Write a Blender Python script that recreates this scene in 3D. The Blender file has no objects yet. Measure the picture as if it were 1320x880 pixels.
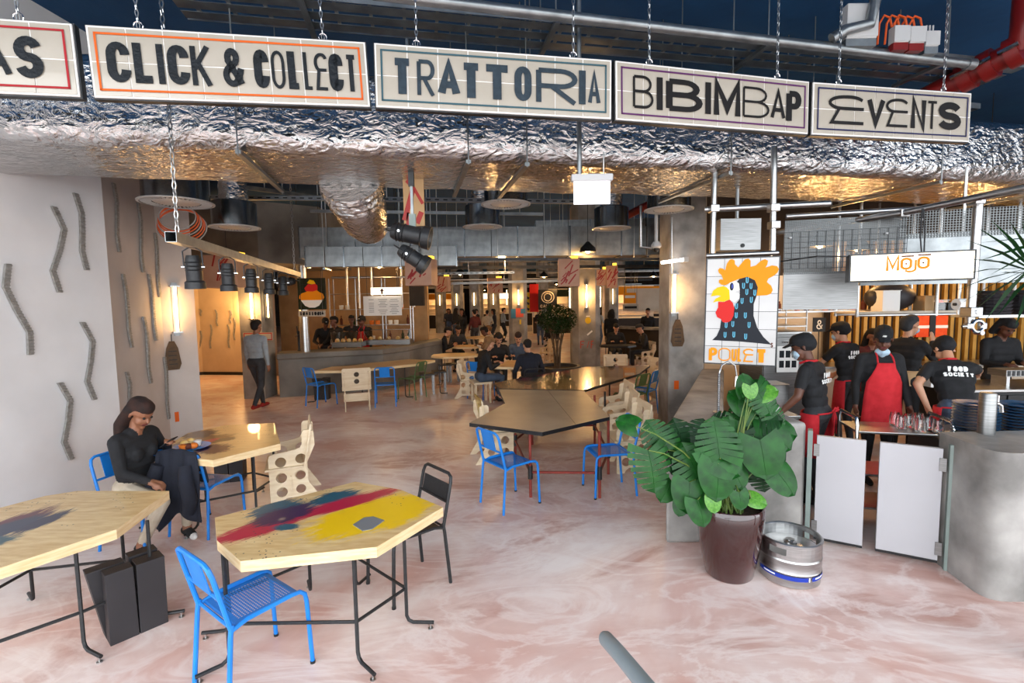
import bpy, bmesh, math, random
import numpy as np
from mathutils import Vector, Matrix
random.seed(7)
PI = math.pi
SC = bpy.context.scene
COL = SC.collection
# ------------------------------------------------------------------ camera (image taken as 1320x880)
CAM_H, FPX, PITCH, ROLL = 2.06, 630.0, math.radians(4.63), math.radians(-0.9)
_f = Vector((0, math.cos(PITCH), -math.sin(PITCH)))
_r0 = Vector((1, 0, 0)); _u0 = Vector((0, math.sin(PITCH), math.cos(PITCH)))
_R = _r0*math.cos(ROLL) + _u0*math.sin(ROLL)
_U = -_r0*math.sin(ROLL) + _u0*math.cos(ROLL)
CAMP = Vector((0, 0, CAM_H))
cd = bpy.data.cameras.new('camera'); cd.sensor_width = 36; cd.lens = FPX/1320*36; cd.clip_end = 300; cd.clip_start = .05
cam = bpy.data.objects.new('camera', cd); COL.objects.link(cam)
cam.matrix_world = Matrix(((_R.x, _U.x, -_f.x, 0), (_R.y, _U.y, -_f.y, 0), (_R.z, _U.z, -_f.z, CAM_H), (0, 0, 0, 1)))
SC.camera = cam
SC.view_settings.view_transform = 'Standard'; SC.view_settings.look = 'None'
SC.view_settings.gamma = 1; SC.view_settings.use_curve_mapping = False
SC.view_settings.exposure = 0.45
# ------------------------------------------------------------------ sky (daylight from the open side behind the camera)
w = bpy.data.worlds.new('sky'); SC.world = w; w.use_nodes = True
bg = w.node_tree.nodes['Background']; bg.inputs[0].default_value = (.90, .95, 1.0, 1); bg.inputs[1].default_value = 3.6
# ------------------------------------------------------------------ pixel helpers: a pixel gives a ray, a surface gives the distance
def ray(u, v): return (_f*FPX + _R*(u-660) - _U*(v-440)).normalized()
def G(u, v, z=0.0):
    d = ray(u, v); return CAMP + d*((z-CAM_H)/d.z)
def D(u, v, y):
    d = ray(u, v); return CAMP + d*(y/d.y)
def onplane(u, v, p0, n):
    d = ray(u, v); n = Vector(n); return CAMP + d*((Vector(p0)-CAMP).dot(n)/d.dot(n))
# ------------------------------------------------------------------ materials
MATS = {}
def nt(m): return m.node_tree.nodes, m.node_tree.links
def mat(name, c1, c2=None, scale=4, rough=.5, metal=0, bump=0, bscale=40, stretch=(1, 1, 1), detail=5, lo=.35, hi=.65,
        coat=0, emit=None, estr=0, trans=0, dist=0, spec=.5, alpha=1, gloss_var=0):
    m = bpy.data.materials.new(name); m.use_nodes = True; N, L = nt(m)
    b = N['Principled BSDF']
    b.inputs['Base Color'].default_value = (*c1, 1); b.inputs['Roughness'].default_value = rough
    b.inputs['Metallic'].default_value = metal; b.inputs['Specular IOR Level'].default_value = spec
    b.inputs['Coat Weight'].default_value = coat; b.inputs['Transmission Weight'].default_value = trans
    b.inputs['Alpha'].default_value = alpha
    if emit: b.inputs['Emission Color'].default_value = (*emit, 1); b.inputs['Emission Strength'].default_value = estr
    if c2 or bump or gloss_var:
        tc = N.new('ShaderNodeTexCoord'); mp = N.new('ShaderNodeMapping'); mp.inputs['Scale'].default_value = stretch
        L.new(tc.outputs['Object'], mp.inputs[0])
    if c2 or gloss_var:
        no = N.new('ShaderNodeTexNoise'); no.inputs['Scale'].default_value = scale; no.inputs['Detail'].default_value = detail
        no.inputs['Distortion'].default_value = dist
        L.new(mp.outputs[0], no.inputs['Vector'])
        rp = N.new('ShaderNodeValToRGB'); rp.color_ramp.elements[0].position = lo; rp.color_ramp.elements[1].position = hi
        rp.color_ramp.elements[0].color = (*c1, 1); rp.color_ramp.elements[1].color = (*(c2 or c1), 1)
        L.new(no.outputs[0], rp.inputs[0]); L.new(rp.outputs[0], b.inputs['Base Color'])
        if gloss_var:
            mr = N.new('ShaderNodeMapRange'); mr.inputs[3].default_value = max(0, rough-gloss_var); mr.inputs[4].default_value = rough+gloss_var
            L.new(no.outputs[0], mr.inputs[0]); L.new(mr.outputs[0], b.inputs['Roughness'])
    if bump:
        n2 = N.new('ShaderNodeTexNoise'); n2.inputs['Scale'].default_value = bscale; n2.inputs['Detail'].default_value = 4
        L.new(mp.outputs[0], n2.inputs['Vector'])
        bp = N.new('ShaderNodeBump'); bp.inputs['Strength'].default_value = bump; bp.inputs['Distance'].default_value = .02
        L.new(n2.outputs[0], bp.inputs['Height']); L.new(bp.outputs[0], b.inputs['Normal'])
    MATS[name] = m
    return m
def paint_mat(name, base1, base2, strokes, grain=(1.2, 14, 14), rough=.35, metal=0, coat=.3, gscale=3.5):
    """wood or metal top with brushed splashes of paint; strokes: cx, cy, angle, half length, half width, colour"""
    m = mat(name, base1, base2, scale=gscale, stretch=grain, rough=rough, metal=metal, coat=coat, lo=.3, hi=.7)
    N, L = nt(m); b = N['Principled BSDF']
    cur = b.inputs['Base Color'].links[0].from_socket
    tc = N.new('ShaderNodeTexCoord')
    for i, (cx, cy, ang, hl, hw, colr) in enumerate(strokes):
        mp = N.new('ShaderNodeMapping'); mp.vector_type = 'TEXTURE'
        mp.inputs['Location'].default_value = (cx, cy, 0); mp.inputs['Rotation'].default_value = (0, 0, ang); mp.inputs['Scale'].default_value = (hl, hw, 1)
        L.new(tc.outputs['Object'], mp.inputs[0])
        sx = N.new('ShaderNodeSeparateXYZ'); L.new(mp.outputs[0], sx.inputs[0])
        cb = N.new('ShaderNodeCombineXYZ'); L.new(sx.outputs[0], cb.inputs[0]); L.new(sx.outputs[1], cb.inputs[1])
        ln = N.new('ShaderNodeVectorMath'); ln.operation = 'LENGTH'; L.new(cb.outputs[0], ln.inputs[0])
        no = N.new('ShaderNodeTexNoise'); no.inputs['Scale'].default_value = 2.2; no.inputs['Detail'].default_value = 8; no.inputs['Roughness'].default_value = .7
        m2 = N.new('ShaderNodeMapping'); m2.inputs['Scale'].default_value = (1.0, 3.0, 1); m2.inputs['Location'].default_value = (i*3.7, i*1.3, 0)
        L.new(cb.outputs[0], m2.inputs[0]); L.new(m2.outputs[0], no.inputs['Vector'])
        ma = N.new('ShaderNodeMath'); ma.operation = 'MULTIPLY_ADD'; ma.inputs[1].default_value = 1.7; L.new(no.outputs[0], ma.inputs[0]); L.new(ln.outputs['Value'], ma.inputs[2])
        rp = N.new('ShaderNodeValToRGB'); rp.color_ramp.elements[0].position = .80; rp.color_ramp.elements[0].color = (1, 1, 1, 1)
        rp.color_ramp.elements[1].position = .93; rp.color_ramp.elements[1].color = (0, 0, 0, 1)
        mh = N.new('ShaderNodeMath'); mh.operation = 'MULTIPLY'; mh.inputs[1].default_value = .5; L.new(ma.outputs[0], mh.inputs[0])
        L.new(mh.outputs[0], rp.inputs[0])
        mx = N.new('ShaderNodeMix'); mx.data_type = 'RGBA'
        L.new(rp.outputs[0], mx.inputs[0]); L.new(cur, mx.inputs[6]); mx.inputs[7].default_value = (*colr, 1); cur = mx.outputs[2]
    vo = N.new('ShaderNodeTexVoronoi'); vo.inputs['Scale'].default_value = 34; L.new(tc.outputs['Object'], vo.inputs['Vector'])       # flecks of paint
    lt = N.new('ShaderNodeMath'); lt.operation = 'LESS_THAN'; lt.inputs[1].default_value = .16; L.new(vo.outputs['Distance'], lt.inputs[0])
    nz = N.new('ShaderNodeTexNoise'); nz.inputs['Scale'].default_value = 2.4; L.new(tc.outputs['Object'], nz.inputs['Vector'])
    g2 = N.new('ShaderNodeMath'); g2.operation = 'GREATER_THAN'; g2.inputs[1].default_value = .53; L.new(nz.outputs[0], g2.inputs[0])
    ml = N.new('ShaderNodeMath'); ml.operation = 'MULTIPLY'; L.new(lt.outputs[0], ml.inputs[0]); L.new(g2.outputs[0], ml.inputs[1])
    mx = N.new('ShaderNodeMix'); mx.data_type = 'RGBA'; L.new(ml.outputs[0], mx.inputs[0]); L.new(cur, mx.inputs[6]); mx.inputs[7].default_value = (.06, .05, .05, 1); cur = mx.outputs[2]
    L.new(cur, b.inputs['Base Color'])
    return m
def rgb(h):
    c = [int(h[i:i+2], 16)/255 for i in (0, 2, 4)]
    return tuple(x/12.92 if x <= .04045 else ((x+.055)/1.055)**2.4 for x in c)
# floor: poured pink resin with pale swirls
fm = mat('pink_resin', rgb('d8aea2'), rgb('f3e6e0'), scale=.55, rough=.33, detail=9, dist=1.6, lo=.36, hi=.6, gloss_var=.12, bump=.03, bscale=6)
def add_swirl():
    N, L = nt(fm); b = N['Principled BSDF']; src = b.inputs['Base Color'].links[0].from_socket
    tc = N.new('ShaderNodeTexCoord')
    no = N.new('ShaderNodeTexNoise'); no.inputs['Scale'].default_value = .35; no.inputs['Detail'].default_value = 10; no.inputs['Distortion'].default_value = 3.2; no.inputs['Roughness'].default_value = .62
    mp = N.new('ShaderNodeMapping'); mp.inputs['Scale'].default_value = (.8, 1.6, 1); mp.inputs['Rotation'].default_value = (0, 0, .35)
    L.new(tc.outputs['Object'], mp.inputs[0]); L.new(mp.outputs[0], no.inputs['Vector'])
    rp = N.new('ShaderNodeValToRGB'); e = rp.color_ramp.elements; e[0].position = .40; e[0].color = (0, 0, 0, 1); e[1].position = .66; e[1].color = (.8, .8, .8, 1)
    x = rp.color_ramp.elements.new(.50); x.color = (.22, .22, .22, 1); y = rp.color_ramp.elements.new(.53); y.color = (.06, .06, .06, 1)
    L.new(no.outputs[0], rp.inputs[0])
    mx = N.new('ShaderNodeMix'); mx.data_type = 'RGBA'; L.new(rp.outputs[0], mx.inputs[0]); L.new(src, mx.inputs[6]); mx.inputs[7].default_value = (*rgb('b98575'), 1)
    n3 = N.new('ShaderNodeTexNoise'); n3.inputs['Scale'].default_value = .8; n3.inputs['Detail'].default_value = 11; n3.inputs['Roughness'].default_value = .6; n3.inputs['Distortion'].default_value = 2.2       # pale veins
    L.new(mp.outputs[0], n3.inputs['Vector'])
    r3 = N.new('ShaderNodeValToRGB'); e = r3.color_ramp.elements; e[0].position = .455; e[0].color = (0, 0, 0, 1); e[1].position = .545; e[1].color = (0, 0, 0, 1); k = e.new(.50); k.color = (.42, .42, .42, 1)
    L.new(n3.outputs[0], r3.inputs[0])
    m3 = N.new('ShaderNodeMix'); m3.data_type = 'RGBA'; L.new(r3.outputs[0], m3.inputs[0]); L.new(mx.outputs[2], m3.inputs[6]); m3.inputs[7].default_value = (*rgb('f6ebe6'), 1)
    L.new(m3.outputs[2], b.inputs['Base Color'])
add_swirl()
mat('white_wall', rgb('dedddd'), rgb('e6e5e5'), scale=2, rough=.7, bump=.04, bscale=18)
mat('plaster', rgb('b7aca4'), rgb('c3b9b2'), scale=2, rough=.8, bump=.08, bscale=20)
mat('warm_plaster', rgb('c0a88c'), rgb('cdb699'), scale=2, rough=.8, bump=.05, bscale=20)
mat('concrete', rgb('77736d'), rgb('a29d96'), scale=2.2, rough=.75, bump=.15, bscale=14, detail=9)
mat('concrete_pale', rgb('6f6c68'), rgb('a9a5a0'), scale=2.4, rough=.6, bump=.1, bscale=10, detail=9)
mat('concrete_dark', rgb('5a544c'), rgb('7c756b'), scale=1.5, rough=.6, bump=.1, bscale=10, detail=9)
mat('blue_slab', rgb('154a78'), rgb('1a5586'), scale=1.2, rough=.85, bump=.3, bscale=9)
mat('dark_wall', rgb('2e2620'), rgb('3d332a'), scale=2, rough=.9)
mat('galvanised', rgb('85898a'), rgb('9da1a2'), scale=7, rough=.38, metal=.9, detail=8)
mat('galvanised_dark', rgb('7c8286'), rgb('90969a'), scale=6, rough=.2, metal=1)
mat('steel', rgb('b0b0af'), rgb('bfbfbe'), scale=9, rough=.3, metal=1, stretch=(1, 1, 8))
mat('brushed_steel', rgb('7f7f7e'), rgb('959594'), scale=5, rough=.38, metal=1, stretch=(1, 1, 30))
mat('chrome', rgb('cfcfcf'), rough=.12, metal=1)
mat('dark_steel', rgb('3a3b3c'), rgb('4a4b4c'), scale=9, rough=.45, metal=.8)
mat('foil', rgb('c4c4c4'), rgb('d8d6d4'), scale=6, rough=.17, metal=1)
mat('black_metal', rgb('17181a'), rgb('222325'), scale=40, rough=.45, bump=.15, bscale=120)
mat('black', rgb('111113'), rough=.5)
mat('black_plastic', rgb('232124'), rgb('2b282b'), scale=3, rough=.5)
mat('blue_paint', rgb('0f76cf'), rgb('1a80d6'), scale=6, rough=.4)
mat('green_paint', rgb('47643a'), rgb('55724a'), scale=6, rough=.4)
mat('red_paint', rgb('6a0f0d'), rgb('7a1411'), scale=5, rough=.35)
mat('rust_red', rgb('7c2a20'), rgb('8d3527'), scale=8, rough=.5)
mat('plywood', rgb('d9c29f'), rgb('e6d4b6'), scale=3, rough=.6, stretch=(1, 1, 9))
mat('pine', rgb('cfa670'), rgb('e2c28e'), scale=3.5, rough=.45, stretch=(1.2, 14, 14))
mat('pine_edge', rgb('dcbb88'), rgb('ead2a6'), scale=4, rough=.5, stretch=(2, 2, 14))
mat('zinc', rgb('7d776d'), rgb('968f84'), scale=2.2, rough=.4, metal=.25, detail=9, gloss_var=.08)
mat('white_print', rgb('efeeea'), rough=.4)
mat('cream_tile', rgb('aea595'), rgb('b9b0a1'), scale=3, rough=.18, coat=.5, bump=.03, bscale=9)
mat('grout', rgb('e6e3dd'), rough=.8)
mat('white_tile', rgb('bcb9b6'), rgb('c6c3c0'), scale=3, rough=.18, coat=.5, bump=.03, bscale=9)
mat('ink', rgb('15181b'), rgb('1f2327'), scale=22, rough=.4, bump=.2, bscale=60, spec=.2)
mat('ink_slate', rgb('2a353d'), rgb('344049'), scale=22, rough=.4, bump=.15, bscale=60, spec=.2)
mat('ink_brown', rgb('1a1716'), rough=.45, spec=.2)
for n_, c_ in (('line_red', 'a5252c'), ('line_orange', 'd95f1c'), ('line_teal', '3a5a63'), ('line_purple', '5a2a5c'), ('line_navy', '23264f'),
               ('orange', 'f0930f'), ('yellow', 'f4c410'), ('comb_red', 'd42a26'), ('hen_black', '22252c'), ('hen_blue', '5fa9c4'), ('brown', '5c2f22'),
               ('eye_white', 'f4f1ec'), ('warm_orange', 'e08a1e')):
    mat(n_, rgb(c_), rough=.55, spec=.2)
def emis(name, c, s): return mat(name, c, rough=.5, emit=c, estr=s)
emis('tube_glow', (1, .66, .28), 10); emis('tube_white', (1, .98, .95), 7); emis('box_glow', (1, .88, .68), 1.25); emis('box_orange', (1, .55, .05), 1.6)
emis('exit_glow', (.93, .92, 1), .55); emis('bulb_glow', (1, .68, .3), 30); emis('spot_glow', (1, .75, .4), 3); emis('red_glow', (1, .12, .03), 1.2)
mat('glass', (1, 1, 1), rough=.03, trans=1); mat('amber_glass', (1, .85, .6), rough=.1, trans=1)
mat('leaf', rgb('0a3a0d'), rgb('185515'), scale=3, rough=.42, spec=.3); mat('leaf_light', rgb('3c7420'), rgb('5c9430'), scale=6, rough=.35); mat('leaf_dark', rgb('0c2a0f'), rgb('16401a'), scale=5, rough=.5, spec=.25)
mat('stem_green', rgb('4b6b2c'), rgb('6d7f3a'), scale=8, rough=.5); mat('bark', rgb('4a3826'), rgb('5d4831'), scale=14, rough=.8); mat('soil', rgb('2a1d14'), rgb('3b2a1e'), scale=30, rough=.95, bump=.4)
mat('glaze', rgb('2c0f0d'), rgb('3b1512'), scale=3, rough=.12, coat=.8)
mat('skin_dark', rgb('5a3626'), rgb('6a4130'), scale=6, rough=.5); mat('skin_brown', rgb('8a5a40'), rgb('96644a'), scale=6, rough=.5); mat('skin_light', rgb('c08a6a'), rgb('cb9a7c'), scale=6, rough=.5)
mat('lip', rgb('6d3330'), rough=.4)
for n_, c_, d_ in (('cloth_black', '141416', '1d1d20'), ('cloth_navy', '10131f', '171b29'), ('cloth_grey', '8e979c', '9aa3a8'), ('cloth_white', 'd8d4cc', 'e2ded6'), ('cloth_beige', 'b3a48f', 'c2b5a1'),
                   ('cloth_red', 'bf1a22', 'cf2630'), ('cloth_denim', '3a4656', '475468'), ('cloth_charcoal', '2a2b2e', '36373a'), ('cloth_green', '12231c', '1a2f26'), ('cloth_orange', 'e0481a', 'ec5a26'),
                   ('hair_black', '0d0a09', '1a1310'), ('hair_brown', '180d0a', '32190f'), ('hair_fair', '6b4a2c', '8a643e'), ('cap_black', '121316', '1b1c20'), ('mask_blue', 'a7c3d6', 'b9d2e2'), ('shoe_black', '18181a', '222224'),
                   ('shoe_red', '8c1a16', 'a02420'), ('shoe_white', 'd8d5cf', 'e4e1db'), ('cloth_darkred', '4a1614', '5a1c1a')):
    mat(n_, rgb(c_), rgb(d_), scale=12, rough=.85, bump=.1, bscale=60)
mat('slat_gold', rgb('a87a32'), rgb('c99a48'), scale=3, rough=.4, metal=.3); mat('slat_dark', rgb('2c2117'), rough=.7)
mat('plate_blue', rgb('1c4a70'), rgb('26597f'), scale=6, rough=.3)
mat('door_white', rgb('aeacaf'), rgb('b5b3b6'), scale=1.2, rough=.45)
mat('post_sage', rgb('7d8a84'), rgb('87948e'), scale=3, rough=.5)
mat('board_pale', rgb('cbbda8'), rgb('d8ccb9'), scale=2, rough=.7)
mat('copper_cable', rgb('d2571e'), rough=.45); mat('grey_cable', rgb('98928c'), rough=.5)
mat('plastic_white', rgb('bdbdbc'), rough=.4); mat('blue_label', rgb('17349c'), rough=.35); mat('rebar', rgb('8b8883'), rgb('a5a29d'), scale=30, rough=.7, metal=.3, bump=.4, bscale=60)
mat('splash_box', rgb('b98d74'), rgb('c69c83'), scale=3, rough=.6); mat('splash_red', rgb('a3241c'), rough=.5)
mat('food_yellow', rgb('e2b24a'), rgb('eed29a'), scale=14, rough=.5); mat('food_orange', rgb('d9731f'), rough=.5)
mat('cardboard', rgb('b08d63'), rgb('c09d72'), scale=3, rough=.8); mat('hex_grey', rgb('73777b'), rough=.5); mat('rail_grey', rgb('6f7b80'), rgb('7c888d'), scale=4, rough=.4)
mat('spray_yellow', rgb('d8b21c'), rough=.7); mat('spray_pink', rgb('c2503e'), rough=.7); mat('spray_blue', rgb('2c6a8f'), rough=.7)
def crumple():      # crinkled aluminium wrap: facets from two voronoi layers
    m = MATS['foil']; N, L = nt(m); b = N['Principled BSDF']
    tc = N.new('ShaderNodeTexCoord'); mp = N.new('ShaderNodeMapping'); mp.inputs['Scale'].default_value = (1, 1.6, 1.7); L.new(tc.outputs['Object'], mp.inputs[0])
    n0 = N.new('ShaderNodeTexNoise'); n0.inputs['Scale'].default_value = 7; n0.inputs['Detail'].default_value = 4; n0.inputs['Roughness'].default_value = .5; n0.inputs['Distortion'].default_value = 1.3; L.new(mp.outputs[0], n0.inputs['Vector'])
    vo = N.new('ShaderNodeTexVoronoi'); vo.inputs['Scale'].default_value = 18; L.new(mp.outputs[0], vo.inputs['Vector'])
    ad = N.new('ShaderNodeMath'); ad.operation = 'MULTIPLY_ADD'; ad.inputs[1].default_value = .20; L.new(vo.outputs['Distance'], ad.inputs[0]); L.new(n0.outputs[0], ad.inputs[2])
    bp = N.new('ShaderNodeBump'); bp.inputs['Strength'].default_value = .6; bp.inputs['Distance'].default_value = .055
    L.new(ad.outputs[0], bp.inputs['Height']); L.new(bp.outputs[0], b.inputs['Normal'])
crumple()
# ------------------------------------------------------------------ mesh builder
def V(*a): return Vector(a)
def rotz(a): return Matrix.Rotation(a, 3, 'Z')
class MB:
    def __init__(s): s.v = []; s.f = []; s.m = []; s.mi = 0; s.T = None
    def add(s, vs, fs):
        o = len(s.v)
        s.v += [tuple(s.T @ Vector(p)) if s.T else tuple(p) for p in vs]
        s.f += [tuple(i+o for i in f) for f in fs]; s.m += [s.mi]*len(fs); return s
    def box(s, c, d, R=None):
        hx, hy, hz = d[0]/2, d[1]/2, d[2]/2
        p = [Vector((x*hx, y*hy, z*hz)) for z in (-1, 1) for y in (-1, 1) for x in (-1, 1)]
        if R is not None: p = [R @ q for q in p]
        p = [q+Vector(c) for q in p]
        return s.add(p, [(0, 2, 3, 1), (4, 5, 7, 6), (0, 1, 5, 4), (2, 6, 7, 3), (0, 4, 6, 2), (1, 3, 7, 5)])
    def bx(s, x0, x1, y0, y1, z0, z1): return s.box(((x0+x1)/2, (y0+y1)/2, (z0+z1)/2), (abs(x1-x0), abs(y1-y0), abs(z1-z0)))
    def tube(s, pts, r, n=8, cap=True, closed=False):
        pts = [Vector(p) for p in pts]; k = len(pts); rs = r if isinstance(r, (list, tuple)) else [r]*k
        vs = []; up = None
        for i, p in enumerate(pts):
            a = pts[(i-1) % k] if (i > 0 or closed) else p
            b = pts[(i+1) % k] if (i < k-1 or closed) else p
            t = (b-a)
            t = t.normalized() if t.length > 1e-9 else Vector((0, 0, 1))
            if up is None: up = Vector((0, 0, 1)) if abs(t.z) < .9 else Vector((1, 0, 0))
            x = t.cross(up)
            if x.length < 1e-6: x = t.cross(Vector((0, 1, 0)))
            x.normalize(); y = x.cross(t).normalized(); up = y
            for j in range(n):
                an = 2*PI*j/n+PI/n
                vs.append(p+(x*math.cos(an)+y*math.sin(an))*rs[i])
        fs = []
        for i in range(k if closed else k-1):
            i2 = (i+1) % k
            for j in range(n): fs.append((i*n+j, i*n+(j+1) % n, i2*n+(j+1) % n, i2*n+j))
        if cap and not closed: fs += [tuple(range(n))[::-1], tuple((k-1)*n+j for j in range(n))]
        return s.add(vs, fs)
    def bar(s, a, b, r, n=8): return s.tube([a, b], r, n)
    def sbar(s, a, b, wx, wz):      # rectangular bar
        a = Vector(a); b = Vector(b); t = (b-a).normalized(); up = Vector((0, 0, 1)) if abs(t.z) < .95 else Vector((0, 1, 0))
        x = t.cross(up).normalized()*wx/2; y = x.cross(t).normalized()*wz/2
        return s.add([a-x-y, a+x-y, a+x+y, a-x+y, b-x-y, b+x-y, b+x+y, b-x+y], [(0, 3, 2, 1), (4, 5, 6, 7), (0, 1, 5, 4), (1, 2, 6, 5), (2, 3, 7, 6), (3, 0, 4, 7)])
    def lathe(s, prof, n=24, c=(0, 0, 0), capb=True, capt=True):
        vs = []; k = len(prof); c = Vector(c)
        for r, z in prof:
            for j in range(n): vs.append(c+Vector((r*math.cos(2*PI*j/n), r*math.sin(2*PI*j/n), z)))
        fs = [(i*n+j, i*n+(j+1) % n, (i+1)*n+(j+1) % n, (i+1)*n+j) for i in range(k-1) for j in range(n)]
        if capb: fs.append(tuple(range(n))[::-1])
        if capt: fs.append(tuple((k-1)*n+j for j in range(n)))
        return s.add(vs, fs)
    def prism(s, poly, z0, z1):
        n = len(poly); ar = sum(poly[i][0]*poly[(i+1) % n][1]-poly[(i+1) % n][0]*poly[i][1] for i in range(n))
        if ar < 0: poly = poly[::-1]
        vs = [(p[0], p[1], z0) for p in poly]+[(p[0], p[1], z1) for p in poly]
        return s.add(vs, [tuple(range(n))[::-1], tuple(range(n, 2*n))]+[(i, (i+1) % n, (i+1) % n+n, i+n) for i in range(n)])
    def ball(s, c, r, nu=12, nv=8, sc=(1, 1, 1), R=None):
        vs = []; c = Vector(c)
        for i in range(nv+1):
            th = PI*i/nv
            for j in range(nu):
                q = Vector((sc[0]*r*math.sin(th)*math.cos(2*PI*j/nu), sc[1]*r*math.sin(th)*math.sin(2*PI*j/nu), sc[2]*r*math.cos(th)))
                if R is not None: q = R @ q
                vs.append(c+q)
        return s.add(vs, [(i*nu+j, (i+1)*nu+j, (i+1)*nu+(j+1) % nu, i*nu+(j+1) % nu) for i in range(nv) for j in range(nu)])
    def mesh(s, name, mats, smooth=False):
        me = bpy.data.meshes.new(name); me.from_pydata(s.v, [], s.f)
        for m in (mats if isinstance(mats, (list, tuple)) else [mats]): me.materials.append(MATS[m])
        if len(me.materials) > 1: me.polygons.foreach_set('material_index', s.m)
        if smooth: me.polygons.foreach_set('use_smooth', [True]*len(me.polygons)); me.set_sharp_from_angle(angle=math.radians(40))
        me.update(); return me
    def build(s, name, mats, parent=None, loc=(0, 0, 0), rz=0, smooth=False, bevel=0):
        o = bpy.data.objects.new(name, s.mesh(name, mats, smooth)); COL.objects.link(o)
        o.parent = parent; o.location = loc; o.rotation_euler = (0, 0, rz)
        if bevel:
            md = o.modifiers.new('bevel', 'BEVEL'); md.width = bevel; md.segments = 2; md.limit_method = 'ANGLE'; md.angle_limit = math.radians(50)
        return o
def tag(o, label, cat, group=None):
    o['label'] = label; o['category'] = cat
    if group: o['group'] = group
    return o
def thing(name, label, cat, loc=(0, 0, 0), rz=0, group=None):
    o = bpy.data.objects.new(name, None); o.empty_display_size = .1; COL.objects.link(o); o.location = loc; o.rotation_euler = (0, 0, rz)
    return tag(o, label, cat, group)
def struct(o): o['kind'] = 'structure'; return o
def link(name, me, parent=None, loc=(0, 0, 0), rz=0):
    o = bpy.data.objects.new(name, me); COL.objects.link(o); o.parent = parent; o.location = loc; o.rotation_euler = (0, 0, rz); return o
def dup(root, loc, rz, label=None, group=None):
    r = root.copy(); COL.objects.link(r); r.location = loc; r.rotation_euler = (0, 0, rz)
    if label: r['label'] = label
    if group: r['group'] = group
    for ch in list(root.children):
        c = ch.copy(); COL.objects.link(c); c.parent = r
        for g in ch.children:
            d = g.copy(); COL.objects.link(d); d.parent = c
    return r
def lamp(parent, kind, energy, colr, loc, size=.1, spot=None, rot=None):
    l = bpy.data.lights.new('glow', kind); l.energy = energy; l.color = colr
    if kind == 'AREA': l.size = size
    else: l.shadow_soft_size = size
    if spot: l.spot_size = spot; l.spot_blend = .6
    o = bpy.data.objects.new('lamp_light', l); COL.objects.link(o); o.parent = parent; o.location = loc
    if rot: o.rotation_euler = rot
    return o
WARM = (1, .55, .2)
# ================================================================== lettering (flat strokes)
def arc(cx, cy, rx, ry, a0, a1, n=10): return [(cx+rx*math.cos(math.radians(a0+(a1-a0)*i/n)), cy+ry*math.sin(math.radians(a0+(a1-a0)*i/n))) for i in range(n+1)]
_C = arc(.5, .72, .5, .28, 0, 180)+arc(.5, .28, .5, .28, 180, 360)
GL = {'C': [_C], 'O': [_C+[_C[0]]], 'L': [[(0, 1), (0, 0), (1, 0)]], 'I': [[(.5, 1), (.5, 0)]], 'K': [[(0, 1), (0, 0)], [(1, 1), (.05, .42)], [(.3, .58), (1, 0)]],
      'T': [[(0, 1), (1, 1)], [(.5, 1), (.5, 0)]], 'A': [[(0, 0), (.5, 1), (1, 0)], [(.17, .3), (.83, .3)]], 'V': [[(0, 1), (.5, 0), (1, 1)]], 'N': [[(0, 0), (0, 1), (1, 0), (1, 1)]],
      'M': [[(0, 0), (0, 1), (.5, .15), (1, 1), (1, 0)]], 'P': [[(0, 0), (0, 1)], [(0, 1), (.55, 1)]+arc(.55, .74, .45, .26, 90, -90)+[(0, .48)]],
      'R': [[(0, 0), (0, 1)], [(0, 1), (.6, 1)]+arc(.6, .74, .4, .26, 90, -90)+[(.05, .48)], [(.35, .48), (1, 0)]],
      'B': [[(0, 1), (0, 0)], [(0, 1), (.5, 1)]+arc(.5, .76, .4, .24, 90, -90)+[(0, .52)], [(0, .52), (.55, .52)]+arc(.55, .26, .45, .26, 90, -90)+[(0, 0)]],
      'S': [arc(.5, .75, .48, .25, 15, 270, 14)+arc(.5, .25, .5, .25, 90, -165, 14)], 'E': [arc(.62, .76, .38, .24, 30, 90, 5)+arc(.5, .76, .5, .24, 90, 235, 10)+[(.35, .55), (1, .55)], [(.28, .55), (.06, 0), (1, 0)]],
      'e': [[(1, 1), (0, 1), (0, 0), (1, 0)], [(0, .5), (.85, .5)]], 'U': [[(0, 1), (0, .3)]+arc(.5, .3, .5, .3, 180, 360)+[(1, 1)]], 'D': [[(0, 0), (0, 1), (.4, 1)]+arc(.4, .5, .6, .5, 90, -90)+[(0, 0)]],
      'F': [[(1, 1), (0, 1), (0, 0)], [(0, .52), (.8, .52)]], 'Y': [[(0, 1), (.5, .5), (1, 1)], [(.5, .5), (.5, 0)]], 'J': [[(1, 1), (1, .25)]+arc(.5, .25, .5, .25, 0, -150)],
      '&': [[(1, 0), (.18, .70)]+arc(.45, .80, .28, .2, 200, -20, 12)+[(.66, .66), (.22, .46)]+arc(.42, .26, .42, .26, 120, 300, 12)+[(.85, .2), (1, .48)]], '/': [[(0, 0), (1, 1)]], '-': [[(0, .5), (1, .5)]]}
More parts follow.
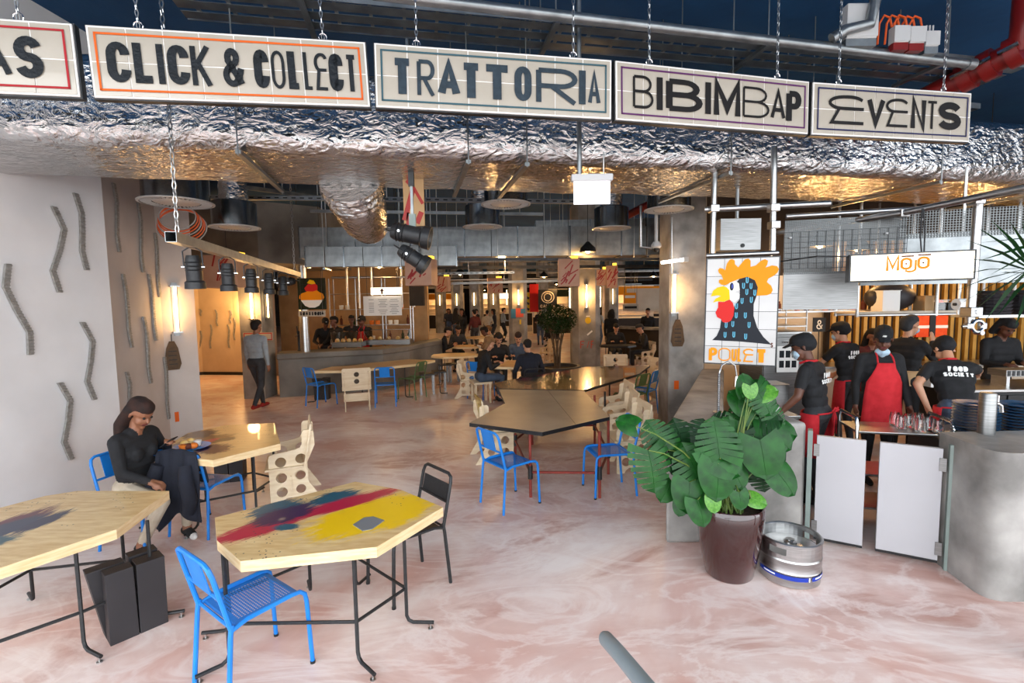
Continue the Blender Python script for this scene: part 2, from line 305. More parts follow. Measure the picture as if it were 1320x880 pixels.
def ribbon(pts, wx, wy):
    q_ = [pts[0]]
    for p in pts[1:]:
        if abs(p[0]-q_[-1][0])+abs(p[1]-q_[-1][1]) > 1e-6: q_.append(p)
    pts = q_; n = len(pts); cl = n > 3 and (abs(pts[0][0]-pts[-1][0])+abs(pts[0][1]-pts[-1][1])) < 1e-6
    if cl: pts = pts[:-1]; n -= 1
    L, Rr = [], []
    for i in range(n):
        a = pts[i-1] if (i > 0 or cl) else None; b = pts[(i+1) % n] if (i < n-1 or cl) else None; p = pts[i]
        def nn(q, r):
            dx, dy = r[0]-q[0], r[1]-q[1]; l = math.hypot(dx, dy) or 1e-9; return (-dy/l, dx/l)
        n1 = nn(a, p) if a else nn(p, b); n2 = nn(p, b) if b else n1
        mx, my = n1[0]+n2[0], n1[1]+n2[1]; l = math.hypot(mx, my) or 1e-9; mx /= l; my /= l
        k = min(2.2, 1/max(.3, mx*n1[0]+my*n1[1]))
        L.append((p[0]+mx*k*wx/2, p[1]+my*k*wy/2)); Rr.append((p[0]-mx*k*wx/2, p[1]-my*k*wy/2))
    f = [(i, (i+1) % n, n+(i+1) % n, n+i) for i in range(n if cl else n-1)]
    return L+Rr, f
def glyph(mb, ch, x0, x1, z0, z1, wx, wy, y=0.0, T=None):
    """strokes of one letter in the x-z plane at depth y (viewer at -y)"""
    for k, pl in enumerate(GL[ch]):
        ax, bx_ = x0+wx/2, x1-wx/2; az, bz = z0+wy/2, z1-wy/2
        P = [(ax+(bx_-ax)*p[0], az+(bz-az)*p[1]) for p in pl]
        if ch == 'I': P = [((x0+x1)/2, z1), ((x0+x1)/2, z0)]
        if ch in 'TLKNMPRDFY' :          # let straight stems reach the box
            P = [(p[0], z0 if abs(q[1]) < 1e-6 and ch in 'TKNMPRFY' else z1 if abs(q[1]-1) < 1e-6 and ch in 'KNML' else p[1]) for p, q in zip(P, pl)]
        vs, fs = ribbon(P, wx, wy)
        pts = [(p[0], y-.0006*k, p[1]) for p in vs]
        if T: pts = [T(*p) for p in pts]
        mb.add(pts, fs)
def word(parent, text, x0, x1, z0, z1, wt, m, y, gap=.18, name='lettering', T=None):
    """evenly spaced word as one lettering part"""
    mb = MB(); wd = {'I': .35, 'M': 1.3, '&': 1.1, ' ': .5, 'J': .8}
    tot = sum(wd.get(c, 1) for c in text)+gap*(len(text)-1); s = (x1-x0)/tot; x = x0
    for c in text:
        ww = wd.get(c, 1)*s
        if c != ' ': glyph(mb, c, x, x+ww, z0, z1, wt*(1.0 if c != 'I' else 1), wt, y, T)
        x += ww+gap*s
    return mb.build(name, m, parent)
# ================================================================== structure
def slab(name, poly, z0, z1, m): return struct(MB().prism(poly, z0, z1).build(name, m))
struct(MB().prism([(-14, -3), (14, -3), (26, 20), (26, 50), (-26, 50), (-26, 10)], -.1, 0).build('floor', 'pink_resin'))
slab('ceiling', [(-26, -1.2), (26, -1.2), (26, 50), (-26, 50)], 4.95, 5.2, 'blue_slab')
def wallseg(mb, a, b, z0, z1, t):      # thickness to the left of a->b
    a = Vector((*a, 0)); b = Vector((*b, 0)); d = (b-a).normalized(); n = Vector((-d.y, d.x, 0))*t
    mb.prism([tuple(p[:2]) for p in (a, b, b+n, a+n)], z0, z1)
slab('pavement', [(-40, -30), (40, -30), (40, -3), (-40, -3)], -.1, -.005, 'concrete_pale')
# near left: white panel, then plastered pier, then a concrete end with a lamp
A0 = (-4.72, 1.2); A1 = (-4.42, 5.42); B1 = (-4.82, 6.75); C1 = (-4.55, 7.05)
mb = MB(); wallseg(mb, A0, A1, 0, 4.95, .25); struct(mb.build('wall_left', 'white_wall'))
mb = MB(); wallseg(mb, (-4.50, 5.42), B1, 0, 4.95, .4); struct(mb.build('wall_left_pier', 'plaster'))
mb = MB(); wallseg(mb, B1, C1, 0, 4.95, .5); struct(mb.build('column_left_end', 'plaster'))
# corridor behind on the left and the far enclosure
mb = MB()
P = [(-13.5, 8.5), (-11.9, 11.9), (-10.2, 14.3), (-9.4, 14.75), (-8.3, 14.6), (-7.0, 14.2)]
for a, b in zip(P, P[1:]): wallseg(mb, a, b, 0, 3.3, .2)
struct(mb.build('wall_corridor', 'warm_plaster'))
mb = MB()
for a, b in zip(P, P[1:]):
    d = (Vector(b)-Vector(a)).normalized(); n = Vector((d.y, -d.x))*.02
    wallseg(mb, (a[0]+n.x, a[1]+n.y), (b[0]+n.x, b[1]+n.y), 0, .09, .02)
struct(mb.build('baseboard_corridor', 'black'))
struct(MB().bx(-26, 26, 48, 48.3, 0, 5).build('wall_back', 'dark_wall'))
struct(MB().bx(-26.2, -26, 10, 48, 0, 5).build('wall_far_left', 'dark_wall'))
struct(MB().bx(26, 26.2, 20, 48, 0, 5).build('wall_far_right', 'dark_wall'))
mb = MB(); wallseg(mb, (-4.95, 7.2), (-13.5, 8.5), 0, 4.95, .3); struct(mb.build('wall_lobby', 'plaster'))
# bulkhead over the corridor, and the concrete cheek left of the bar
pc = G(318, 525); 
struct(MB().bx(-5.98, -5.5, 10.75, 11.3, 0, 2.95).build('wall_bar_cheek', 'concrete'))
struct(MB().prism([(-13, 10.3), (-5.2, 10.2), (-4.2, 10.9), (-4.2, 13), (-13, 13)], 2.95, 4.2).build('wall_bulkhead', 'concrete_dark'))
# right-hand concrete pillar by the counter, mid columns
def column(name, cx, cy, wd, m='concrete', z1=4.95, ch=.12, rz=0):
    h = wd/2; c = ch*wd*2
    poly = [(-h+c, -h), (h-c, -h), (h, -h+c), (h, h-c), (h-c, h), (-h+c, h), (-h, h-c), (-h, -h+c)]
    return struct(MB().prism(poly, 0, z1).build(name, m, loc=(cx, cy, 0), rz=rz))
column('column_counter', 2.62, 7.55, .54, 'concrete_pale', ch=.02)
column('column_mid', 2.30, 15.35, .86, 'concrete', ch=.1)
column('column_mid', .27, 20.9, .78, 'concrete', ch=.1)
FARC = [(-3.3, 30, .7), (-2.1, 28, .55), (-1.2, 33, .8), (-4.9, 34, .7), (-6.5, 36, .8), (4.9, 24, .6), (1.9, 30, .7), (-2.7, 40, .8), (3.2, 38, .8), (7.2, 33, .8)]
for x, y, wd in FARC: column('column_far', x, y, wd, 'concrete', ch=.1)
# right wall of the kitchen
struct(MB().bx(3.2, 12.0, 8.7, 8.9, 0, 2.45).build('wall_kitchen', 'board_pale')); struct(MB().bx(3.2, 12.0, 8.7, 8.9, 2.45, 4.95).build('wall_kitchen_upper', 'dark_wall'))
struct(MB().bx(12.0, 12.2, 1.5, 8.9, 0, 4.95).build('wall_right', 'concrete'))
# ================================================================== wall strips of bent rebar mesh
def strip(p, q, n, bend, label, group):
    """p, q: top and bottom on the wall; n: wall normal"""
    p = Vector(p); q = Vector(q); n = Vector(n).normalized(); t = Vector((0, 0, 1)).cross(n).normalized()
    k = 4; mb = MB(); pts = []
    for i in range(k+1):
        f = i/k; pts.append(p.lerp(q, f)+t*bend*(0, .75, .25, -.45, 0)[i]+n*.018 if bend > 0 else p.lerp(q, f)-t*bend*(0, -.75, -.25, .45, 0)[i]+n*.018)
    base = Vector(pts[-1])
    loc = [x-base for x in pts]
    wv = t*.024; d = n*.011
    for a, b in zip(loc, loc[1:]):
        mb.add([a-wv-d, a+wv-d, a+wv+d, a-wv+d, b-wv-d, b+wv-d, b+wv+d, b-wv+d], [(0, 1, 2, 3), (7, 6, 5, 4), (4, 5, 1, 0), (5, 6, 2, 1), (6, 7, 3, 2), (7, 4, 0, 3)])
        L = (b-a).length; m_ = int(L/.028)
        for j in range(m_):        # ribs
            c = a.lerp(b, (j+.5)/m_)+d*1.1
            mb.add([c-wv*1.06+Vector((0, 0, -.005)), c+wv*1.06+Vector((0, 0, -.005)), c+wv*1.06+Vector((0, 0, .005)), c-wv*1.06+Vector((0, 0, .005))]+[c-wv*1.06+d*.5, c+wv*1.06+d*.5],
                   [(0, 1, 5, 4), (4, 5, 2, 3)])
    o = mb.build('ribbed_strip', 'rebar', loc=base); tag(o, label, 'wall decoration', group); return o
nA = Vector((A1[1]-A0[1], -(A1[0]-A0[0]), 0)).normalized(); pA = Vector((*A0, 0))
nB = Vector((B1[1]-5.42, -(B1[0]+4.5), 0)).normalized(); pB = Vector((-4.5, 5.42, 0))
for (u0, v0, u1, v1, bd) in ((8, 340, 37, 457, -.09), (67, 266, 75, 377, .12), (95, 249, 110, 348, .05), (104, 415, 120, 515, .11), (75, 493, 90, 592, .10)):
    strip(onplane(u0, v0, pA, nA), onplane(u1, v1, pA, nA), nA, bd, 'zigzag grey ribbed metal strip fixed to the white wall panel', 'zigzag strips on the white wall')
for (u0, v0, u1, v1, bd) in ((144, 236, 152, 325, .05), (176, 261, 183, 351, .05), (156, 353, 168, 448, .04), (198, 300, 204, 383, .03), (190, 353, 200, 439, .04), (183, 408, 193, 494, .05), (210, 460, 216, 540, .04), (161, 479, 168, 545, .06)):
    strip(onplane(u0, v0, pB, nB), onplane(u1, v1, pB, nB), nB, bd, 'zigzag grey ribbed metal strip fixed to the beige plastered pier', 'zigzag strips on the pier')
for (u0, v0, u1, v1) in ((242, 399, 240, 420), (258, 398, 260, 407), (278, 399, 281, 420), (272, 418, 272, 449), (259, 426, 258, 458), (294, 418, 296, 448), (302, 409, 303, 438), (237, 420, 237, 441), (297, 400, 298, 416)):
    best = None
    for a, b in zip(P, P[1:]):
        d = (Vector((*b, 0))-Vector((*a, 0))).normalized(); n = Vector((d.y, -d.x, 0))
        q = onplane(u0, v0, (*a, 0), n); s = (q-Vector((*a, 0))).dot(d); Ls = (Vector(b)-Vector(a)).length
        if -.05 <= s <= Ls+.05: best = (q, onplane(u1, v1, (*a, 0), n), n)
    if best: strip(best[0], best[1], best[2], .05, 'thin dark zigzag strip on the warm-lit corridor wall', 'zigzag strips in the corridor')
# orange spray marks
for (u, v, p0, n, s) in ((228, 537, (*B1, 0), Vector((C1[1]-B1[1], -(C1[0]-B1[0]), 0)), .06),):
    c = onplane(u, v, p0, n); tag(MB().box((0, 0, 0), (.05, .004, .14), rotz(math.atan2(C1[1]-B1[1], C1[0]-B1[0]))).build('paint_mark', 'line_orange', loc=c+n.normalized()*.004), 'small orange paint dash low on the pier end by the woman', 'paint mark')
tag(MB().box((0, 0, 0), (.07, .004, .13)).build('paint_mark', 'line_orange', loc=D(872, 496, 7.276)), 'orange paint dab on the pale concrete pillar at the counter', 'paint mark')
# ================================================================== hanging tiled signs
def sign(label, pl, pr, lineM, inkM, letters, h=.42, cols=8):
    pl = Vector(pl); pr = Vector(pr); d = pr-pl; Ld = Vector((d.x, d.y, 0)).length; rz = math.atan2(d.y, d.x); tilt = math.atan2(d.z, Ld)
    r = thing('hanging_sign', label, 'sign', pl, rz, 'tiled signs hanging in a row from chains'); r.rotation_euler = (0, -tilt, rz)
    L = d.length
    MB().bx(0, L, .014, .06, 0, h).build('backing_frame', 'dark_steel', r); MB().bx(.008, L-.008, .004, .0139, .008, h-.008).build('grout_bed', 'grout', r)
    tw = (L-.03)/cols; th = (h-.03)/2
    me = MB().box((0, 0, 0), (tw-.008, .014, th-.008)).mesh('tile', 'cream_tile')
    for i in range(cols):
        for j in range(2):
            o = link('tile', me, r, (.015+tw*(i+.5), .007, .015+th*(j+.5))); o.rotation_euler = (random.uniform(-.012, .012), 0, random.uniform(-.02, .02))
    m = MB(); i0 = .045; t = .012
    for a in ((i0, L-i0, i0, i0+t), (i0, L-i0, h-i0-t, h-i0), (i0, i0+t, i0, h-i0), (L-i0-t, L-i0, i0, h-i0)):
        m.add([(a[0], -.005, a[2]), (a[1], -.005, a[2]), (a[1], -.005, a[3]), (a[0], -.005, a[3])], [(0, 1, 2, 3)])
    m.build('border_line', lineM, r)
    for ch, f0, f1, wx, wy in letters:
        m = MB(); glyph(m, ch, f0*L, f1*L, .095, h-.095, wx, wy, -.006); m.build('letter', inkM, r)
    for fx in (.17, .83):
        m = MB(); z = h; k = 0
        while z < 5.0-pl.z:
            c = Vector((fx*L, .03, z+.022)); ang = [math.radians(a) for a in range(0, 360, 60)]
            lp = [c+(Vector((0, .009*math.cos(a), .024*math.sin(a))) if k % 2 else Vector((.009*math.cos(a), 0, .024*math.sin(a)))) for a in ang]
            m.tube(lp, .0035, 4, closed=True); z += .036; k += 1
        m.build('chain', 'steel', r)
        m = MB(); m.tube([Vector((fx*L+.025*math.cos(a), .03, h+.02+.025*math.sin(a))) for a in [2*PI*i/10 for i in range(10)]], .004, 5, closed=True); m.build('ring', 'chrome', r)
    return r
SG = [(-2.455, 2.98, 3.29), (-.895, 3.35, 3.355), (.755, 3.62, 3.346), (2.43, 4.06, 3.363), (4.0, 4.35, 3.369)]
def ends(i, g=.012):
    a, b = Vector(SG[i]), Vector(SG[i+1]); d = (b-a).normalized(); return a+d*g, b-d*g
def fr(i, ul, ur, lst):
    k = SG[i+1][1]/SG[i][1]; out = []
    for ch, a, b, wx, wy in lst:
        g = [(lambda s: s*k/(1-s+s*k))((u-ul)/(ur-ul)) for u in (a, b)]
        out.append((ch, g[0], g[1], wx, wy))
    return out
a, b = ends(0); d0 = (b-a); pl = Vector((-2.47, 2.96, 3.285))-Vector((1.6, .375, .05))
sign('cream tiled hanging sign with a red border reading AS at its end', pl, Vector((-2.49, 2.96, 3.285)), 'line_red', 'ink',
     [('T', .08, .22, .03, .03), ('A', .24, .36, .045, .04), ('P', .40, .5, .04, .04), ('A', .70, .805, .032, .034), ('S', .815, .9, .052, .05)])
sign('cream tiled hanging sign with an orange border reading CLICK & COLLECT', *ends(0), 'line_orange', 'ink',
     fr(0, 114, 481, [('C', 134, 160, .05, .04), ('L', 163.5, 188, .045, .045), ('I', 189, 199, .036, .04), ('C', 202, 228, .05, .04), ('K', 230, 255, .03, .03), ('&', 269, 297, .036, .038),
                      ('C', 310, 331, .048, .045), ('O', 334, 353, .018, .02), ('L', 357, 377, .045, .04), ('L', 380, 394, .022, .022), ('E', 396, 417, .02, .02), ('C', 418, 440, .055, .04), ('T', 443, 463, .028, .03)]))
sign('cream tiled hanging sign with a teal border reading TRATTORIA', *ends(1), 'line_teal', 'ink_slate',
     fr(1, 483, 792, [('T', 502, 528, .055, .048), ('R', 532, 553, .026, .026), ('A', 556, 584, .055, .045), ('T', 583, 612, .06, .05), ('T', 611, 650, .06, .05), ('O', 653, 676, .05, .04), ('R', 682, 740, .038, .032), ('I', 742, 752, .05, .05), ('A', 755, 774, .03, .03)]))
sign('cream tiled hanging sign with a purple border reading BIBIMBAP', *ends(2), 'line_purple', 'ink_brown',
     fr(2, 796, 1044, [('B', 814, 836, .018, .02), ('I', 839, 847, .05, .05), ('B', 850, 893, .055, .038), ('I', 896, 904, .05, .05), ('M', 907, 942, .05, .05), ('B', 945, 982, .018, .018), ('A', 984, 1006, .03, .03), ('P', 1007, 1030, .055, .045)]))
sign('cream tiled hanging sign with a navy border reading EVENTS', *ends(3), 'line_navy', 'ink_brown',
     fr(3, 1046, 1253, [('E', 1064, 1108, .026, .026), ('V', 1110, 1133, .045, .045), ('E', 1134, 1164, .022, .022), ('N', 1167, 1187, .045, .04), ('T', 1188, 1203, .022, .022), ('S', 1204, 1237, .065, .058)]))
# ================================================================== foil-wrapped main duct
from mathutils import noise as NZ
def foil_duct():
    o = Vector((0, 4.26, 0)); d = Vector((.979, .2045, 0)); n = Vector((-.2045, .979, 0))
    z0, z1, dep, r = 3.27, 3.92, 1.28, .14
    prof = []
    for cx, cz, a0 in ((r, z0+r, 180), (dep-r, z0+r, 270), (dep-r, z1-r, 0), (r, z1-r, 90)):
        for i in range(6):
            a = math.radians(a0+90*i/5); prof.append((cx+r*math.cos(a), cz+r*math.sin(a)))
    full = []
    for i in range(len(prof)):
        p, q = prof[i], prof[(i+1) % len(prof)]; L = math.hypot(q[0]-p[0], q[1]-p[1]); k = max(1, int(L/.07))
        full += [(p[0]+(q[0]-p[0])*j/k, p[1]+(q[1]-p[1])*j/k) for j in range(k)]
    m = MB(); K = len(full); S = 200; vs = []
    for i in range(S+1):
        s = -6.5+15.5*i/S; jt = .985 if abs((s+.35) % 1.24) < .09 else 1
        for (y, z) in full:
            c = (dep/2, (z0+z1)/2); q = Vector((s*1.3, y*2, z*2)); q2 = Vector((s*5, y*5, z*5))
            e = 1+.045*NZ.noise(q)+.02*NZ.noise(q2); sag = -.03*max(0, (dep/2-abs(y-dep/2)))*(1 if z < 3.4 else 0)
            y2 = c[0]+(y-c[0])*e*jt; z2 = c[1]+(z-c[1])*e*jt+sag
            p = o+d*s+n*y2; vs.append((p.x, p.y, z2))
    m.add(vs, [(i*K+j, i*K+(j+1) % K, (i+1)*K+(j+1) % K, (i+1)*K+j) for i in range(S) for j in range(K)])
    m.add([vs[j] for j in range(K)], [tuple(range(K))]); m.add([vs[S*K+j] for j in range(K)], [tuple(range(K))[::-1]])
    r_ = thing('foil_duct', 'huge rectangular air duct wrapped in crumpled silver foil behind the hanging signs', 'air duct')
    m.build('foil_wrap', 'foil', r_, smooth=True)
    for s in (-4.6, -2.1, -.35, .15, 2.1, 4.55, 6.4):     # hanger straps
        mm = MB(); p0 = o+d*s-n*.03; p1 = o+d*s+n*(dep+.03)
        mm.sbar((p0.x, p0.y, 3.225), (p1.x, p1.y, 3.225), .04, .03)
        for p in (p0, p1): mm.bar((p.x, p.y, 3.2), (p.x, p.y, 4.95), .006, 6)
        mm.build('hanger', 'galvanised', r_)
    # flexible foil sock leaving the underside
    q = [D(452, 232, 5.1), D(462, 262, 5.35), D(470, 282, 5.7), D(476, 292, 6.3), D(478, 290, 7.2)]
    mm = MB(); pts = [q[0].lerp(q[1], t/6) for t in range(6)]+[q[1].lerp(q[2], t/5) for t in range(5)]+[q[2].lerp(q[3], t/5) for t in range(5)]+[q[3].lerp(q[4], t/4) for t in range(5)]
    rr = [.33-.11*min(1, i/14)+.012*((i % 2)*2-1) for i in range(len(pts))]
    mm.tube(pts, rr, 18); mm.build('flexible_branch', 'foil', r_, smooth=True)
foil_duct()
# ================================================================== trays, conduits and boxes under the blue slab
def rowline(u0, v0, u1, v1, z): return G(u0, v0, z), G(u1, v1, z)
def tray(p, q, wd, label, rungs=.25, side=.06, m='galvanised'):
    p = Vector(p); q = Vector(q); d = (q-p); L = d.length; rz = math.atan2(d.y, d.x)
    r = thing('cable_tray', label, 'cable tray', p, rz)
    mb = MB()
    for y in (-wd/2, wd/2): mb.bx(0, L, y-.004, y+.004, 0, side)
    mb.build('side_rail', m, r)
    mb = MB()
    for k in range(3): mb.bx(0, L, -wd/2+wd*(k+.5)/3-wd*.12, -wd/2+wd*(k+.5)/3+wd*.12, 0, .004)
    mb.build('tray_bed', m, r)
    me = MB().bx(-.012, .012, -wd/2, wd/2, .005, .02).mesh('rung', m)
    for i in range(int(L/rungs)): link('rung', me, r, (rungs*(i+.5), 0, 0))
    for f in (.12, .37, .62, .87):
        mb = MB()
        for y in (-wd/2-.03, wd/2+.03): mb.bar((L*f, y, -.03), (L*f, y, 4.95-p.z), .006, 6)
        mb.sbar((L*f, -wd/2-.08, -.03), (L*f, wd/2+.08, -.03), .04, .03); mb.build('hanger', m, r)
    return r
p, q = G(225, 4, 4.25), G(1290, 100, 4.25)
tray(p, q, .42, 'long galvanised cable tray running above the hanging signs')
r = thing('conduit', 'thick grey conduit pipe clipped along the tray above the signs', 'pipe')
a, b = G(480, -8, 4.2), G(1245, 82, 4.2); MB().bar(a, b, .04, 12).build('pipe', 'galvanised', r, smooth=True); MB().bar(b, b+(b-a).normalized()*.09, .05, 12).build('end_coupling', 'galvanised', r, smooth=True)
m_ = MB(); c0 = G(1072, 50, 4.25); m_.tube([c0, c0+V(.1, -.02, .06), c0+V(.3, -.03, .10), c0+V(.34, -.03, .3), c0+V(.34, -.03, .64)], .045, 10); m_.build('elbow_pipe', 'galvanised', r, smooth=True)
p, q = G(560, 52, 4.05), G(1330, 130, 4.05)
tray(p+V(0, .75, .15), q+V(0, .75, .15), .3, 'second narrow cable tray behind the long one')
for i, (u, v, du) in enumerate(((1107, 40, 40), (1158, 45, 18), (1178, 46, 18), (1197, 50, 17))):
    c = G(u, v+12, 4.26); s = du/150*1.0
    r = thing('junction_box', ('large white junction box on the cable tray', 'white junction box with orange cables above the EVENTS sign', 'white junction box beside the one with orange cables', 'small pale junction box with two pegs at the end of the row')[i], 'junction box', c)
    w_ = (.26, .13, .13, .12)[i]; MB().bx(-w_/2, w_/2, -.04, .04, 0, w_*1.1).build('box', 'plastic_white', r, bevel=.008)
    MB().bx(-w_/2-.004, w_/2+.004, -.046, -.036, w_*.05, w_*1.05).build('lid', 'plastic_white', r, bevel=.004)
    MB().bx(-w_/2, w_/2, -.03, .03, -.06, 0).build('base', 'red_paint' if i in (1, 2) else 'galvanised', r)
    for k in range(3):
        if i in (1, 2):
            x = -w_/2+w_*k/2; mb = MB(); mb.tube([(x, 0, w_*1.1), (x-.02, 0, w_*1.1+.08), (x-.07, 0, w_*1.1+.1), (x-.11, 0, w_*1.1+.03), (x-.12, 0, 0)], .009, 6); mb.build('orange_cable', 'copper_cable', r, smooth=True)
        elif i == 3: MB().bar((-.03+.03*k, 0, w_*1.1), (-.03+.03*k, 0, w_*1.1+.06), .008, 6).build('peg', 'plastic_white', r)
# red sprinkler main at the top right
r = thing('sprinkler_main', 'fat red sprinkler pipe with bolted couplings beside the EVENTS sign', 'pipe')
a, b, c_ = D(1200, 122, 5.2), D(1318, 62, 4.6), D(1322, 40, 4.55)
MB().bar(a+(a-b)*.8, b, .105, 16).build('pipe', 'red_paint', r, smooth=True)
MB().tube([b, c_, c_+V(0, 0, .08), c_+V(.02, 0, 1)], .105, 16).build('riser', 'red_paint', r, smooth=True)
for t in (.42, .66, .93):
    d = (b-a).normalized(); p = a.lerp(b, t); cp_ = MB().bar(p-d*.05, p+d*.05, .14, 16).build('coupling', 'red_paint', r, smooth=True)
    for s in (-1, 1):
        x = d.cross(V(0, 0, 1)).normalized(); MB().bar(p+x*.15*s-d*.07, p+x*.15*s+d*.07, .02, 6).build('bolt', 'chrome', cp_)
# ================================================================== chairs
def seat_holes():
    m = mat('blue_perforated', rgb('0f6fc4'), rgb('1676cb'), scale=6, rough=.4); N, L = nt(m); b = N['Principled BSDF']
    tc = N.new('ShaderNodeTexCoord'); mp = N.new('ShaderNodeMapping'); mp.inputs['Scale'].default_value = (62, 62, 0); L.new(tc.outputs['Object'], mp.inputs[0])
    fr_ = N.new('ShaderNodeVectorMath'); fr_.operation = 'FRACTION'; L.new(mp.outputs[0], fr_.inputs[0])
    sb = N.new('ShaderNodeVectorMath'); sb.operation = 'SUBTRACT'; sb.inputs[1].default_value = (.5, .5, 0); L.new(fr_.outputs[0], sb.inputs[0])
    ln = N.new('ShaderNodeVectorMath'); ln.operation = 'LENGTH'; L.new(sb.outputs[0], ln.inputs[0])
    gt = N.new('ShaderNodeMath'); gt.operation = 'GREATER_THAN'; gt.inputs[1].default_value = .27; L.new(ln.outputs['Value'], gt.inputs[0])
    sx = N.new('ShaderNodeSeparateXYZ'); L.new(tc.outputs['Object'], sx.inputs[0])
    ab = N.new('ShaderNodeMath'); ab.operation = 'ABSOLUTE'; L.new(sx.outputs[0], ab.inputs[0]); a2 = N.new('ShaderNodeMath'); a2.operation = 'ABSOLUTE'; L.new(sx.outputs[1], a2.inputs[0])
    mx_ = N.new('ShaderNodeMath'); mx_.operation = 'MAXIMUM'; L.new(ab.outputs[0], mx_.inputs[0]); L.new(a2.outputs[0], mx_.inputs[1])
    g2 = N.new('ShaderNodeMath'); g2.operation = 'GREATER_THAN'; g2.inputs[1].default_value = .14; L.new(mx_.outputs[0], g2.inputs[0])
    m3 = N.new('ShaderNodeMath'); m3.operation = 'MAXIMUM'; L.new(gt.outputs[0], m3.inputs[0]); L.new(g2.outputs[0], m3.inputs[1]); L.new(m3.outputs[0], b.inputs['Alpha'])
seat_holes()
def metal_chair(name, label, m, seatm, full=False):
    r = thing(name, label, 'chair')
    hw = .19; t = .0125
    for s in (-1, 1):
        x = s*hw
        pts = [(x, -.20, .43), (x, -.12, .452), (x, .12, .455), (x, .17, .45), (x+s*.002, .198, .425), (x+s*.006, .205, .38), (x+s*.012, .22, .0)]
        MB().tube(pts, t, 8).build('leg', m, r, smooth=True)
        MB().tube([(x, -.195, .46), (x+s*.003, -.205, .40), (x+s*.012, -.24, 0)], t, 8).build('leg', m, r, smooth=True)
        o = MB().lathe([(.015, 0), (.015, .015)], 8, (x+s*.012, .22, 0)).build('foot_cap', 'black', r)
    bk = [(-hw, -.20, .44), (-hw, -.225, .55), (-hw, -.27, .745), (-hw+.012, -.281, .785), (-hw+.045, -.285, .803), (hw-.045, -.285, .803), (hw-.012, -.281, .785), (hw, -.27, .745), (hw, -.225, .55), (hw, -.20, .44)]
    MB().tube(bk, t, 8).build('back_frame', m, r, smooth=True)
    MB().tube([(-hw, -.237, .61), (hw, -.237, .61)], .010, 8).build('back_crossbar', m, r, smooth=True)
    mb = MB(); xs = .165 if full else .10; z1 = .73 if full else .80
    a = [(-xs, -.240, .612), (xs, -.240, .612), (xs, -.240-.236*(z1-.612), z1), (-xs, -.240-.236*(z1-.612), z1)]
    mb.add(a+[(p[0], p[1]-.006, p[2]) for p in a], [(0, 1, 2, 3), (7, 6, 5, 4), (4, 5, 1, 0), (5, 6, 2, 1), (6, 7, 3, 2), (7, 4, 0, 3)]); mb.build('back_panel', m, r)
    mb = MB(); h = .18; ys = [-.18, -.17, .15, .178, .19]; zs = [.438, .446, .446, .438, .418]
    vs = [(x, y, z) for y, z in zip(ys, zs) for x in (-h, h)]; mb.add(vs, [(2*i, 2*i+1, 2*i+3, 2*i+2) for i in range(4)]); mb.build('seat', seatm, r)
    MB().tube([(-hw, -.195, .44), (hw, -.195, .44)], .009, 6).build('seat_crossbar', m, r, smooth=True)
    return r
def pose(b, f, z=0.0, dep=.44):
    pb, pf = G(*b, z), G(*f, z); d = pf-pb; c = (pb+pf)/2
    return (c.x, c.y, 0), math.atan2(d.y, d.x)-PI/2
_first = {}
def chair(kind, loc, rz, label, group=None):
    mk = {'blue': lambda: metal_chair('metal_chair', '', 'blue_paint', 'blue_perforated'), 'green': lambda: metal_chair('metal_chair', '', 'green_paint', 'green_paint'),
          'black': lambda: metal_chair('metal_chair', '', 'black_metal', 'black_metal', True), 'ply': lambda: ply_chair('plywood_chair', '', 'plywood')}
    if kind not in _first:
        _first[kind] = mk[kind](); r = _first[kind]; r.location = loc; r.rotation_euler = (0, 0, rz)
    else: r = dup(_first[kind], loc, rz)
    r['label'] = label
    if group: r['group'] = group
    elif 'group' in r: del r['group']
    return r
def flat(outer, holes, th):
    """filled 2D outline with holes, thickness th; returns verts, faces"""
    cu = bpy.data.curves.new('tmp', 'CURVE'); cu.dimensions = '2D'; cu.fill_mode = 'BOTH'; cu.extrude = th/2
    for pl in [outer]+holes:
        sp = cu.splines.new('POLY'); sp.points.add(len(pl)-1); sp.use_cyclic_u = True
        for p, q in zip(sp.points, pl): p.co = (q[0], q[1], 0, 1)
    ob = bpy.data.objects.new('tmp', cu); me = bpy.data.meshes.new_from_object(ob)
    vs = [tuple(v.co) for v in me.vertices]; fs = [tuple(p.vertices) for p in me.polygons]
    bpy.data.objects.remove(ob); bpy.data.curves.remove(cu); bpy.data.meshes.remove(me)
    return vs, fs
def circ(cx, cy, r, n=16): return [(cx+r*math.cos(2*PI*i/n), cy+r*math.sin(2*PI*i/n)) for i in range(n)]
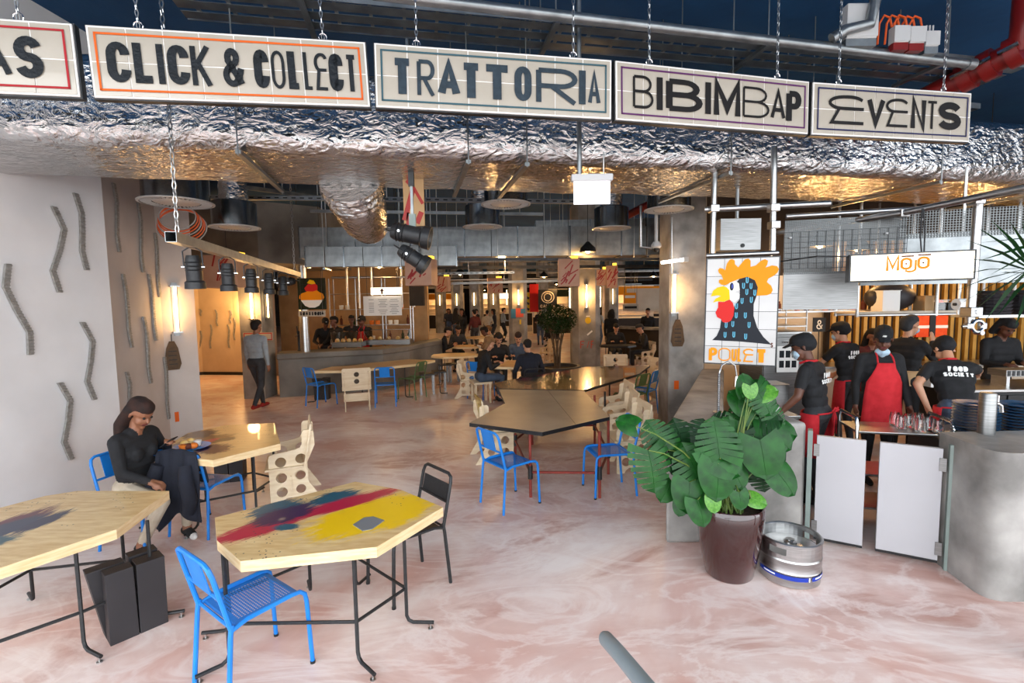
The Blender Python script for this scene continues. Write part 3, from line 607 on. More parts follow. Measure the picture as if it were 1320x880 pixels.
def ply_chair(name, label, m):
    r = thing(name, label, 'chair')
    out = [(.25, 0), (.255, .50), (.245, .53), (.22, .545), (.0, .57), (-.045, .585), (-.065, .62), (-.07, .74), (-.09, .765), (-.15, .765), (-.185, .74), (-.19, .60), (-.11, .42), (-.115, .22), (-.19, .10), (-.25, 0), (-.17, 0), (-.08, .07), (.10, .07), (.14, .04), (.16, 0)]
    hol = [circ(.14, .455, .052), circ(-.05, .47, .052), circ(.14, .29, .052), circ(-.04, .30, .052), circ(.14, .14, .052), circ(-.04, .15, .048)]
    vs, fs = flat(out, hol, .018)
    for s in (-1, 1):
        MB().add([(s*.225+v[2], v[0], v[1]) for v in vs], fs).build('side_panel', m, r)
    MB().bx(-.28, .28, -.07, .29, .385, .403).build('seat', m, r, bevel=.006)
    vs, fs = flat([(-.27, .38), (.27, .38), (.27, .80), (.25, .825), (-.25, .825), (-.27, .80)], [circ(0, .56, .05), circ(0, .70, .05)], .018)
    mb = MB(); mb.add([(v[0], -.085-(v[1]-.38)*.17+v[2], v[1]) for v in vs], fs); mb.build('backrest', m, r)
    MB().bx(-.25, .25, .04, .058, .14, .30).build('cross_rail', m, r)
    return r
def place(kind, b, f, label, group=None, z=0.0): 
    loc, rz = pose(b, f, z); return chair(kind, loc, rz, label, group)
place('blue', (292, 783), (356, 752), 'blue metal chair at the corner of the rainbow-painted pine table', z=.45)
place('blue', (638, 654), (678, 641), 'blue metal chair with its back to the bar at the zinc table end')
place('blue', (807, 630), (761, 634), 'blue metal chair between the zinc table and the monstera')
cj = place('blue', (246, 692), (293, 665), 'blue metal chair with a navy coat hung over its back')
cw = place('blue', (160, 668), (211, 672), 'blue metal chair that the seated woman occupies', z=.2)
place('blue', (402.5, 524.5), (427.5, 519.5), 'blue metal chair beside the black box at the bar table')
place('blue', (497, 526), (499, 517.5), 'blue metal chair between the plywood and green chairs at the bar table')
place('green', (541, 513.5), (522, 512), 'green metal chair at the bar table')
place('blue', (838, 535), (815, 532), 'blue metal chair at the far half of the long table beside a green one')
place('green', (822, 541), (803, 537), 'green metal chair at the long table beside a blue one')
place('blue', (611, 515), (630, 509), 'blue metal chair behind the woman in black')
place('black', (556, 739), (494, 766), 'black metal chair tucked to the rainbow-painted pine table')
place('ply', (409, 634), (358, 642), 'plywood chair with round holes at the woman\'s table')
place('ply', (462, 532), (460, 521), 'plywood chair with its back turned outward at the bar table')
GP = 'plywood chairs along the zinc table'
chair('ply', (1.46, 5.92, 0), PI/2+.06, 'plywood chair beside the zinc table, behind the blue chair by the monstera')
chair('ply', (1.52, 6.66, 0), PI/2-.02, 'plywood chair in the row beside the long table', GP)
chair('ply', (1.62, 7.38, 0), PI/2+.05, 'plywood chair in the row beside the long table', GP)
chair('ply', (2.86, 9.25, 0), PI/2+.25, 'plywood chair at the far half of the long table behind the blue chair')
chair('ply', (2.98, 10.3, 0), PI/2+.5, 'warm-lit plywood chair beyond the long table next to the concrete pillar')
chair('ply', (2.35, 11.0, 0), PI-.15, 'plywood chair at the far tip of the long table')
chair('ply', (-.98, 10.6, 0), -PI/2-.15, 'plywood chair to the side of the couple\'s table')
chair('ply', (1.25, 15.9, 0), 2.2, 'plywood chair beside the indoor tree')
chair('ply', (4.02, 14.5, 0), PI/2+.1, 'plywood chair holding the man in black by the dark bar')
# painted plywood chair on the near side of the zinc table
r = ply_chair('plywood_chair', 'plywood chair with an olive and gold painted backrest left of the zinc table', 'plywood'); r.location = (-.30, 6.35, 0); r.rotation_euler = (0, 0, -PI/2+.25)
pm = paint_mat('painted_back', rgb('d9c29f'), rgb('e6d4b6'), [(0, 0, .5, .35, .3, rgb('a88a34')), (.1, .1, 1, .2, .15, rgb('3c4a24'))], grain=(1, 1, 9))
for ch in r.children:
    if ch.name.startswith('backrest'): ch.data = ch.data.copy(); ch.data.materials[0] = pm
# ================================================================== tables
def stroke(c, u0, v0, u1, v1, hw, colr, z=.75):
    p, q = G(u0, v0, z), G(u1, v1, z); m_ = (p+q)/2-c; d = q-p
    return (m_.x, m_.y, math.atan2(d.y, d.x), d.length/2, hw, colr)
def table(label, pts, th, top, edge, legs, legm='black_metal', z=.75, stretch=True, name='dining_table', legr=.011, feet=True, group=None, shear=0):
    W = [p if isinstance(p, Vector) else G(*p, z) for p in pts]; c = sum(W, Vector())/len(W)
    r = thing(name, label, 'table', (c.x, c.y, 0), 0, group)
    poly = [(p.x-c.x, p.y-c.y) for p in W]; n = len(poly)
    ar = sum(poly[i][0]*poly[(i+1) % n][1]-poly[(i+1) % n][0]*poly[i][1] for i in range(n))
    if ar < 0: poly = poly[::-1]
    mb = MB(); mb.prism(poly, z-th, z); mb.m = [1]*len(mb.f); mb.m[1] = 0
    mb.build('tabletop', [top, edge], r)
    lp = []
    for (fx, fy) in legs:
        x = fx; y = fy; lp.append((x, y))
    cx = sum(p[0] for p in lp)/len(lp); cy = sum(p[1] for p in lp)/len(lp)
    for (x, y) in lp:
        dx, dy = x-cx, y-cy; l = math.hypot(dx, dy) or 1; dx /= l; dy /= l; mb = MB()
        if feet:
            mb.tube([(x, y, z-th), (x, y, .09), (x+dx*.012, y+dy*.012, .06), (x+dx*.04, y+dy*.04, .045), (x+dx*.17, y+dy*.17, .042)], legr, 8)
        else: mb.bar((x, y, 0), (x, y, z-th), legr, 8)
        lg = mb.build('leg', legm, r, smooth=True)
        if feet: MB().lathe([(.016, 0), (.016, .008), (.005, .009), (.005, .04)], 10, (x+dx*.15, y+dy*.15, 0)).build('leveller', 'steel', lg)
    if stretch:
        for i in range(len(lp)):
            a, b = lp[i], lp[(i+1) % len(lp)]; MB().bar((*a, .27), (*b, .27), legr*.9, 8).build('stretcher', legm, r, smooth=True)
    return r, c
def cen(pts, z=.75):
    W = [G(*p, z) for p in pts]; return sum(W, Vector())/len(W)
MAG, PUR, TEAL, YEL, NAV = rgb('b3123f'), rgb('33204d'), rgb('12566b'), rgb('f0c30a'), rgb('1b2340')
PINE1, PINE2 = rgb('cda56c'), rgb('e6c994')
t1 = [(277, 667), (279.5, 696), (310, 723), (485.5, 704.6), (571, 653.6), (517, 631), (458, 620.6)]; c = cen(t1)
paint_mat('top_rainbow', PINE1, PINE2, [stroke(c, 385, 694, 565, 634, .25, YEL), stroke(c, 410, 680, 550, 648, .26, YEL), stroke(c, 318, 668, 395, 646, .19, TEAL), stroke(c, 395, 652, 465, 632, .13, TEAL), stroke(c, 262, 703, 405, 658, .12, MAG), stroke(c, 360, 672, 522, 627, .10, MAG), stroke(c, 318, 678, 410, 650, .13, PUR), stroke(c, 350, 680, 388, 678, .05, TEAL)], grain=(2.2, 9, 9))
r1, c1 = table('irregular octagonal pine table with a rainbow of yellow, magenta and teal paint', t1, .06, 'top_rainbow', 'pine_edge', [(-.47, -.30), (-.62, -.03), (-.28, .36), (.02, .42), (.47, .02), (.26, -.30)])
# hexagonal grey plate lying on it
pl_ = G(475, 674, .75); hx = [(475+17.5, 670), (487, 666+1), (470, 667.5), (455.5, 675), (467, 684.5), (486, 683.5)]
W = [G(u, v, .75)-pl_ for u, v in ((495.5, 671), (481, 666), (469, 667.5), (455, 676.5), (467.5, 684.5), (480, 682))]
tag(MB().prism([(p.x, p.y) for p in W], 0, .004).build('table_plaque', 'hex_grey', loc=pl_), 'grey hexagonal plaque lying on the rainbow-painted table', 'plaque')
t2 = [(218, 632.5), (150, 682), (-40, 745), (-150, 722), (-135, 690), (58, 639), (100, 632.5)]; c = cen(t2)
paint_mat('top_dusk', PINE1, PINE2, [stroke(c, -90, 720, 75, 650, .14, rgb('5e1c2e')), stroke(c, -60, 705, 70, 660, .12, rgb('1f2f4a')), stroke(c, -80, 715, 30, 690, .1, rgb('24505a')), stroke(c, 15, 690, 95, 655, .07, NAV)], grain=(2.2, 9, 9))
table('octagonal pine table with dusky red and navy paint beside the black stool', t2, .06, 'top_dusk', 'pine_edge', [(.10, -.52), (.42, -.18), (.62, .12), (.2, .42), (-.35, .30), (-.35, -.40)])
t3 = [(353.4, 545), (361.5, 571.5), (275, 593), (212, 588), (207.7, 578), (242.5, 558), (290, 548)]; c = cen(t3)
paint_mat('top_blot', PINE1, rgb('d9b67c'), [stroke(c, 208, 584, 268, 568, .22, rgb('155a86')), stroke(c, 225, 574, 305, 560, .2, rgb('6b4a2a')), stroke(c, 250, 584, 298, 573, .2, rgb('3a1030')), stroke(c, 232, 564, 282, 555, .2, rgb('211230')), stroke(c, 255, 572, 285, 564, .06, MAG), stroke(c, 277, 568, 305, 564, .08, rgb('3a3030'))], grain=(2.2, 9, 9))
r3, c3 = table('octagonal pine table with dark paint blots where the woman sits', t3, .06, 'top_blot', 'pine_edge', [(-.40, -.28), (-.28, .2), (.1, .42), (.42, .25), (.40, -.1), (.0, -.36)])
t4a = [(605, 545), (699, 557), (786, 537), (753, 503.5), (643, 501.5), (651, 519.6)]
r4, c4 = table('zigzag long table half with a dull zinc top and red pipe legs', t4a, .04, 'zinc', 'black', [(-.10, -1.0), (.62, -1.05), (.85, -.35), (.0, .9), (.9, .9), (-.25, .2)], legm='rust_red', legr=.016, feet=False, stretch=False)
for a, b in (((-.10, -1.0), (.62, -1.05)), ((.62, -1.05), (.85, -.35)), ((-.10, -1.0), (-.25, .2)), ((-.25, .2), (.0, .9)), ((.0, .9), (.9, .9)), ((.85, -.35), (.9, .9))):
    MB().bar((*a, .27), (*b, .27), .014, 8).build('stretcher', 'rust_red', r4, smooth=True)
for a in ((-.10, -1.0), (.62, -1.05), (.85, -.35), (.0, .9), (.9, .9), (-.25, .2)):
    MB().lathe([(.026, .20), (.026, .34)], 10, (*a, 0)).build('pipe_fitting', 'black_metal', r4, smooth=True)
s0, s1 = G(706, 503, .75), G(742, 546.5, .75)
MB().sbar(s0-Vector((c4.x, c4.y, 0))+V(0, 0, .0006), s1-Vector((c4.x, c4.y, 0))+V(0, 0, .0006), .006, .001).build('sheet_seam', 'dark_steel', r4)
t4b = [(644, 500.5), (752, 502.5), (824, 481.5), (838, 470.5), (757, 472.5), (668, 487.5), (636.5, 493.5)]; c = cen(t4b)
paint_mat('top_long', rgb('8d6a3c'), rgb('a9834e'), [stroke(c, 660, 490, 745, 484, .35, rgb('16382c')), stroke(c, 690, 485, 745, 476, .22, rgb('7a1420')), stroke(c, 655, 489, 690, 488, .2, rgb('6a1a26')), stroke(c, 755, 474, 815, 471, .25, rgb('1d1a24')), stroke(c, 790, 473, 835, 471, .12, rgb('7a1420'))], rough=.2, coat=.6)
table('long table far half with a varnished wooden top and red paint at its rim', t4b, .04, 'top_long', 'black', [(-1.0, -1.0), (.35, -1.2), (1.6, 1.1), (.9, 1.2), (-.3, .2)], legm='black_metal', legr=.016, feet=False, stretch=False)
t5 = [(404, 478), (427, 472.5), (482, 467), (527, 463), (561, 464), (540, 468.5), (482, 474.5), (441, 477.5)]
paint_mat('top_bar', PINE1, PINE2, [(-.8, .1, .3, .5, .25, rgb('2b2f2c')), (1.2, .35, .2, .4, .2, rgb('54462e'))])
table('long angular pine table standing along the concrete bar', t5, .05, 'top_bar', 'pine_edge', [(-1.2, -.35), (-.3, -.1), (.6, .0), (1.3, .35)], stretch=False)
t6 = [D(636, 474, 9.9), D(655, 466, 10.9), D(693, 464, 11.2), D(690, 472, 10.1), D(664, 476, 9.75)]
for p in t6: p.z = .75
table('warm-lit pine table where the couple sit', t6, .05, 'pine', 'pine_edge', [(-.4, -.3), (.5, -.25), (.5, .4), (-.3, .4)], stretch=False)
def ngon_table(cx, cy, rr, label, m='pine', n=8, ry=None, group=None):
    W = [Vector((cx+rr*math.cos(2*PI*(i+.5)/n), cy+(ry or rr*.8)*math.sin(2*PI*(i+.5)/n), .75)) for i in range(n)]
    return table(label, W, .05, m, 'pine_edge' if m == 'pine' else 'black', [(-.3, -.25), (.3, -.25), (.3, .25), (-.3, .25)], stretch=False, group=group)
ngon_table(-1.45, 12.3, .62, 'octagonal pine table over the metal-legged stools past the bar')
ngon_table(-1.35, 14.8, .6, 'octagonal pine table where four people sit past the bar')
ngon_table(-1.0, 18.6, .8, 'far pine table standing before the distant crowd')
ngon_table(3.1, 14.3, .55, 'dark table beside the concrete column with the painted face', 'black')
# black folded stool by the dusky table, and black boxes under tables
def folded(loc, rz, label, s=1.0):
    r = thing('folded_stool', label, 'stool', loc, rz)
    def wedge(b, t, h):
        (x0, x1, y0, y1), (X0, X1, Y0, Y1) = b, t
        MB().add([(x0*s, y0*s, 0), (x1*s, y0*s, 0), (x1*s, y1*s, 0), (x0*s, y1*s, 0), (X0*s, Y0*s, h*s), (X1*s, Y0*s, h*s), (X1*s, Y1*s, h*s), (X0*s, Y1*s, h*s)],
                 [(3, 2, 1, 0), (4, 5, 6, 7), (0, 1, 5, 4), (1, 2, 6, 5), (2, 3, 7, 6), (3, 0, 4, 7)]).build('folded_panel', 'black_plastic', r, bevel=.003)
    wedge((-.15, -.004, -.1, .0), (-.15, -.01, -.1, .0), .45); wedge((0, .15, -.1, .02), (.005, .155, -.1, .02), .45)
    wedge((-.15, -.004, .004, .1), (-.22, -.03, .02, .11), .45); wedge((0, .15, .03, .1), (-.005, .15, .035, .13), .46)
    return r
a, b = G(157.7, 827), G(204, 807); d = b-a; folded(((a+b)/2+Vector((-d.y, d.x, 0)).normalized()*.1), math.atan2(d.y, d.x), 'black folded-board stool standing by the dusky painted table')
folded(G(292, 622)+V(0, .1, 0), .3, 'black folded-board stool pushed under the woman\'s table')
folded(G(416, 514), .1, 'black folded-board box under the bar table', 1.0)
def tube_stool(u, v, label, group):
    p = G(u, v); r = thing('bar_stool', label, 'stool', p, .2, group)
    MB().bx(-.17, .17, -.17, .17, .44, .47).build('seat', 'black', r, bevel=.004)
    for x in (-.14, .14):
        for y in (-.14, .14): MB().bx(x-.022, x+.022, y-.022, y+.022, 0, .44).build('leg', 'brushed_steel', r)
for u, v in ((551, 507), (566, 503)): tube_stool(u, v, 'black-topped stool with thick steel legs at the end of the bar table', 'steel-legged stools by the bar')
for u, v in ((574, 492), (584, 491)): tube_stool(u, v, 'black-topped stool with thick steel legs under the pine table past the bar', 'steel-legged stools under the table')
# handrail end of the stairs the photographer stands on
p0 = G(781, 819, .62); mb = MB(); pts = [Vector((p0.x-.008, p0.y+.016, .60)), Vector((p0.x-.006, p0.y+.012, .602)), Vector((p0.x, p0.y, .606)), Vector((p0.x+.03, p0.y-.12, .63)), Vector((p0.x+.22, p0.y-1.0, .80))]
r = thing('handrail', 'rounded grey metal handrail end rising toward the stairs', 'handrail', (0, 0, 0)); mb.tube(pts, [.014, .027, .032, .032, .032], 14); mb.build('rail', 'rail_grey', r, smooth=True)
MB().bar((p0.x+.13, p0.y-.6, 0), (p0.x+.13, p0.y-.6, .71), .018, 10).build('post', 'rail_grey', r, smooth=True)
# ================================================================== concrete counter, gate and block in front of the kitchen
def perforated(name, c, sc, rad, rough=.4):
    m = mat(name, c, rough=rough, metal=.85); N, L = nt(m); b = N['Principled BSDF']
    tc = N.new('ShaderNodeTexCoord'); mp = N.new('ShaderNodeMapping'); mp.inputs['Scale'].default_value = (sc, 0, sc); L.new(tc.outputs['Object'], mp.inputs[0])
    f_ = N.new('ShaderNodeVectorMath'); f_.operation = 'FRACTION'; L.new(mp.outputs[0], f_.inputs[0])
    s_ = N.new('ShaderNodeVectorMath'); s_.operation = 'SUBTRACT'; s_.inputs[1].default_value = (.5, 0, .5); L.new(f_.outputs[0], s_.inputs[0])
    a_ = N.new('ShaderNodeVectorMath'); a_.operation = 'ABSOLUTE'; L.new(s_.outputs[0], a_.inputs[0]); x_ = N.new('ShaderNodeSeparateXYZ'); L.new(a_.outputs[0], x_.inputs[0])
    mx_ = N.new('ShaderNodeMath'); mx_.operation = 'MAXIMUM'; L.new(x_.outputs[0], mx_.inputs[0]); L.new(x_.outputs[2], mx_.inputs[1])
    g_ = N.new('ShaderNodeMath'); g_.operation = 'GREATER_THAN'; g_.inputs[1].default_value = rad; L.new(mx_.outputs[0], g_.inputs[0]); L.new(g_.outputs[0], b.inputs['Alpha'])
perforated('perf_fine', rgb('646666'), 90, .27); perforated('perf_coarse', rgb('6c6e6e'), 42, .36)
cpoly = [(1.27, 3.98), (2.45, 4.0), (2.45, 4.44), (1.95, 4.46), (3.15, 7.22), (2.84, 7.26)]
tag(MB().prism(cpoly, 0, 1.02).build('concrete_counter', 'concrete_pale', bevel=.03), 'angled pale concrete counter behind the monstera pot', 'counter')
bpoly = [(3.255, 3.66), (3.215, 3.42), (3.19, 3.25), (3.193, 3.21), (3.205, 3.175), (3.23, 3.15), (3.265, 3.135), (3.30, 3.13), (6.5, 3.0), (6.5, 3.66)]
tag(MB().prism(bpoly, 0, 1.02).build('concrete_block', 'concrete_pale', smooth=True), 'bulky grey concrete counter block to which the gate closes', 'counter')
p0, p1 = Vector((2.50, 3.985, 0)), Vector((3.225, 3.56, 0)); gd = (p1-p0); gl = gd.length; grz = math.atan2(gd.y, gd.x)
for k, (x, lab) in enumerate(((-.045, 'sage green steel post between counter and gate'), (gl+.012, 'sage green steel post between gate and concrete block'))):
    tag(MB().bx(0, .035, -.045, .045, 0, .96).build('gate_post', 'post_sage', loc=p0+gd.normalized()*x, rz=grz), lab, 'gate post')
for k, (a, b, lab) in enumerate(((.02, .345, 'pale grey swing gate leaf hinged beside the keg'), (.43, .80, 'pale grey swing gate leaf hinged on the concrete block side'))):
    r = thing('gate_leaf', lab, 'gate', p0+gd.normalized()*a*gl/.82, grz); wd = (b-a)*gl/.82
    MB().bx(0, wd, -.018, .018, .055, .92).build('panel', 'door_white', r, bevel=.003)
    MB().bx(.0, wd, -.016, .016, .035, .053).build('bottom_seal', 'black', r)
    for z in (.15, .80):
        x = 0 if k == 0 else wd; MB().bx(x-.02, x+.02, -.026, -.018, z-.05, z+.05).build('hinge', 'brushed_steel', r)
# ================================================================== keg
kp = G(1017, 741); r = thing('beer_keg', 'low stainless steel beer keg with a blue band beside the flower pot', 'keg', kp)
R_ = .205
out = []
MB().lathe([(R_*.9, 0), (R_*.97, .01), (R_*.97, .045), (R_, .06), (R_, .10), (R_*1.015, .108), (R_, .116), (R_, .185), (R_*1.015, .192), (R_, .20), (R_*.97, .235), (.0, .255)], 40, capt=False).build('body', 'steel', r, smooth=True)
def rim():
    mb = MB(); n = 40; z0, z1 = .205, .315; zs = [z0, .235, .285, z1]
    for ri, fl in ((R_, 0), (R_-.012, 1)):
        for i in range(n):
            a0, a1 = 2*PI*i/n, 2*PI*(i+1)/n; am = math.degrees((a0+a1)/2) % 360
            for j in range(3):
                if j == 1 and (abs((am-15+180) % 360-180) < 17 or abs((am-215+180) % 360-180) < 17): continue
                q = [(ri*math.cos(a), ri*math.sin(a), z) for a, z in ((a0, zs[j]), (a1, zs[j]), (a1, zs[j+1]), (a0, zs[j+1]))]
                mb.add(q, [(0, 1, 2, 3) if not fl else (3, 2, 1, 0)])
    mb.tube([((R_-.004)*math.cos(2*PI*i/n), (R_-.004)*math.sin(2*PI*i/n), z1) for i in range(n)], .011, 8, closed=True)
    return mb
rim().build('top_ring', 'steel', r, smooth=True)
MB().lathe([(.045, .245), (.045, .268), (.03, .275), (.03, .282), (0, .283)], 18, capt=False).build('valve', 'steel', r, smooth=True)
def band(a0, a1, z0, z1, rr, m, nm, par):
    mb = MB(); n = 16
    for i in range(n):
        b0, b1 = [math.radians(a0+(a1-a0)*k/n) for k in (i, i+1)]; mb.add([(rr*math.cos(b0), rr*math.sin(b0), z0), (rr*math.cos(b1), rr*math.sin(b1), z0), (rr*math.cos(b1), rr*math.sin(b1), z1), (rr*math.cos(b0), rr*math.sin(b0), z1)], [(0, 1, 2, 3)])
    return mb.build(nm, m, par)
b1 = band(175, 275, .066, .096, R_+.003, 'blue_label', 'label_band', r); b2 = band(283, 350, .066, .096, R_+.003, 'blue_label', 'label_band', r)
band(190, 215, .078, .088, R_+.0045, 'white_print', 'print', b1); band(290, 315, .08, .09, R_+.0045, 'white_print', 'print', b2); band(276, 278, .066, .096, R_+.004, 'white_print', 'print', b1)
# ================================================================== monstera in its pot
pp = G(939, 738); r = thing('potted_monstera', 'large monstera plant in a glossy oxblood pot before the counter', 'plant', pp)
MB().lathe([(.155, 0), (.17, .015), (.215, .25), (.238, .45), (.24, .54), (.232, .55), (.222, .545), (.215, .49)], 40, capt=False).build('pot', 'glaze', r, smooth=True)
MB().lathe([(0, .485), (.1, .495), (.218, .488)], 24, capb=False, capt=False).build('soil', 'soil', r)
def leaf_mesh(split, seed, m):
    rd = random.Random(seed); mb = MB(); n = 8
    def outl(t): return .95*max(0, 1-t)**.6*(max(0, t)+.12)**.35     # half width along the rib
    def pt(t, f, s):       # t along rib (-.12..1), f outward 0..1
        w_ = outl(t)*f; y = t-.26*f*max(0, 1-t)**2
        return (s*w_, y, -.35*w_*w_-.22*y*y+.06*f)
    for s in (-1, 1):
        for i in range(n):
            t0, t1 = i/n, (i+1)/n; vs = [pt(t0, 0, s), pt(t1, 0, s)]
            cuts = split and 1 <= i <= 6
            g = .26/n if cuts else 0
            for f in (.5, .8, 1.0):
                k = (.010+.016*(f-.5)/.5) if cuts else 0
                vs += [pt(t0+k*.9, f*(1 if not cuts or f < 1 else .96), s), pt(t1-k*.9, f, s)]
            fs = [(0, 1, 3, 2), (2, 3, 5, 4), (4, 5, 7, 6)]
            mb.add(vs, fs if s > 0 else [q[::-1] for q in fs])
    mb.tube([(0, t/6, .006-.22*(t/6)**2) for t in range(7)], [.011*(1-t/7.5) for t in range(7)], 5)
    return mb.mesh('leaf', m, True)
LM = [leaf_mesh(True, 1, 'leaf'), leaf_mesh(False, 2, 'leaf'), leaf_mesh(True, 3, 'leaf_dark'), leaf_mesh(False, 4, 'leaf_light'), leaf_mesh(False, 5, 'leaf')]
# pixel of the leaf middle, length in px, kind, direction of its tip on the picture (deg, 0 = right, 90 = up), depth offset
LV = [(842, 605, 62, 0, -80, -.10), (808, 545, 30, 1, 160, -.1), (848, 562, 50, 0, 120, .05), (880, 568, 62, 2, 100, .1), (893, 598, 60, 0, 110, -.05), (925, 566, 60, 0, 95, -.15), (942, 560, 50, 4, 80, .0),
      (860, 632, 36, 1, -120, 0.), (888, 640, 46, 1, -100, -.12), (905, 660, 40, 1, -75, -.18), (877, 655, 22, 1, -110, -.05), (927, 620, 55, 1, -95, -.2), (935, 592, 58, 1, -40, -.15), (950, 612, 42, 1, -60, -.1),
      (985, 590, 58, 4, -85, -.12), (992, 575, 55, 0, -35, .0), (975, 560, 48, 2, -20, .05), (960, 540, 50, 0, 60, .1), (985, 540, 46, 2, 10, .1), (1005, 565, 42, 1, -40, .05), (1008, 555, 40, 4, -10, .1), (968, 520, 36, 4, 110, .08), (985, 515, 46, 0, -60, -.02), (952, 515, 32, 1, 130, .1),
      (978, 500, 30, 1, 35, .1), (962, 495, 30, 4, 95, .05), (990, 505, 26, 3, 20, .0), (968, 505, 20, 3, -90, -.05), (940, 545, 44, 2, 150, .12), (1013, 620, 44, 1, -52, -.1), (955, 645, 26, 4, -85, -.2), (921, 650, 24, 3, -85, -.21), (978, 645, 24, 3, -15, -.15), (982, 615, 40, 2, -80, .05), (900, 560, 46, 2, 70, .12), (860, 570, 44, 2, 150, .12), (955, 575, 44, 2, -100, .0), (1000, 540, 34, 0, -60, .1), (888, 612, 40, 4, -130, .1), (965, 600, 44, 1, -75, .08), (915, 600, 44, 2, -140, .12)]
for i, (u, v, ln, kind, ang, dz) in enumerate(LV):
    c_ = D(u, v, pp.y+dz); L_ = ln*(pp.y+dz)/FPX*.9; a = math.radians(ang)
    tip = Vector((math.cos(a), -.35 if ang < 60 else .15, math.sin(a))).normalized()          # towards the tip
    nrm = Vector((random.uniform(-.3, .3), -1, random.uniform(.45, .9))).normalized(); nrm = (nrm-tip*nrm.dot(tip)).normalized(); xa = tip.cross(nrm).normalized()
    o = link('leaf', LM[kind], r); base = c_-tip*L_*.45
    Mx = Matrix((xa, tip, nrm)).transposed().to_4x4(); o.matrix_local = Matrix.Translation(base-pp) @ Mx @ Matrix.Scale(L_, 4)
    st = Vector((random.uniform(-.09, .09), random.uniform(-.09, .09), .49)); b_ = base-pp; mid = st.lerp(b_, .5)+Vector((0, 0, .12))
    MB().tube([st, st.lerp(mid, .5)+Vector((0, 0, .04)), mid, mid.lerp(b_, .6)+Vector((0, 0, .02)), b_], [.008, .007, .006, .005, .004], 5).build('petiole', 'stem_green', r, smooth=True)
# ================================================================== palm just outside the frame on the right
pb = Vector((2.95, 2.55, 0)); r = thing('palm', 'palm with long narrow fronds reaching past the glowing lightbox', 'plant', pb)
MB().tube([(0, 0, 0), (.02, 0, .8), (0, 0, 1.5), (.0, .0, 2.05)], [.05, .04, .035, .03], 10).build('trunk', 'bark', r, smooth=True)
for k, (dx, dy, dz_) in enumerate(((-.35, .05, .25), (.4, .2, .3), (.2, -.3, .3), (0, .45, .32), (-.05, .1, .55))):
    hub = Vector((0, 0, 2.03)); e = hub+Vector((dx, dy, dz_))*.55
    st = MB().tube([hub, hub.lerp(e, .5)+Vector((0, 0, .05)), e], .008, 6).build('frond_stem', 'stem_green', r)
    ax = Vector((dx, dy, dz_)).normalized(); sd = ax.cross(Vector((0, 0, 1))).normalized(); upv = sd.cross(ax)
    for j in range(13):
        an = math.radians(-100+200*j/12); dv = (ax*math.cos(an)+(sd*.45+upv*.9)*math.sin(an)).normalized(); l_ = .42*(.75+.25*math.cos(an)); w_ = dv.cross(upv+sd*.3).normalized()*.011
        q = [e, e+dv*l_*.5+Vector((0, 0, -.01)), e+dv*l_+Vector((0, 0, -.06))]
        MB().add([q[0]-w_*.4, q[0]+w_*.4, q[1]-w_, q[1]+w_, q[2]], [(0, 1, 3, 2), (2, 3, 4)]).build('leaflet', 'leaf_dark', r)
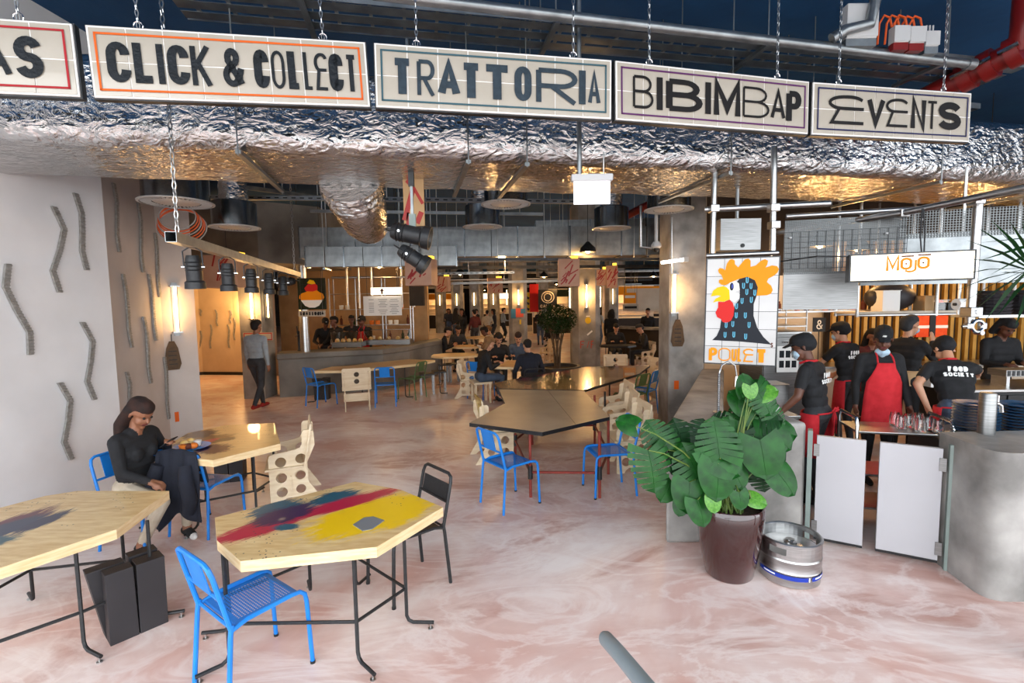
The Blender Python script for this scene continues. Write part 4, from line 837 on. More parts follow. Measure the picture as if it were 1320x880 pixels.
# ================================================================== rooster sign
def poulet():
    tl, tr, br, bl = D(913, 333, 4.72), D(1006, 329, 4.46), D(1001, 473, 4.46), D(904, 468, 4.72)
    ex = ((tr-tl)+(br-bl))/2; wd = ex.length; ez = ((tl-bl)+(tr-br))/2; h = ez.length; ex.normalize(); ez = (ez-ex*ez.dot(ex)).normalized(); ey = ez.cross(ex)
    r = thing('rooster_sign', 'white tiled hanging sign with a cartoon rooster head and the word POULET', 'sign'); r.matrix_world = Matrix.Translation((tl+tr+br+bl)/4-ex*wd/2-ez*h/2) @ Matrix((ex, ey, ez)).transposed().to_4x4()
    MB().bx(0, wd, .012, .045, 0, h).build('backing_frame', 'dark_steel', r)
    tw, th = (wd-.02)/4, (h-.02)/6; me = MB().box((0, 0, 0), (tw-.004, .012, th-.004)).mesh('tile', 'white_tile')
    for i in range(4):
        for j in range(6):
            o = link('tile', me, r, (.01+tw*(i+.5), .007, .01+th*(j+.5))); o.rotation_euler = (random.uniform(-.01, .01), 0, random.uniform(-.012, .012))
    def T(x, y): return ((x-110)/470*wd, (800-y)/652*h)
    def poly(name, pts, m, dy):
        q = [T(*p) for p in pts]; MB().add([(a, dy, b) for a, b in q], [tuple(range(len(q)))]).build(name, m, r)
    poly('drawn_neck', [(330, 278), (380, 266), (428, 288), (448, 330), (442, 380), (426, 430), (428, 500), (455, 572), (495, 625), (545, 668), (430, 660), (330, 655), (165, 652), (195, 625), (215, 580), (222, 520), (290, 520), (305, 440), (335, 400), (335, 350), (312, 300)], 'hen_black', -.004)
    comb = [(190, 222), (200, 210), (220, 213), (236, 225), (246, 185), (262, 163), (280, 158), (296, 168), (298, 190), (320, 208), (345, 180), (360, 163), (382, 158), (397, 172), (398, 208), (430, 200), (460, 175), (485, 165), (504, 175), (500, 200), (490, 215), (530, 203), (560, 208), (572, 225), (565, 245), (545, 262), (510, 280), (502, 300), (530, 322), (540, 348), (530, 368), (505, 377), (442, 380), (448, 330), (428, 288), (380, 266), (330, 278), (290, 292), (240, 316), (215, 312), (198, 298), (198, 283), (212, 278), (226, 282), (215, 255), (196, 240)]
    poly('drawn_comb', comb, 'orange', -.005)
    poly('drawn_face', [(245, 328), (270, 300), (305, 290), (328, 305), (335, 345), (318, 350), (302, 356), (335, 368), (335, 392), (305, 418), (272, 402), (266, 345)], 'eye_white', -.006)
    poly('drawn_beak', [(148, 382), (162, 348), (190, 328), (225, 320), (252, 328), (268, 345), (274, 400), (235, 415), (190, 412), (163, 420), (180, 396), (215, 380), (190, 376)], 'yellow', -.007)
    poly('drawn_wattle', [(198, 415), (235, 417), (272, 402), (294, 422), (304, 455), (300, 500), (285, 530), (255, 546), (232, 538), (218, 520), (195, 510), (182, 482), (198, 450)], 'comb_red', -.0075)
    poly('drawn_eye', [(283+13*math.cos(2*PI*i/14), 324+24*math.sin(2*PI*i/14)) for i in range(14)], 'hen_black', -.008)
    poly('drawn_pupil', [(287+6*math.cos(2*PI*i/10), 322+15*math.sin(2*PI*i/10)) for i in range(10)], 'blue_label', -.0085)
    mb = MB()
    for (x, y) in ((358, 318), (380, 285), (405, 320), (380, 355), (430, 360), (352, 408), (410, 402), (318, 440), (318, 495), (376, 495), (255, 555), (298, 548), (402, 552), (250, 615), (307, 612), (383, 622)):
        x0, z0 = T(x-9, y+20); x1, z1 = T(x+9, y-18); glyph(mb, 'U', x0, x1, z0, z1, .009, .009, -.0075)
    mb.build('drawn_feathers', 'hen_blue', r)
    for ch, a, b, wx, wy in (('P', 146, 203, .03, .026), ('O', 210, 290, .011, .011), ('U', 296, 330, .018, .018), ('L', 335, 366, .02, .022), ('E', 370, 440, .013, .013), ('T', 445, 526, .042, .034)):
        (x0, z0), (x1, z1) = T(a, 778), T(b, 697); mb = MB(); glyph(mb, ch, x0, x1, z0, z1, wx, wy, -.006); mb.build('letter', 'orange', r)
    mb = MB(); x0, z0 = T(540, 685); x1, z1 = T(555, 657); glyph(mb, 'S', x0, x1, z0, z1, .008, .008, -.006); mb.build('signature', 'brown', r)
poulet()
# scaffold tubes that carry the sign and the fascia
def pipe(name, pts, rad, m, label, cat='pipe', n=12, clamps=()):
    r = thing(name, label, cat)
    MB().tube(pts, rad, n).build('tube', m, r, smooth=True)
    for c_ in clamps:
        c_ = Vector(c_); k = MB().box(c_, (rad*2.9, rad*3.2, rad*2.4)).build('clamp', 'steel', r, bevel=.006); MB().bar(c_+V(0, -rad*1.9, 0), c_+V(0, -rad*1.4, 0), rad*.5, 6).build('bolt', 'chrome', k)
    return r
pipe('scaffold_tube', [D(911, 329.5, 4.77), D(1004, 325.5, 4.5)], .022, 'steel', 'thin steel tube along the top edge of the rooster sign')
pipe('scaffold_tube', [D(918, 330, 4.79), D(922, 200, 4.82)], .028, 'steel', 'upright steel tube above the left corner of the rooster sign', clamps=[D(920, 269, 4.80)])
pipe('scaffold_tube', [D(996, 327, 4.56), D(998, 190, 4.58)], .028, 'steel', 'upright steel tube above the right corner of the rooster sign', clamps=[D(997, 268, 4.56), D(997.5, 290, 4.56)])
pipe('scaffold_tube', [D(908, 270, 4.86), D(1070, 262, 4.62)], .028, 'steel', 'level steel tube crossing both uprights above the rooster sign')
FA, FB = Vector((2.88, 5.2, 0)), Vector((5.4, 4.45, 0)); fd = (FB-FA).normalized(); frz = math.atan2(fd.y, fd.x); fL = (FB-FA).length
def fx(u): # distance along the fascia for a pixel column
    n = Vector((fd.y, -fd.x, 0)); q = onplane(u, 320, FA, n); return (q-FA).dot(fd)
r = thing('kitchen_fascia', 'perforated steel and mesh canopy panels over the open kitchen', 'canopy', FA, frz)
MB().bx(0, fx(1166), -.002, .002, 2.30, 2.86).build('perforated_panel', 'perf_fine', r)
MB().bx(0, fx(1108), .004, .03, 1.93, 2.32).build('steel_panel', 'brushed_steel', r)
MB().bx(fx(1158), fL, -.006, -.002, 2.62, 2.88).build('mesh_panel', 'perf_coarse', r)
MB().bx(fx(1164), fL, .004, .012, 2.24, 2.66).build('grey_panel', 'galvanised', r)
MB().bx(0, fL, -.03, .03, 2.18, 2.24).build('lower_rail', 'galvanised', r) if False else MB().bx(fx(1110), fL, -.01, .03, 2.17, 2.24).build('lower_rail', 'galvanised', r)
mb = MB(); x0, x1 = fx(1010), fx(1168)
for i in range(15): x = x0+(x1-x0)*i/14; mb.bx(x-.002, x+.002, -.016, -.012, 2.36, 2.74)
for i in range(8): z = 2.36+.054*i; mb.bx(x0, x1, -.013, -.009, z-.002, z+.002)
mb.build('wire_grid', 'dark_steel', r)
for u, z in ((1018, 2.68), (1141, 2.68), (1186, 2.80)): MB().lathe([(.016, -.008), (.016, .008)], 10, (0, 0, 0)).build('bolt_head', 'plastic_white', r, loc=(fx(u), -.016, z))
MB().tube([(0, -.04, 2.9), (fx(1190), -.04, 2.9)], .025, 10).build('top_tube', 'steel', r, smooth=True)
pipe('scaffold_tube', [D(1000, 300, 5.6), D(1165, 274, 4.75), D(1330, 240, 3.9)], .03, 'steel', 'long sloping steel tube under the foil duct above the lightbox', clamps=[D(1258, 258, 4.3), D(1163, 275, 4.78)])
stout = pipe('scaffold_tube', [D(1262, 250, 4.36), D(1250, 420, 4.36)], .036, 'steel', 'stout upright steel tube ending in a clamp beside the lightbox', clamps=[D(1252, 402, 4.36)])
r = stout; cq = D(1256, 420, 4.32)
MB().tube([(.05*math.cos(2*PI*i/14), -.03, .05*math.sin(2*PI*i/14)) for i in range(14)], .016, 8, closed=True).build('clamp_ring', 'chrome', r, loc=cq, smooth=True); MB().box((-.06, -.01, 0), (.06, .05, .05)).build('clamp_jaw', 'steel', r, loc=cq, bevel=.008)
MB().box((.06, -.01, 0), (.05, .05, .06)).build('clamp_jaw', 'steel', r, loc=cq, bevel=.008); MB().bar((-.13, -.02, 0), (-.05, -.02, 0), .012, 8).build('clamp_bolt', 'chrome', r, loc=cq); MB().bar((.03, -.05, -.06), (.03, .02, -.06), .02, 8).build('clamp_nut', 'chrome', r, loc=cq)
# glowing lightbox
q0, q1 = D(1097, 346, 4.50), D(1256, 340, 4.15); dd = (q1-q0); lb = thing('lightbox', 'glowing white lightbox with orange lettering reading MOJO', 'sign', (q0.x, q0.y, q0.z-.113), math.atan2(dd.y, dd.x)); W_ = Vector((dd.x, dd.y, 0)).length; Hh = .226
mb = MB(); mb.bx(-.012, W_+.012, .0, .16, -.012, 0); mb.bx(-.012, W_+.012, 0, .16, Hh, Hh+.012); mb.bx(-.012, 0, 0, .16, 0, Hh); mb.bx(W_, W_+.012, 0, .16, 0, Hh); mb.bx(-.012, W_+.012, .15, .16, 0, Hh); mb.build('case', 'dark_steel', lb)
MB().bx(0, W_, .004, .012, 0, Hh).build('glowing_face', 'box_glow', lb)
def LT(x, y): return ((x-108)/1145*W_, (312-y)/232*Hh)
def lglyph(name, ch, a, b, y0, y1, wt, m, dy=.002):
    (x0, z0), (x1, z1) = LT(a, y0), LT(b, y1); mb = MB(); glyph(mb, ch, x0, x1, z0, z1, wt, wt, dy); mb.build(name, m, lb)
lglyph('letter', 'M', 452, 580, 230, 100, .02, 'warm_orange'); lglyph('letter', 'O', 588, 700, 225, 115, .02, 'warm_orange'); lglyph('letter', 'J', 620, 742, 250, 130, .016, 'warm_orange', .0012); lglyph('letter', 'O', 745, 862, 222, 110, .02, 'warm_orange')
for a, b, y in ((595, 712, 103), (748, 870, 97)):
    (x0, z0), (x1, z1) = LT(a, y+7), LT(b, y-7); MB().add([(x0, .002, z0), (x1, .002, z0), (x1, .002, z1), (x0, .002, z1)], [(0, 1, 2, 3)]).build('brow_line', 'brown', lb)
for x, y in ((643, 171), (802, 167)):
    (cx_, cz_) = LT(x, y); MB().add([(cx_+.008*math.cos(2*PI*i/12), .002, cz_+.008*math.sin(2*PI*i/12)) for i in range(12)], [tuple(range(12))]).build('dot', 'brown', lb)
(x0, z0), (x1, z1) = LT(552, 246), LT(610, 234); word(lb, 'PAR', x0, x1, z0, z1, .0022, 'warm_orange', .002, .6)
(x0, z0), (x1, z1) = LT(552, 276), LT(862, 258); word(lb, 'MORY SACKO', x0, x1, z0, z1, .0028, 'warm_orange', .002, .6)
MB().tube([(-.02, .05, Hh), (-.25, .1, Hh+.02), (-.6, .3, Hh-.01)], .006, 6).build('power_cable', 'black', lb)
mb = MB(); mb.tube([(W_*.62, .1, Hh), (W_*.61, .12, Hh+.15), (W_*.62, .14, Hh+.4)], .006, 6); mb.tube([(W_*.64, .1, Hh), (W_*.645, .12, Hh+.16), (W_*.63, .14, Hh+.4)], .006, 6); mb.build('hanging_cables', 'black', lb)
lamp(lb, 'AREA', 14, (1, .85, .62), (W_/2, -.05, Hh/2), .5, rot=(-PI/2, 0, 0)) if False else None
# ================================================================== kitchen interior
r = thing('slat_screen', 'screen of golden vertical slats across the kitchen back', 'screen', (5.5, 8.45, 0))
MB().bx(0, 4.9, .12, .16, .5, 3.0).build('backing', 'slat_dark', r)
me = MB().bx(-.03, .03, -.03, .03, .5, 3.0).mesh('slat', 'slat_gold')
for i in range(36): link('slat', me, r, (.06+.136*i, 0, 0))
MB().bx(0, 4.9, .06, .1, 2.9, 3.0).build('top_rail', 'slat_dark', r)
def cab(name, label, x0, x1, y0, y1, h, m='brushed_steel', doors=2, cat='cabinet', z0=.08):
    r = thing(name, label, cat, ((x0+x1)/2, (y0+y1)/2, 0)); hx, hy = (x1-x0)/2, (y1-y0)/2
    MB().bx(-hx, hx, -hy, hy, z0, h-.03).build('body', m, r); MB().bx(-hx-.015, hx+.015, -hy-.02, hy, h-.03, h).build('worktop', 'steel', r, bevel=.004)
    w_ = 2*hx/doors
    for i in range(doors):
        d_ = MB().bx(-hx+w_*i+.01, -hx+w_*(i+1)-.01, -hy-.018, -hy, z0+.03, h-.07).build('door', m, r, bevel=.003); MB().bx(-hx+w_*(i+.5)-.06, -hx+w_*(i+.5)+.06, -hy-.04, -hy-.022, h-.14, h-.12).build('handle', 'chrome', d_)
    for x in (-hx+.05, hx-.05):
        for y in (-hy+.05, hy-.05): MB().bar((x, y, 0), (x, y, z0), .02, 8).build('foot', 'black', r)
    return r
cab('steel_cabinet', 'stainless work cabinet behind the concrete counter beside the cook in a cap', 2.42, 2.74, 4.62, 5.2, .93)
cab('steel_fridge', 'tall stainless fridge beneath the steel hood panel', 3.25, 3.85, 6.3, 6.95, 1.62, doors=1, cat='fridge')
cab('prep_counter', 'long dark-fronted prep counter in the middle of the kitchen', 5.3, 8.2, 5.75, 6.45, .93, 'black', 5, 'counter')
cab('pass_counter', 'stainless counter behind the concrete block carrying blue plates', 3.62, 6.4, 3.80, 4.40, .88, 'brushed_steel', 4, 'counter')
cab('back_counter', 'low wooden-fronted counter against the kitchen back wall', 3.95, 8.9, 7.75, 8.3, .95, 'board_pale', 7, 'counter')
def pan(u, v, y, wd, dp, h, m, label, name='food_container', cat='container', z=None, lid=None):
    p = D(u, v, y); p.z = z if z is not None else p.z; r = thing(name, label, cat, p); mb = MB()
    t = .008; mb.bx(-wd/2, wd/2, -dp/2, dp/2, 0, t); mb.bx(-wd/2, -wd/2+t, -dp/2, dp/2, t, h); mb.bx(wd/2-t, wd/2, -dp/2, dp/2, t, h); mb.bx(-wd/2+t, wd/2-t, -dp/2, -dp/2+t, t, h); mb.bx(-wd/2+t, wd/2-t, dp/2-t, dp/2, t, h)
    mb.build('tub', m, r); MB().bx(-wd/2-.012, wd/2+.012, -dp/2-.012, dp/2+.012, h, h+.008).build('rim' if not lid else 'lid', lid or m, r, bevel=.003)
    return r
pan(968, 495, 4.8, .26, .28, .16, 'brushed_steel', 'square steel fryer tank on the work cabinet', z=.93); pan(992, 480, 5.05, .26, .24, .24, 'steel', 'taller steel fryer tank on the work cabinet', z=.93)
r = thing('rinse_tap', 'coiled spring rinse tap rising behind the monstera', 'tap', (1.86, 4.36, 1.02)); MB().tube([(0, 0, 0), (0, 0, .36), (.02, 0, .44), (.08, 0, .48), (.14, 0, .44), (.16, 0, .34)], .008, 8).build('hose', 'chrome', r, smooth=True)
mb = MB()
for i in range(22): mb.lathe([(.012, .0+i*.017), (.015, .006+i*.017), (.012, .012+i*.017)], 8, capb=False, capt=False)
mb.build('spring', 'steel', r, smooth=True); MB().lathe([(.03, .25), (.02, .34)], 10, (.16, 0, 0)).build('spray_head', 'chrome', r); MB().lathe([(.05, 0), (.05, .02)], 12).build('base', 'chrome', r)
# overhead shelf with boxes and containers
sh = thing('hanging_shelf', 'tube-framed hanging shelf crowded with boxes in front of the gold slats', 'shelf', (4.7, 6.9, 0)); MB().bx(0, 2.2, -.2, .2, 1.82, 1.85).build('board', 'board_pale', sh)
for x in (.02, 1.1, 2.15):
    for y in (-.22, .22): MB().bar((x, y, 1.78), (x, y, 3.6), .02, 8).build('hanger_tube', 'steel', sh, smooth=True)
for y in (-.22, .22): MB().bar((0, y, 1.80), (2.2, y, 1.80), .018, 8).build('edge_tube', 'steel', sh, smooth=True)
pan(1141, 395, 6.9, .24, .22, .28, 'white_print', 'tall cream bucket on the hanging shelf', 'bucket', 'bucket', 1.85); pan(1190, 398, 6.85, .13, .2, .2, 'cardboard', 'small cardboard carton on the hanging shelf', 'carton', 'box', 1.85)
pan(1207, 399, 6.85, .17, .2, .14, 'glass', 'clear plastic tub beside the carton on the hanging shelf', z=1.85, lid='plastic_white'); pan(1228, 400, 6.85, .34, .24, .1, 'dark_steel', 'shallow dark tray stack on the hanging shelf', 'tray', 'tray', 1.85)
o = MB().ball((0, 0, 0), .36, 20, 10, (1, .5, .55)).build('black_sack', 'black_plastic', loc=(5.42, 7.02, 2.04), smooth=True); tag(o, 'bulging black sack lying on the hanging shelf', 'sack')
r = thing('paper_roll', 'white paper roll hanging beside the stout upright tube', 'paper roll', D(1240, 392, 4.75)); MB().tube([(-.06, 0, 0), (.06, 0, 0)], .055, 16).build('roll', 'white_print', r, smooth=True); MB().tube([(-.08, 0, 0), (.08, 0, 0)], .015, 8).build('core', 'dark_steel', r)
sh = thing('side_shelf', 'steel shelf with black container stacks at the right of the kitchen', 'shelf', (4.55, 4.75, 0)); MB().bx(-.15, 1.6, -.15, .15, 1.84, 1.865).build('board', 'steel', sh)
for x in (-.1, 1.5): MB().bar((x, .12, 1.84), (x, .12, 3.3), .014, 8).build('upright', 'steel', sh)
for k in range(2):
    for j in range(7): tag(MB().lathe([(.12, 0), (.135, .028), (.14, .03), (.135, .032)], 16).build('takeaway_bowl', 'black_plastic', loc=(4.68+.31*k, 4.75, 1.866+.033*j)), 'black bowl stacked on the side shelf', 'bowl', 'black bowls on the side shelf')
# rack, notice, sign on back wall
r = thing('notice_sheet', 'white notice sheet with small pictures stuck on the fridge', 'notice', (3.55, 6.26, 1.1)); MB().bx(-.14, .14, -.006, 0, 0, .34).build('sheet', 'white_print', r)
for i in range(3):
    for j in range(2): MB().bx(-.11+.08*i, -.05+.08*i, -.008, -.006, .06+.13*j, .15+.13*j).build('picture', 'ink', r)
sh = thing('wire_rack', 'chrome wire rack of trays above the fridge', 'rack', (3.55, 6.6, 1.62))
for z in (.06, .17, .28): MB().bx(-.3, .3, -.25, .25, z, z+.012).build('tier', 'steel', sh)
for x in (-.29, .29):
    for y in (-.24, .24): MB().bar((x, y, 0), (x, y, .4), .01, 6).build('post', 'steel', sh)
o = thing('small_sign', 'small black square sign with a white ampersand on the kitchen ledge', 'sign', (4.98, 7.9, .95)); MB().bx(-.1, .1, 0, .02, .55, .78).build('panel', 'black', o); mb = MB(); glyph(mb, '&', -.05, .05, .59, .74, .018, .018, -.003); mb.build('letter', 'white_print', o); MB().bar((0, .01, 0), (0, .01, .55), .008, 6).build('stem', 'black', o)
sh = thing('pipe_shelf', 'pipe-hung ledge of small jars below the steel hood panel', 'shelf', (3.9, 7.2, 0)); MB().bx(-.2, 1.5, -.12, .12, 1.84, 1.865).build('board', 'steel', sh)
for x in (-.1, 1.45): MB().bar((x, 0, 1.84), (x, 0, 3.4), .016, 8).build('hanger_tube', 'steel', sh)
for i in range(11): tag(MB().lathe([(.035, 0), (.04, .02), (.04, .1), (.028, .12), (.028, .14)], 12).build('spice_jar', ('food_orange', 'brown', 'food_yellow')[i % 3], loc=(3.78+.14*i, 7.2, 1.866)), ('orange', 'brown', 'yellow')[i % 3]+' spice jar on the pipe-hung ledge', 'jar', 'spice jars on the ledge')
# hi-vis vest
o = thing('safety_vest', 'orange safety vest hanging on the gold slats', 'vest', (7.18, 8.36, 0)); mb = MB(); vs, fs = flat([(-.26, 1.35), (.26, 1.35), (.27, 1.7), (.17, 1.95), (.09, 2.0), (.0, 1.8), (-.09, 2.0), (-.17, 1.95), (-.27, 1.7)], [], .05); mb.add([(v[0], v[2], v[1]) for v in vs], fs); mb.build('cloth', 'cloth_orange', o)
MB().bx(-.27, .27, -.032, .032, 1.5, 1.55).build('reflective_band', 'white_print', o); MB().bx(-.05, .05, -.04, -.02, 1.36, 1.95).build('dark_strap', 'black', o); MB().bar((0, 0, 1.8), (0, .1, 2.02), .008, 6).build('hook', 'chrome', o)
# trolley
tp = G(1178, 600); r = thing('service_trolley', 'steel service trolley with arched tube handles behind the gate', 'trolley', (3.42, 4.32, 0), -.25)
for z in (.88, .5, .2): MB().bx(-.36, .36, -.2, .2, z-.02, z).build('shelf', 'steel', r, bevel=.004)
for x in (-.36, .36):
    MB().tube([(x, -.2, .08), (x, -.2, .93), (x*.99, -.17, .99), (x*.99, .17, .99), (x, .2, .93), (x, .2, .08)], .014, 8).build('handle_frame', 'chrome', r, smooth=True)
    for y in (-.2, .2): w_ = MB().bx(x-.015, x+.015, y-.04, y+.04, 0, .08).build('castor', 'black', r, bevel=.02)
for i, (x, y) in enumerate(((.16, -.1), (.25, -.02), (.14, .05), (.28, -.12), (.24, .1), (.05, -.02), (.06, .11))):
    p = Vector((3.42, 4.32, 0))+rotz(-.25) @ Vector((x, y, .88)); tag(MB().lathe([(.035, 0), (.042, .01), (.042, .085), (.036, .1), (.036, .115), (.031, .115), (.031, .1), (.036, .082), (.036, .012)], 14, capt=False).build('glass_jar', 'glass', loc=p, smooth=True), 'small clear glass jar on the steel trolley', 'jar', 'glass jars on the trolley')
# steel column tap on the block
sp = Vector((3.55, 3.60, 1.02)); r = thing('beer_tap', 'thick brushed steel tap column on the concrete block', 'tap', sp); MB().lathe([(.052, 0), (.052, .30), (.047, .31), (0, .312)], 24, capt=False).build('column', 'brushed_steel', r, smooth=True)
MB().tube([(.05, .03, .22), (.11, .04, .22), (.14, .04, .2), (.145, .04, .15)], .014, 8).build('spout', 'chrome', r, smooth=True); MB().bar((.11, .04, .23), (.11, .04, .28), .012, 8).build('lever', 'chrome', r)
for k, (x, y) in enumerate(((3.83, 3.98), (4.15, 3.93))):
    for j in range(12): tag(MB().lathe([(.06, 0), (.085, .004), (.15, .018), (.155, .023), (.15, .025), (.08, .012)], 20, capt=False).build('plate', 'plate_blue', loc=(x, y, .881+.024*j)), 'blue plate in the tall stack beside the steel tap' if k == 0 else 'blue plate in the tall stack farther from the tap', 'plate', ('blue plates stacked by the tap', 'blue plates in the second stack')[k])
o = thing('water_jug', 'clear plastic jug on the concrete block before the plates', 'jug', (4.02, 3.42, 1.02)); MB().lathe([(.06, 0), (.075, .15), (.07, .15), (.056, .006)], 18, capt=False).build('body', 'glass', o, smooth=True); MB().tube([(.07, 0, .13), (.11, 0, .12), (.11, 0, .05), (.065, 0, .03)], .008, 6).build('handle', 'glass', o, smooth=True)
# items on prep counter
pan(1204, 467, 6.05, .22, .2, .12, 'white_print', 'white paper bag box on the prep counter', 'napkin_box', 'box', .93); pan(1165, 450, 6.2, .5, .3, .18, 'cardboard', 'open cardboard box on the prep counter', 'carton', 'box', .93)
o = thing('heat_lamp', 'ribbed steel warmer standing on the right of the prep counter', 'warmer', (6.4, 6.05, .93)); MB().bx(-.35, .35, -.12, .12, .12, .2).build('body', 'brushed_steel', o); 
for x in (-.3, .3): MB().bx(x-.02, x+.02, -.1, .1, 0, .12).build('leg', 'steel', o)
for i in range(12): MB().bx(-.33+.057*i, -.30+.057*i, -.125, -.12, .13, .19).build('vent_fin', 'dark_steel', o)
# grey electric cabinet above the rooster sign
o = thing('electric_box', 'pale steel electric box mounted behind the rooster sign tubes', 'electric box', D(955, 303, 5.35)); MB().bx(-.22, .22, 0, .18, -.16, .18).build('case', 'brushed_steel', o, bevel=.004); MB().lathe([(.022, 0), (.022, .01)], 10).build('lock', 'black', o, loc=(.02, 0, -.11)).rotation_euler = (PI/2, 0, 0)
MB().bar((0, .1, .18), (0, .1, .55), .02, 8).build('feed_tube', 'galvanised', o)
# ================================================================== air diffusers below the duct
def diffuser(u, v, y, label, rad=.30, up=4.0, collar=True):
    p = D(u, v, y); r = thing('air_diffuser', label, 'air diffuser', p, 0, 'round air diffusers under the ceiling')
    MB().lathe([(rad, 0), (rad, .012), (rad*.93, .02), (rad*.93, .33), (rad*.85, .345), (.18, .35)], 36, capb=False).build('drum', 'galvanised_dark', r, smooth=True)
    MB().lathe([(0, .012), (rad*.62, .004), (rad*.66, .012)], 30, capb=False, capt=False).build('grille_disc', 'plastic_white', r, smooth=True)
    mb = MB(); n = 40
    for i in range(n):
        a = 2*PI*i/n; mb.box((rad*.82*math.cos(a), rad*.82*math.sin(a), .005), (rad*.3, .012, .01), rotz(a))
    mb.build('vane_ring', 'plastic_white', r)
    MB().lathe([(rad*1.0, -.004), (rad*1.06, .0), (rad*1.06, .012), (rad*.97, .012), (rad*.97, -.002)], 36, capb=False, capt=False).build('flange', 'plastic_white', r, smooth=True)
    if collar: MB().tube([(0, 0, .33+(up-p.z-.33)*i/8) for i in range(9)], [.17+.012*(i % 2) for i in range(9)], 18).build('foil_collar', 'foil', r, smooth=True)
    MB().lathe([(.012, 0), (.012, .008)], 8).build('rivet', 'black', r, loc=(0, -rad*.94, .2)).rotation_euler = (PI/2, 0, 0)
    return r
for a in ((228, 262, 5.75, 'round air diffuser above the orange cable coil', .36, 3.6, False), (303, 294, 6.75, 'round air diffuser above the row of track spotlights'), (622, 293, 8.0, 'round air diffuser deep behind the twin spotlights', .30, 4.95), (652, 264, 6.4, 'wide round air diffuser close to the foil duct by the exit light'), (788, 295, 8.2, 'round air diffuser beyond the exit light', .30, 4.95), (862, 271, 6.6, 'round air diffuser beside the concrete pillar top')): diffuser(*a)
# coil of cables
cp_ = D(232, 280, 6.2); r = thing('cable_coil', 'coil of orange and grey cables hanging at the pier top', 'cable', cp_)
for k in range(7):
    R2 = .20+.012*k; MB().tube([(R2*math.cos(2*PI*i/24)*1.15, .012*k-.05, R2*.75*math.sin(2*PI*i/24)-.02*k) for i in range(24)], .008, 5, closed=True).build('cable_loop', 'copper_cable' if k % 3 else 'grey_cable', r, smooth=True)
MB().bar((0, 0, .14), (0, 0, 5-cp_.z-.1), .006, 6).build('hanging_tie', 'grey_cable', r)
# ================================================================== spotlight track
def par_can(parent, loc, L=.24, rad=.06, pitch=0.0, yaw=0.0, name='spotlight', label=None, group=None, yoke=True):
    r = bpy.data.objects.new(name, None); COL.objects.link(r); r.location = loc; r.rotation_euler = (pitch, 0, yaw); r.empty_display_size = .05
    tag(r, label, 'spotlight', group)
    MB().lathe([(.02, -.02), (rad*.7, .0), (rad*.85, -.03), (rad*.9, -.10), (rad*.9, -L*.75), (rad*1.15, -L*.8), (rad*1.2, -L), (rad*1.05, -L), (rad*.9, -L*.85)][0:9], 20, capt=False).build('can', 'black_metal', r, smooth=True)
    for z in (-.05, -.08, -.11): MB().lathe([(rad*.9, z), (rad*.98, z-.005), (rad*.9, z-.01)], 18, capb=False, capt=False).build('cooling_rib', 'black_metal', r, smooth=True)
    MB().lathe([(0, -L*.88), (rad*.95, -L*.88)], 18, capb=False, capt=False).build('lens', 'spot_glow', r)
    mb = MB(); mb.tube([(-rad*1.1, 0, -.09), (-rad*1.1, 0, .03), (-.02, 0, .06), (.02, 0, .06), (rad*1.1, 0, .03), (rad*1.1, 0, -.09)], .006, 6); mb.build('yoke', 'dark_steel', r)
    for s in (-1, 1): MB().bar((s*rad*.95, 0, -.09), (s*rad*1.35, 0, -.09), .012, 8).build('knob', 'chrome', r)
    return r
ta = D(220, 305, 3.5); tb = D(385, 354, 8.2); td = (tb-ta).normalized()
r = thing('track_beam', 'square steel beam carrying a row of black spotlights', 'beam')
mb = MB(); s_ = .07; px_ = td.cross(V(0, 0, 1)).normalized()
for (ox, oz, w_, h_) in ((0, .035, .07, .004), (0, -.035, .07, .004), (.035, 0, .004, .07), (-.035, 0, .004, .07)): mb.sbar(ta+px_*ox+V(0, 0, oz), tb+px_*ox+V(0, 0, oz), w_, h_)
mb.build('beam', 'galvanised', r)
for t in (.025, .93):
    m = MB(); p = ta.lerp(tb, t); z = p.z+.04; k = 0
    while z < 4.9:
        c_ = Vector((p.x, p.y, z+.03)); m.tube([c_+(Vector((0, .014*math.cos(a), .034*math.sin(a))) if k % 2 else Vector((.014*math.cos(a), 0, .034*math.sin(a)))) for a in [math.radians(q) for q in range(0, 360, 60)]], .005, 4, closed=True); z += .052; k += 1
    m.build('chain', 'steel', r)
for i, u in enumerate((248, 292, 322, 345, 363)):
    n_ = px_; q = onplane(u, 330, ta, n_); t = (q-ta).dot(td); p = ta+td*t
    par_can(None, (p.x, p.y, p.z-.095), .26, .062, .08-.04*i, .2, label=('black track spotlight nearest the open end of the square beam', 'black track spotlight second from the beam\'s open end', 'black track spotlight third from the beam\'s open end', 'black track spotlight fourth from the beam\'s open end', 'black track spotlight fifth from the beam\'s open end')[i], group='spotlights on the square beam')
par_can(None, (tb.x+.1, tb.y-.4, tb.z-.12), .26, .07, PI/2-.1, PI/2, label='black spotlight turned level at the far end of the square beam', group='spotlights on the square beam')
